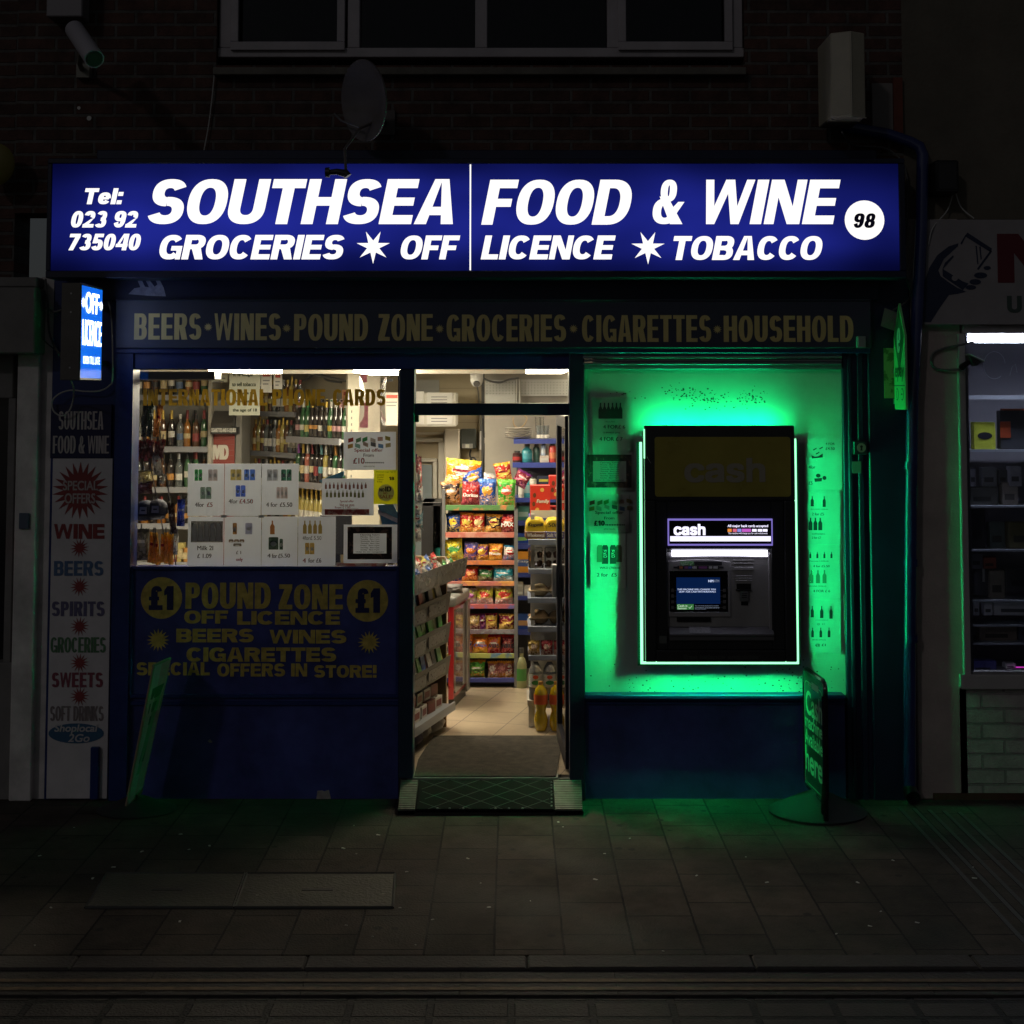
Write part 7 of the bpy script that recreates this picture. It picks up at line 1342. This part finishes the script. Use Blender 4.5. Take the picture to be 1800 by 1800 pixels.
# plates and glasses on top
t = thing('plate_stack', 'stack of white plates on top of the blue shelves', 'plates', (PX(911, 770, y_), y_+.1, zbl[0])); 
for k in range(5):
    m = MB(); xx = PX(911, 765, y_); zb_ = zbl[0]+.001+k*.017; m.lathe([(.001, 0), (.07, 0), (.105, .012), (.107, .014), (.07, .004), (.001, .003)], 28, c=(xx, y_+.12, zb_)); m.build('plate', mat('china_white', (.65, .62, .56), .2), t)
for i, x in enumerate((948, 954, 961)):
    t = thing('drinking_glass', f'tall drinking glass on top of the blue shelves, {ORD[i]} from the plates', 'glass', (PX(x, 770, y_), y_+.06, zbl[0]), 'tall glasses on the blue shelves'); m = MB(); m.lathe([(.001, 0), (.016, 0), (.022, .10), (.0205, .10), (.014, .006), (.001, .005)], 16, c=(PX(x, 760, y_), y_+.06, zbl[0]+.001)); m.build('tumbler', GLS['clear'], t); m = MB(); m.lathe([(.0195, .004), (.023, .02), (.0185, .03)], 16, c=(PX(x, 760, y_), y_+.06, zbl[0]+.001)); m.build('band', LB['white'], t)
cable('wall_wire', [(902, 733, 3.15), (903, 745, 3.15), (910, 752, 3.15), (920, 748, 3.15), (926, 735, 3.15), (918, 728, 3.15)], .006, mat('wire_tan', (.35, .25, .14), .6), 'coil of tan wire hanging on the grey wall above the plates')
m = MB()
for k in range(6): y = 745+k*0; 
m = MB(); m.tube([P3(945, 733, 3.0), P3(946, 760, 3.0)], .02, 10); m.tube([P3(953, 733, 3.0), P3(953, 760, 3.0)], .014, 10); tag(m.build('hanging_wrap', glassmat('clear_wrap', (.9, .9, .88), 1, .4, .2)), 'clear plastic wrap hanging above the tall glasses', 'wrapping')
t = item('bottle', 907, 1141, 926, 1211.5, 2.36, (.24, .25, .12), 'clear juice bottle with a green label on the floor beside the rack', 'bottle', 'juice_bottle', (.05, .20, .04))
# ---- white bay with bread, water and eggs
YG = 1.15; t = thing('bread_bay', 'white shelf bay of bread and eggs just inside the door leaf', 'shelf unit', (PX(965, 1285, YG), YG, FLZ))
WS = mat('bay_white', (.50, .48, .43), .5, .1); LS = mat('bay_lip', (.32, .36, .45), .35, .3)
gl = [(948, 958, 929), (1000, 1009, 929), (1051, 1060, 928), (1101, 1111, 928), (1152, 1161, 929), (1231, 1241, 927)]; zg = []
gx0 = PX(929, 1000, YG); gx1 = gx0+.62
for i, (a, b, xl_) in enumerate(gl):
    m = MB(); x0, _, z0, z1 = PR(xl_, a, 1000, b, YG); m.box(x0, gx1, YG, YG+.018, z0, z1); m.box(x0, gx1, YG+.0185, YG+.34, z1-.02, z1-.004); m.build('shelf', LS if i < 5 else WS, t, bevel=.001); zg.append(z1-.004)
m = MB(); m.box(gx0+.015, gx0+.04, YG+.05, YG+.08, FLZ, PZ(905, YG)); m.build('upright', WS, t); m = MB(); m.box(gx0+.02, gx1, YG+.345, YG+.36, FLZ+.05, PZ(905, YG)); m.build('back_panel', WS, t)
m = MB()
for i in range(1, 5): z = zg[i]; m.prismx([(YG+.05, z-.03), (YG+.34, z-.03), (YG+.34, z-.14), (YG+.30, z-.14)], gx0+.018, gx0+.024)
m.build('bracket', WS, t); m = MB(); m.box(gx0, gx0+.03, YG+.02, YG+.06, FLZ, FLZ+.15); m.build('foot', STEEL, t)
yb_ = YG+.04
LOAFW = [(.30, .20, .02), (.25, .03, .20)]
for i, (a, b, tx, c1, c2, lab) in enumerate(((923, 960, 'Kingsmill', (.62, .45, .02), (.20, .10, .05), 'yellow wrapped wholemeal loaf at the aisle end of the top bread shelf'), (958, 996, '50/50', (.62, .45, .02), (.12, .10, .22), 'yellow wrapped soft white loaf beside the wholemeal loaf'))):
    x0, x1, z0, z1 = PR(a, 913, b, 948, yb_); t = thing('bread_loaf', lab, 'bread', ((x0+x1)/2, yb_, zg[0]), 'wrapped loaves on the top bread shelf'); z0 = zg[0]
    m = MB(); pts = [(x0+.012, z0), (x1-.012, z0), (x1, z0+.03), (x1-.004, z1-.035), (x1-.02, z1-.005), (x1-.045, z1), (x0+.045, z1), (x0+.02, z1-.005), (x0+.004, z1-.035), (x0, z0+.03)]; m.prism(pts, yb_, yb_+.22, 0)
    m.build('wrapper', mat('loaf_yellow', (.60, .42, .03), .25, bump=.4, bs=25), t, bevel=.012, seg=2)
    m = MB(); m.box(x0-.001, x1+.001, yb_-.002, yb_+.2, z0+.003, z0+.055); m.build('lower_band', mat('loaf_band_%d' % i, c2, .3), t, bevel=.008)
    m = MB(); m.text(tx, frontal(yb_-.001), x0+.02, x1-.02, z0+.078, z0+.105, .05, .1, d=.002); m.build('lettering', INK, t); m = MB(); m.text('Wholemeal' if i == 0 else 'Soft White', frontal(yb_-.003), x0+.012, x1-.012, z0+.015, z0+.04, .04, 0, d=.002); m.build('lettering', LB['white'], t)
for i, (a, b, y0, y1, lab) in enumerate(((932, 967, 853, 908, 'red Family biscuit box standing above the loaves'), (965, 1000, 836, 878, 'red biscuit box, the higher one behind the door leaf'), (966, 1000, 890, 912, 'red biscuit box, the low one behind the door leaf'))):
    Yq = 1.5+.05*i; x0, x1, z0, z1 = PR(a, y0, b, y1, Yq); t = thing('biscuit_box', lab, 'biscuit box', ((x0+x1)/2, Yq, z0), 'red biscuit boxes'); m = MB(); m.box(x0, x1, Yq, Yq+.08, z0, z1); m.build('carton', mat('biscuit_red', (.50, .03, .02), .4), t, bevel=.002)
    w_, h = x1-x0, z1-z0; fr = frontal(Yq)
    m = MB(); m.text('Family', fr, x0+w_*.32, x1-w_*.04, z0+h*.40, z0+h*.55, .04, .15, d=.003); m.build('lettering', LB['white'], t)
    m = MB(); [m.disc(x0+w_*u, z0+h*v_, w_*.10, w_*.10, fr, .002) for u, v_ in ((.6, .85), (.8, .12), (.35, .22))]; m.build('biscuit_print', mat('biscuit_gold', (.62, .38, .08), .5), t); m = MB(); [m.disc(x0+w_*u, z0+h*v_, w_*.08, w_*.12, fr, .002) for u, v_ in ((.22, .68), (.18, .4))]; m.build('chocolate_print', mat('choc_print', (.10, .03, .01), .5), t)
t = thing('cake_stand', 'small board shelf holding the red biscuit boxes', 'shelf', (PX(965, 912, 1.5), 1.5, PZ(912, 1.5))); m = MB(); x0, x1, z0, z1 = PR(930, 909, 1003, 912, 1.48); m.box(x0, x1, 1.49, 1.85, z0-.01, z0+.004); m.build('board', BL, t)
for i in range(5):
    x = gx0+.05+i*.105; t = thing('cake_pack', f'clear pack of chocolate cakes, {ORD[i]} from the aisle on the second bread shelf', 'cake pack', (x, yb_, zg[1]), 'clear packs of cakes'); m = MB(); m.box(x-.05, x+.05, yb_-.01, yb_+.2, zg[1]+.001, zg[1]+.12); m.build('clear_tray', glassmat('clear_tray', (.92, .9, .88), 1, .12, .1), t, bevel=.01)
    m = MB(); 
    for k in (-.024, .024):
        for z in (.012, .068): m.lathe([(.001, 0), (.014, 0), (.02, .022), (.018, .034), (.001, .042)], 12, c=(x+k, yb_+.03, zg[1]+z))
    m.build('cake', mat('chocolate', (.09, .04, .02), .5), t)
for r, (h, c) in enumerate(((.075, (.42, .33, .20)), (.09, (.22, .15, .08)))):
    for i in range(4):
        x = gx0+.07+i*.125; t = thing('bakery_bag', f'{"pale flatbread" if r == 0 else "brown roll"} bag, {ORD[i]} from the aisle on the {"third" if r == 0 else "fourth"} bread shelf', 'bread bag', (x, yb_, zg[2+r]), 'bagged bakery goods'); m = MB(); v, f = packet_mesh(.15, .13, h, i+r*7)
        m.add([(a, c_-.06+.06, b+h/2+.004) for a, b, c_ in v], f, 0, True); m.loc_build('bag', mat('bakery_%d' % r, c, .25, bump=.6, bs=25, var=.3, vs=15), t)
for i in range(7):
    c = [(.45, .30, .06), (.35, .03, .05), (.38, .05, .06), (.45, .3, .08), (.30, .03, .05), (.15, .35, .05), (.4, .3, .1)][i]; x = gx0+.035+i*.082
    t = thing('wafer_pack', f'upright wafer pack, {ORD[i]} from the aisle on the lowest bread shelf', 'wafer pack', (x, yb_-.02, zg[4]), 'wafer packs on the lowest bread shelf'); m = MB(); v, f = packet_mesh(.078, .095, .04, i+60); m.add(v, f, 0, True); m.loc_build('wrapper', packmat('wafer_%d' % i, c, tuple(q*.6 for q in c), (.65, .5, .4)), t)
WB = [(.001, 0), (.040, .002), (.043, .02), (.040, .05), (.043, .08), (.043, .17), (.038, .20), (.018, .235), (.014, .24), (.014, .26), (.001, .262)]
PET = mat('clear_plastic', (.62, .66, .66), .08, trans=.7)
for i in range(7):
    x = gx0+.045+i*.09; t = thing('water_bottle', f'clear fruit water bottle with green leaf label, {ORD[i]} from the aisle under the bread shelves', 'water bottle', (x, yb_, zg[5]), 'water bottles under the bread shelves')
    m = MB(); m.lathe(WB, 18); m.loc_build('bottle_body', PET, t); m = MB(); m.lathe([(.0436, .085), (.0436, .165)], 18); m.loc_build('wrap_label', mat('water_label', (.62, .62, .60), .4, col2=(.10, .30, .10), vs=28, c2=.55), t); m = MB(); m.lathe([(.0155, .243), (.0155, .266), (.001, .267)], 12); m.loc_build('cap', LB['white'], t)
    m = MB(); m.disc(0, .150, .018, .012, (Vector((0, -.0437, 0)), Vector((1, 0, 0)), Vector((0, 0, 1)), Vector((0, -1, 0))), .001); m.disc(0, .150, .018, .012, (Vector((0, -.0437, 0)), Vector((1, 0, 0)), Vector((0, 0, 1)), Vector((0, -1, 0))), .0012); m.loc_build('fruit_print', mat('fruit_red', (.6, .08, .03), .5), t)
    m = MB(); m.disc(0, .115, .026, .014, (Vector((0, -.0437, 0)), Vector((1, 0, 0)), Vector((0, 0, 1)), Vector((0, -1, 0))), .001); m.loc_build('leaf_print', mat('leaf_green', (.03, .2, .06), .5), t)
FP = [(.001, 0), (.030, .004), (.042, .03), (.046, .07), (.040, .10), (.031, .125), (.036, .15), (.044, .17), (.044, .235), (.036, .262), (.018, .285), (.014, .29), (.014, .305), (.001, .307)]
for i in range(4):
    gxx, gyy = G(951, 1289, FLZ); x = gxx+i*.098; t = thing('soda_bottle', f'orange soda bottle with a red label, {ORD[i]} from the aisle on the floor tiles', 'soda bottle', (x, gyy+.05, FLZ+.002), 'orange soda bottles on the floor')
    m = MB(); m.lathe(FP, 20); m.loc_build('bottle_body', mat('soda_yellow', (.50, .34, .0), .08, coat=1, trans=.15), t); m = MB(); m.lathe([(.0446, .172), (.0446, .232)], 20); m.loc_build('wrap_label', mat('soda_label', (.55, .09, .02), .4), t); m = MB(); m.lathe([(.0155, .29), (.0155, .31), (.001, .311)], 12); m.loc_build('cap', LB['orange'], t)
for i, (yy, h, w_, c, lab) in enumerate(((785, .10, .09, (.15, .35, .12), 'green pack seen through the door glass near its top'), (840, .10, .08, (.6, .5, .1), 'yellow jar seen through the door glass'), (930, .11, .09, (.5, .35, .1), 'amber pack seen through the door glass'), (975, .11, .09, (.35, .38, .1), 'lime pack seen through the door glass'), (1020, .10, .09, (.45, .12, .12), 'pink tub seen through the door glass'), (1075, .12, .1, (.10, .10, .16), 'dark jar seen through the door glass'), (1140, .13, .1, (.4, .05, .04), 'red carton seen through the door glass'))):
    a = PX(993, yy, 1.0); item('tub' if i % 2 else 'box', 990, yy-14, 1010, yy+16, 1.02+.005*i, c, lab, 'packet', 'packaged_goods', (.5, .45, .3))
m = MB(); x0 = PX(989, 900, 1.0)
t = thing('side_display', 'narrow white display shelves seen through the open door leaf', 'shelf unit', (PX(1000, 1290, 1.05), 1.05, FLZ))
for y in (771, 857, 947, 992, 1037, 1092, 1157, 1240): 
    m = MB(); a, b, c, d = PR(989, y, 1024, y+6, 1.0); m.box(a, b, 1.0, 1.14, c, d); m.build('shelf', WS, t)
m = MB(); a, b, _, _ = PR(989, 800, 1024, 900, 1.14); m.box(b, b+.01, 1.0, 1.14, FLZ, 2.0); m.box(a+.01, b, 1.13, 1.14, FLZ, 2.0); m.build('back_panel', WS, t)
# ---- door leaf, open inwards
hx = PX(1001, 1000, .1); lf = Vector((PX(983.5, 1000, .85), .85, 0)); hg = Vector((hx-.004, .12, 0)); ud = (lf-hg); LD = ud.length; ud.normalize()
Md = Matrix(((ud.x, -ud.y, 0, hg.x), (ud.y, ud.x, 0, hg.y), (0, 0, 1, 0), (0, 0, 0, 1))); zt = PZ(731, .1); zb_ = FLZ+.012
t = thing('door_leaf', 'dark framed glass shop door standing open into the shop', 'door', (hg.x, hg.y, zb_))
m = MB(Md); m.box(0, LD, -.02, .02, zb_, zb_+.10); m.box(0, LD, -.02, .02, zt-.07, zt); m.box(0, .05, -.02, .02, zb_+.1, zt-.07); m.box(LD-.07, LD, -.02, .02, zb_+.1, zt-.07); m.build('frame', mat('door_frame_dark', (.012, .014, .025), .35), t, bevel=.004)
m = MB(Md); m.box(.05, LD-.07, -.004, .004, zb_+.1, zt-.07); m.build('glass_pane', glassmat('door_pane', (.93, .95, .94), 1.2, .04), t)
m = MB(Md); m.box(LD-.06, LD-.02, .021, .05, 1.0, 1.2); m.box(LD-.06, LD-.02, -.05, -.021, 1.0, 1.2); m.build('handle', STEEL, t, bevel=.004)
m = MB(); m.pb(723, 730, 736, 742, -.0, .06); tag(m.build('door_closer', mat('closer_black', (.012, .012, .014), .35), bevel=.003), 'small black door closer bracket in the top corner of the doorway', 'door closer')

# ---- goods hanging behind the window
t = thing('shelf_lamp_box', 'dark rectangular sign edge hanging at the top corner of the shop window', 'sign', (PX(300, 660, .4), .4, PZ(668, .4))); m = MB(); m.pb(244, 653, 377, 668, .4, .6); m.build('casing', BLACK, t, bevel=.006)
wx = .30
m = MB()
for a, b in (((232, 652), (300, 1000)), ((268, 668), (306, 930)), ((300, 925), (310, 1000)), ((237, 830), (285, 824))): m.tube([P3(*a, wx), P3(*b, wx)], .004, 5)
tag(m.build('clip_strip', mat('strip_wire', (.10, .09, .08), .5)), 'thin wires crossing the window with hanging goods clipped on them', 'wire')
def hang(x0, y0, x1, y1, c, lab, cat, name='hanging_packet', Y=wx, c2=None, seed=0, dp=.05, grp='goods hanging behind the shop window'):
    a, b, cc, d = PR(x0, y0, x1, y1, Y); t = thing(name, lab, cat, ((a+b)/2, Y, cc), grp); t.rotation_euler = (0, random.uniform(-.12, .12), random.uniform(-.4, .4))
    m = MB(); v, f = packet_mesh(b-a, d-cc, dp, seed+x0); m.add(v, f, 0, True); m.loc_build('packet', packmat('hang_%d_%d' % (x0, y0), c, c2 or tuple(q*.5 for q in c), tuple(min(1, q*1.3+.08) for q in c)), t)
    m = MB(); m.lathe([(.004, d-cc), (.004, d-cc+.03)], 6); m.loc_build('hook', CABLE, t); return t
for i in range(7): hang(229+i*8, 772+(i % 3)*2, 239+i*8, 806+(i % 2)*5, (.10, .02, .025), f'maroon pouch in the hanging row, {ORD[i]} from the window frame', 'pouch', c2=(.2, .05, .05), seed=i, dp=.03)
for i, c in enumerate([(.5, .5, .42), (.02, .03, .03), (.02, .05, .03), (.5, .25, .05)]): hang(236+i*11, 705+(i % 2)*6, 247+i*11, 768, c, f'{["pale", "black", "dark green", "orange"][i]} slim packet hanging above the maroon pouches', 'packet', seed=i*3, dp=.03)
hang(243, 828, 266, 850, (.5, .45, .25), 'cream and yellow packet hanging above the caps', 'packet'); hang(240, 846, 270, 868, (.10, .03, .03), 'brown packet tucked under the cream one', 'packet'); hang(269, 795, 286, 835, (.42, .40, .38), 'clear pack with a red tag hanging beside the shelf end', 'packet')
hang(279, 835, 290, 850, (.35, .33, .3), 'small silver pack under the clear one', 'packet')
for i in range(6): hang(259+i*7.5, 936+(i % 2)*3, 268+i*7.5, 989+(i % 3)*2, (.50, .24, .02), f'long amber packet, {ORD[i]} from the window frame', 'packet', c2=(.55, .35, .05), seed=i*11, dp=.04)
hang(311, 878, 325, 925, (.02, .06, .35), 'bright blue pointed packet hanging over the price posters edge', 'packet'); hang(299, 885, 312, 938, (.10, .05, .03), 'long brown packet beside the bright blue one', 'packet'); hang(303, 938, 312, 975, (.5, .5, .48), 'narrow silver packet at the wire end', 'packet')
hang(236, 930, 262, 985, (.16, .15, .12), 'cloudy grey bag by the window frame foot', 'packet'); hang(226, 960, 238, 998, (.4, .38, .3), 'pale carton at the foot of the window frame', 'packet')
for i, (cx_, cy_, c, c2, lab) in enumerate(((256, 905, (.015, .02, .05), (.5, .45, .42), 'navy cap with white and red front badge hanging in the window'), (277, 903, (.02, .02, .04), (.35, .33, .4), 'dark cap with pale badge hanging beside the navy one'))):
    x, z = PX(cx_, cy_, wx), PZ(cy_, wx); t = thing('baseball_cap', lab, 'cap', (x, wx, z), 'caps hanging in the window'); m = MB(); m.lathe([(.060, 0), (.060, .03), (.050, .062), (.03, .08), (.001, .086)], 18, c=(x, wx, z)); m.build('crown', mat('cap_cloth_%d' % i, c, .8, bump=.3), t)
    m = MB(); m.add([Vector((x+.05*math.sin(a)*1.15, wx-.05*math.cos(a)-(.06*math.cos(a) if k else 0), z+(.0 if not k else -.025))) for k in (0, 1) for a in [(-1.2+2.4*j/8) for j in range(9)]], [(j, j+1, j+10, j+9) for j in range(8)]); m.build('peak', mat('cap_cloth_%d' % i, c), t); m = MB(); m.add([(x-.022, wx-.062, z+.01), (x+.022, wx-.062, z+.01), (x+.02, wx-.055, z+.05), (x-.02, wx-.055, z+.05)], [(0, 1, 2, 3)]); m.build('badge', mat('cap_badge_%d' % i, c2, .6), t)
# folded papers behind the lower corner of the window
for i, (q, c, lab) in enumerate((([(664, 888), (690, 884), (700, 905), (700, 912), (668, 900)], (.12, .25, .30), 'blue grey magazine corner behind the age notice'), ([(664, 895), (700, 912), (700, 920), (665, 905)], (.5, .45, .45), 'pale folded newspaper below the blue grey magazine'), ([(668, 905), (700, 920), (700, 935), (672, 925)], (.05, .18, .28), 'blue folded newspaper above the opening hours notice'), ([(560, 845), (604, 828), (604, 838), (570, 852)], (.08, .3, .4), 'blue strip of paper between the wine shelves and the posters'))):
    m = MB(); pts = [(PX(x, y, .5), PZ(y, .5)) for x, y in q]; m.prism(pts, .5, .53); tag(m.build('folded_paper', mat('folded_%d' % i, c, .5, var=.2, vs=30)), lab, 'newspaper')

# ================================================= phone shop window
LB2 = mat('cold_strip_light', (.9, .93, 1), .5, es=75, ec=(.78, .84, 1))
t = thing('strip_light', 'glaring cold white strip light along the top of the phone shop window', 'strip light', (PX(1750, 600, .12), .12, PZ(600, .12))); m = MB(); x0, _, z0, z1 = PR(1703, 590, 1800, 601, .1); m.box(x0, 4.6, .10, .13, z0, z1); m.build('tube', LB2, t, bevel=.004); m = MB(); m.box(x0, 4.6, .131, .16, z0-.004, z1+.004); m.build('holder', WHITEP, t)
t = thing('display_shelves', 'white shelves of phone accessories in the neighbouring window', 'shelf unit', (PX(1750, 1185, .5), .5, .6))
for y in (695, 791, 889, 966, 1055, 1098, 1130, 1186):
    m = MB(); a, b, c, d = PR(1703, y, 1960, y+(7 if y == 695 else 3.5), .2); m.box(a, 4.7, .2, .45, c, d); m.build('shelf', mat('acrylic_white', (.35, .37, .42), .35), t)
gs = [(1712, 742, 1750, 790, (.30, .33, .03), 'lime green boxed headphones on the upper phone shop shelf', 'box'), (1758, 722, 1830, 790, (.015, .016, .02), 'large black case with orange trim on the upper phone shop shelf', 'case'), (1705, 823, 1716, 855, (.25, .25, .28), 'clear hanging phone case nearest the window frame', 'phone case'), (1726, 822, 1753, 856, (.16, .17, .18), 'wide clear hanging phone case, second from the frame', 'phone case'), (1755, 826, 1772, 852, (.05, .055, .06), 'dark hanging phone case between two clear ones', 'phone case'), (1775, 820, 1796, 855, (.3, .3, .33), 'clear hanging phone case farthest from the frame', 'phone case'),
 (1703, 857, 1754, 889, (.06, .06, .055), 'long dark box on the second phone shop shelf', 'box'), (1762, 848, 1790, 889, (.22, .19, .16), 'beige box with a red pattern on the second phone shop shelf', 'box'), (1706, 896, 1732, 965, (.02, .02, .022), 'tall black box leaning by the window frame', 'box'), (1740, 918, 1767, 965, (.06, .08, .07), 'grey green boxed tablet cover on the third shelf', 'box'), (1773, 918, 1830, 965, (.09, .08, .03), 'olive boxed tablet cover on the third shelf', 'box'), (1706, 972, 1728, 1000, (.08, .08, .09), 'dark small box above the grey headset', 'box'), (1728, 980, 1752, 1000, (.20, .05, .03), 'rust coloured box on the fourth shelf', 'box'), (1768, 998, 1830, 1040, (.03, .03, .035), 'black framed game picture box on the fourth shelf', 'box'), (1740, 1003, 1767, 1054, (.16, .14, .11), 'tan box beside the black picture box', 'box'),
 (1730, 1059, 1745, 1082, (.42, .42, .44), 'small patterned white carton in the lit row', 'carton'), (1747, 1058, 1830, 1082, (.48, .50, .54), 'long white box in the lit row', 'box'), (1711, 1057, 1722, 1082, (.42, .42, .44), 'pale lattice carton by the frame in the lit row', 'carton'), (1722, 1100, 1788, 1128, (.17, .13, .10), 'brown speaker box with two dark windows', 'box'), (1790, 1092, 1830, 1126, (.03, .04, .06), 'navy box beside the brown speaker box', 'box'), (1708, 1161, 1752, 1186, (.05, .05, .22), 'blue and violet box on the bottom shelf', 'box'), (1768, 1166, 1786, 1176, (.5, .45, .6), 'small lit pale tag on the bottom shelf', 'tag')]
for i, (a, b, c, d, col, lab, cat) in enumerate(gs):
    Yq = .24+.01*(i % 5); x0, x1, z0, z1 = PR(a, b, c, d, Yq); t = thing('shop_'+cat.replace(' ', '_'), lab, cat, ((x0+x1)/2, Yq, z0), 'goods in the phone shop window'); 
    m = MB(); m.box(x0, x1, Yq, Yq+.06, z0, z1); m.build('pack', mat('pgoods_%d' % i, tuple(min(.85, q*1.9+.01) for q in col), .4, var=.15, vs=20), t, bevel=.004); m = MB(); w_, h = x1-x0, z1-z0
    if i == 0: m.disc((x0+x1)/2, (z0+z1)/2, w_*.34, h*.13, frontal(Yq), .002)
    elif i == 1: m.box(x0+.0, x0+.06, Yq-.003, Yq-.0005, z0+h*.3, z0+h*.72); m.box(x0+.02, x1, Yq-.003, Yq+.05, z1+.001, z1+.012)
    else: m.box(x0+w_*.15, x1-w_*.25, Yq-.0015, Yq-.0003, z0+h*.25, z0+h*.5)
    m.build('print', mat('pprint_%d' % i, (.02, .02, .03) if i == 0 else ((.35, .06, .02) if i == 1 else tuple(min(1, q*.35+.02) for q in col)), .4), t)
t = thing('headset', 'grey rounded headset pack on the fourth phone shop shelf', 'headset', (PX(1730, 1050, .3), .3, PZ(1050, .3))); m = MB(); x0, x1, z0, z1 = PR(1712, 989, 1744, 1050, .28); m.lathe([(.001, 0), ((x1-x0)/2, .01), ((x1-x0)/2, (z1-z0)*.6), ((x1-x0)*.35, (z1-z0)*.88), (.001, z1-z0)], 20, c=((x0+x1)/2, .33, z0), sy=.6); m.build('shell', mat('headset_grey', (.15, .15, .17), .3), t); m = MB(); m.box((x0+x1)/2-.006, (x0+x1)/2+.006, .268, .275, z0+(z1-z0)*.45, z0+(z1-z0)*.97); m.build('band', WHITEP, t)
m = MB(); x0, x1, z0, z1 = PR(1786, 1172, 1830, 1174, .22); m.box(x0, x1, .22, .225, z0, z1); tag(m.build('light_strip', mat('magenta_strip', (.6, .05, .5), .5, es=1.2, ec=(.6, .04, .45))), 'thin glowing magenta strip at the bottom of the phone shop window', 'light strip')
m = MB(); q = P3(1748, 646, .035); m.tube([P3(1748+19*math.cos(a), 642+24*math.sin(a), .037) for a in [k*.25+.9 for k in range(22)]], .0012, 4); m.tube([P3(1775, 660, .037), P3(1779, 645, .037), P3(1785, 640, .037), P3(1788, 655, .037)], .001, 4); tag(m.build('chalk_scrawl', mat('chalk', (.35, .35, .4), .8)), 'faint circular scrawl drawn on the dusty phone shop glass', 'scrawl')
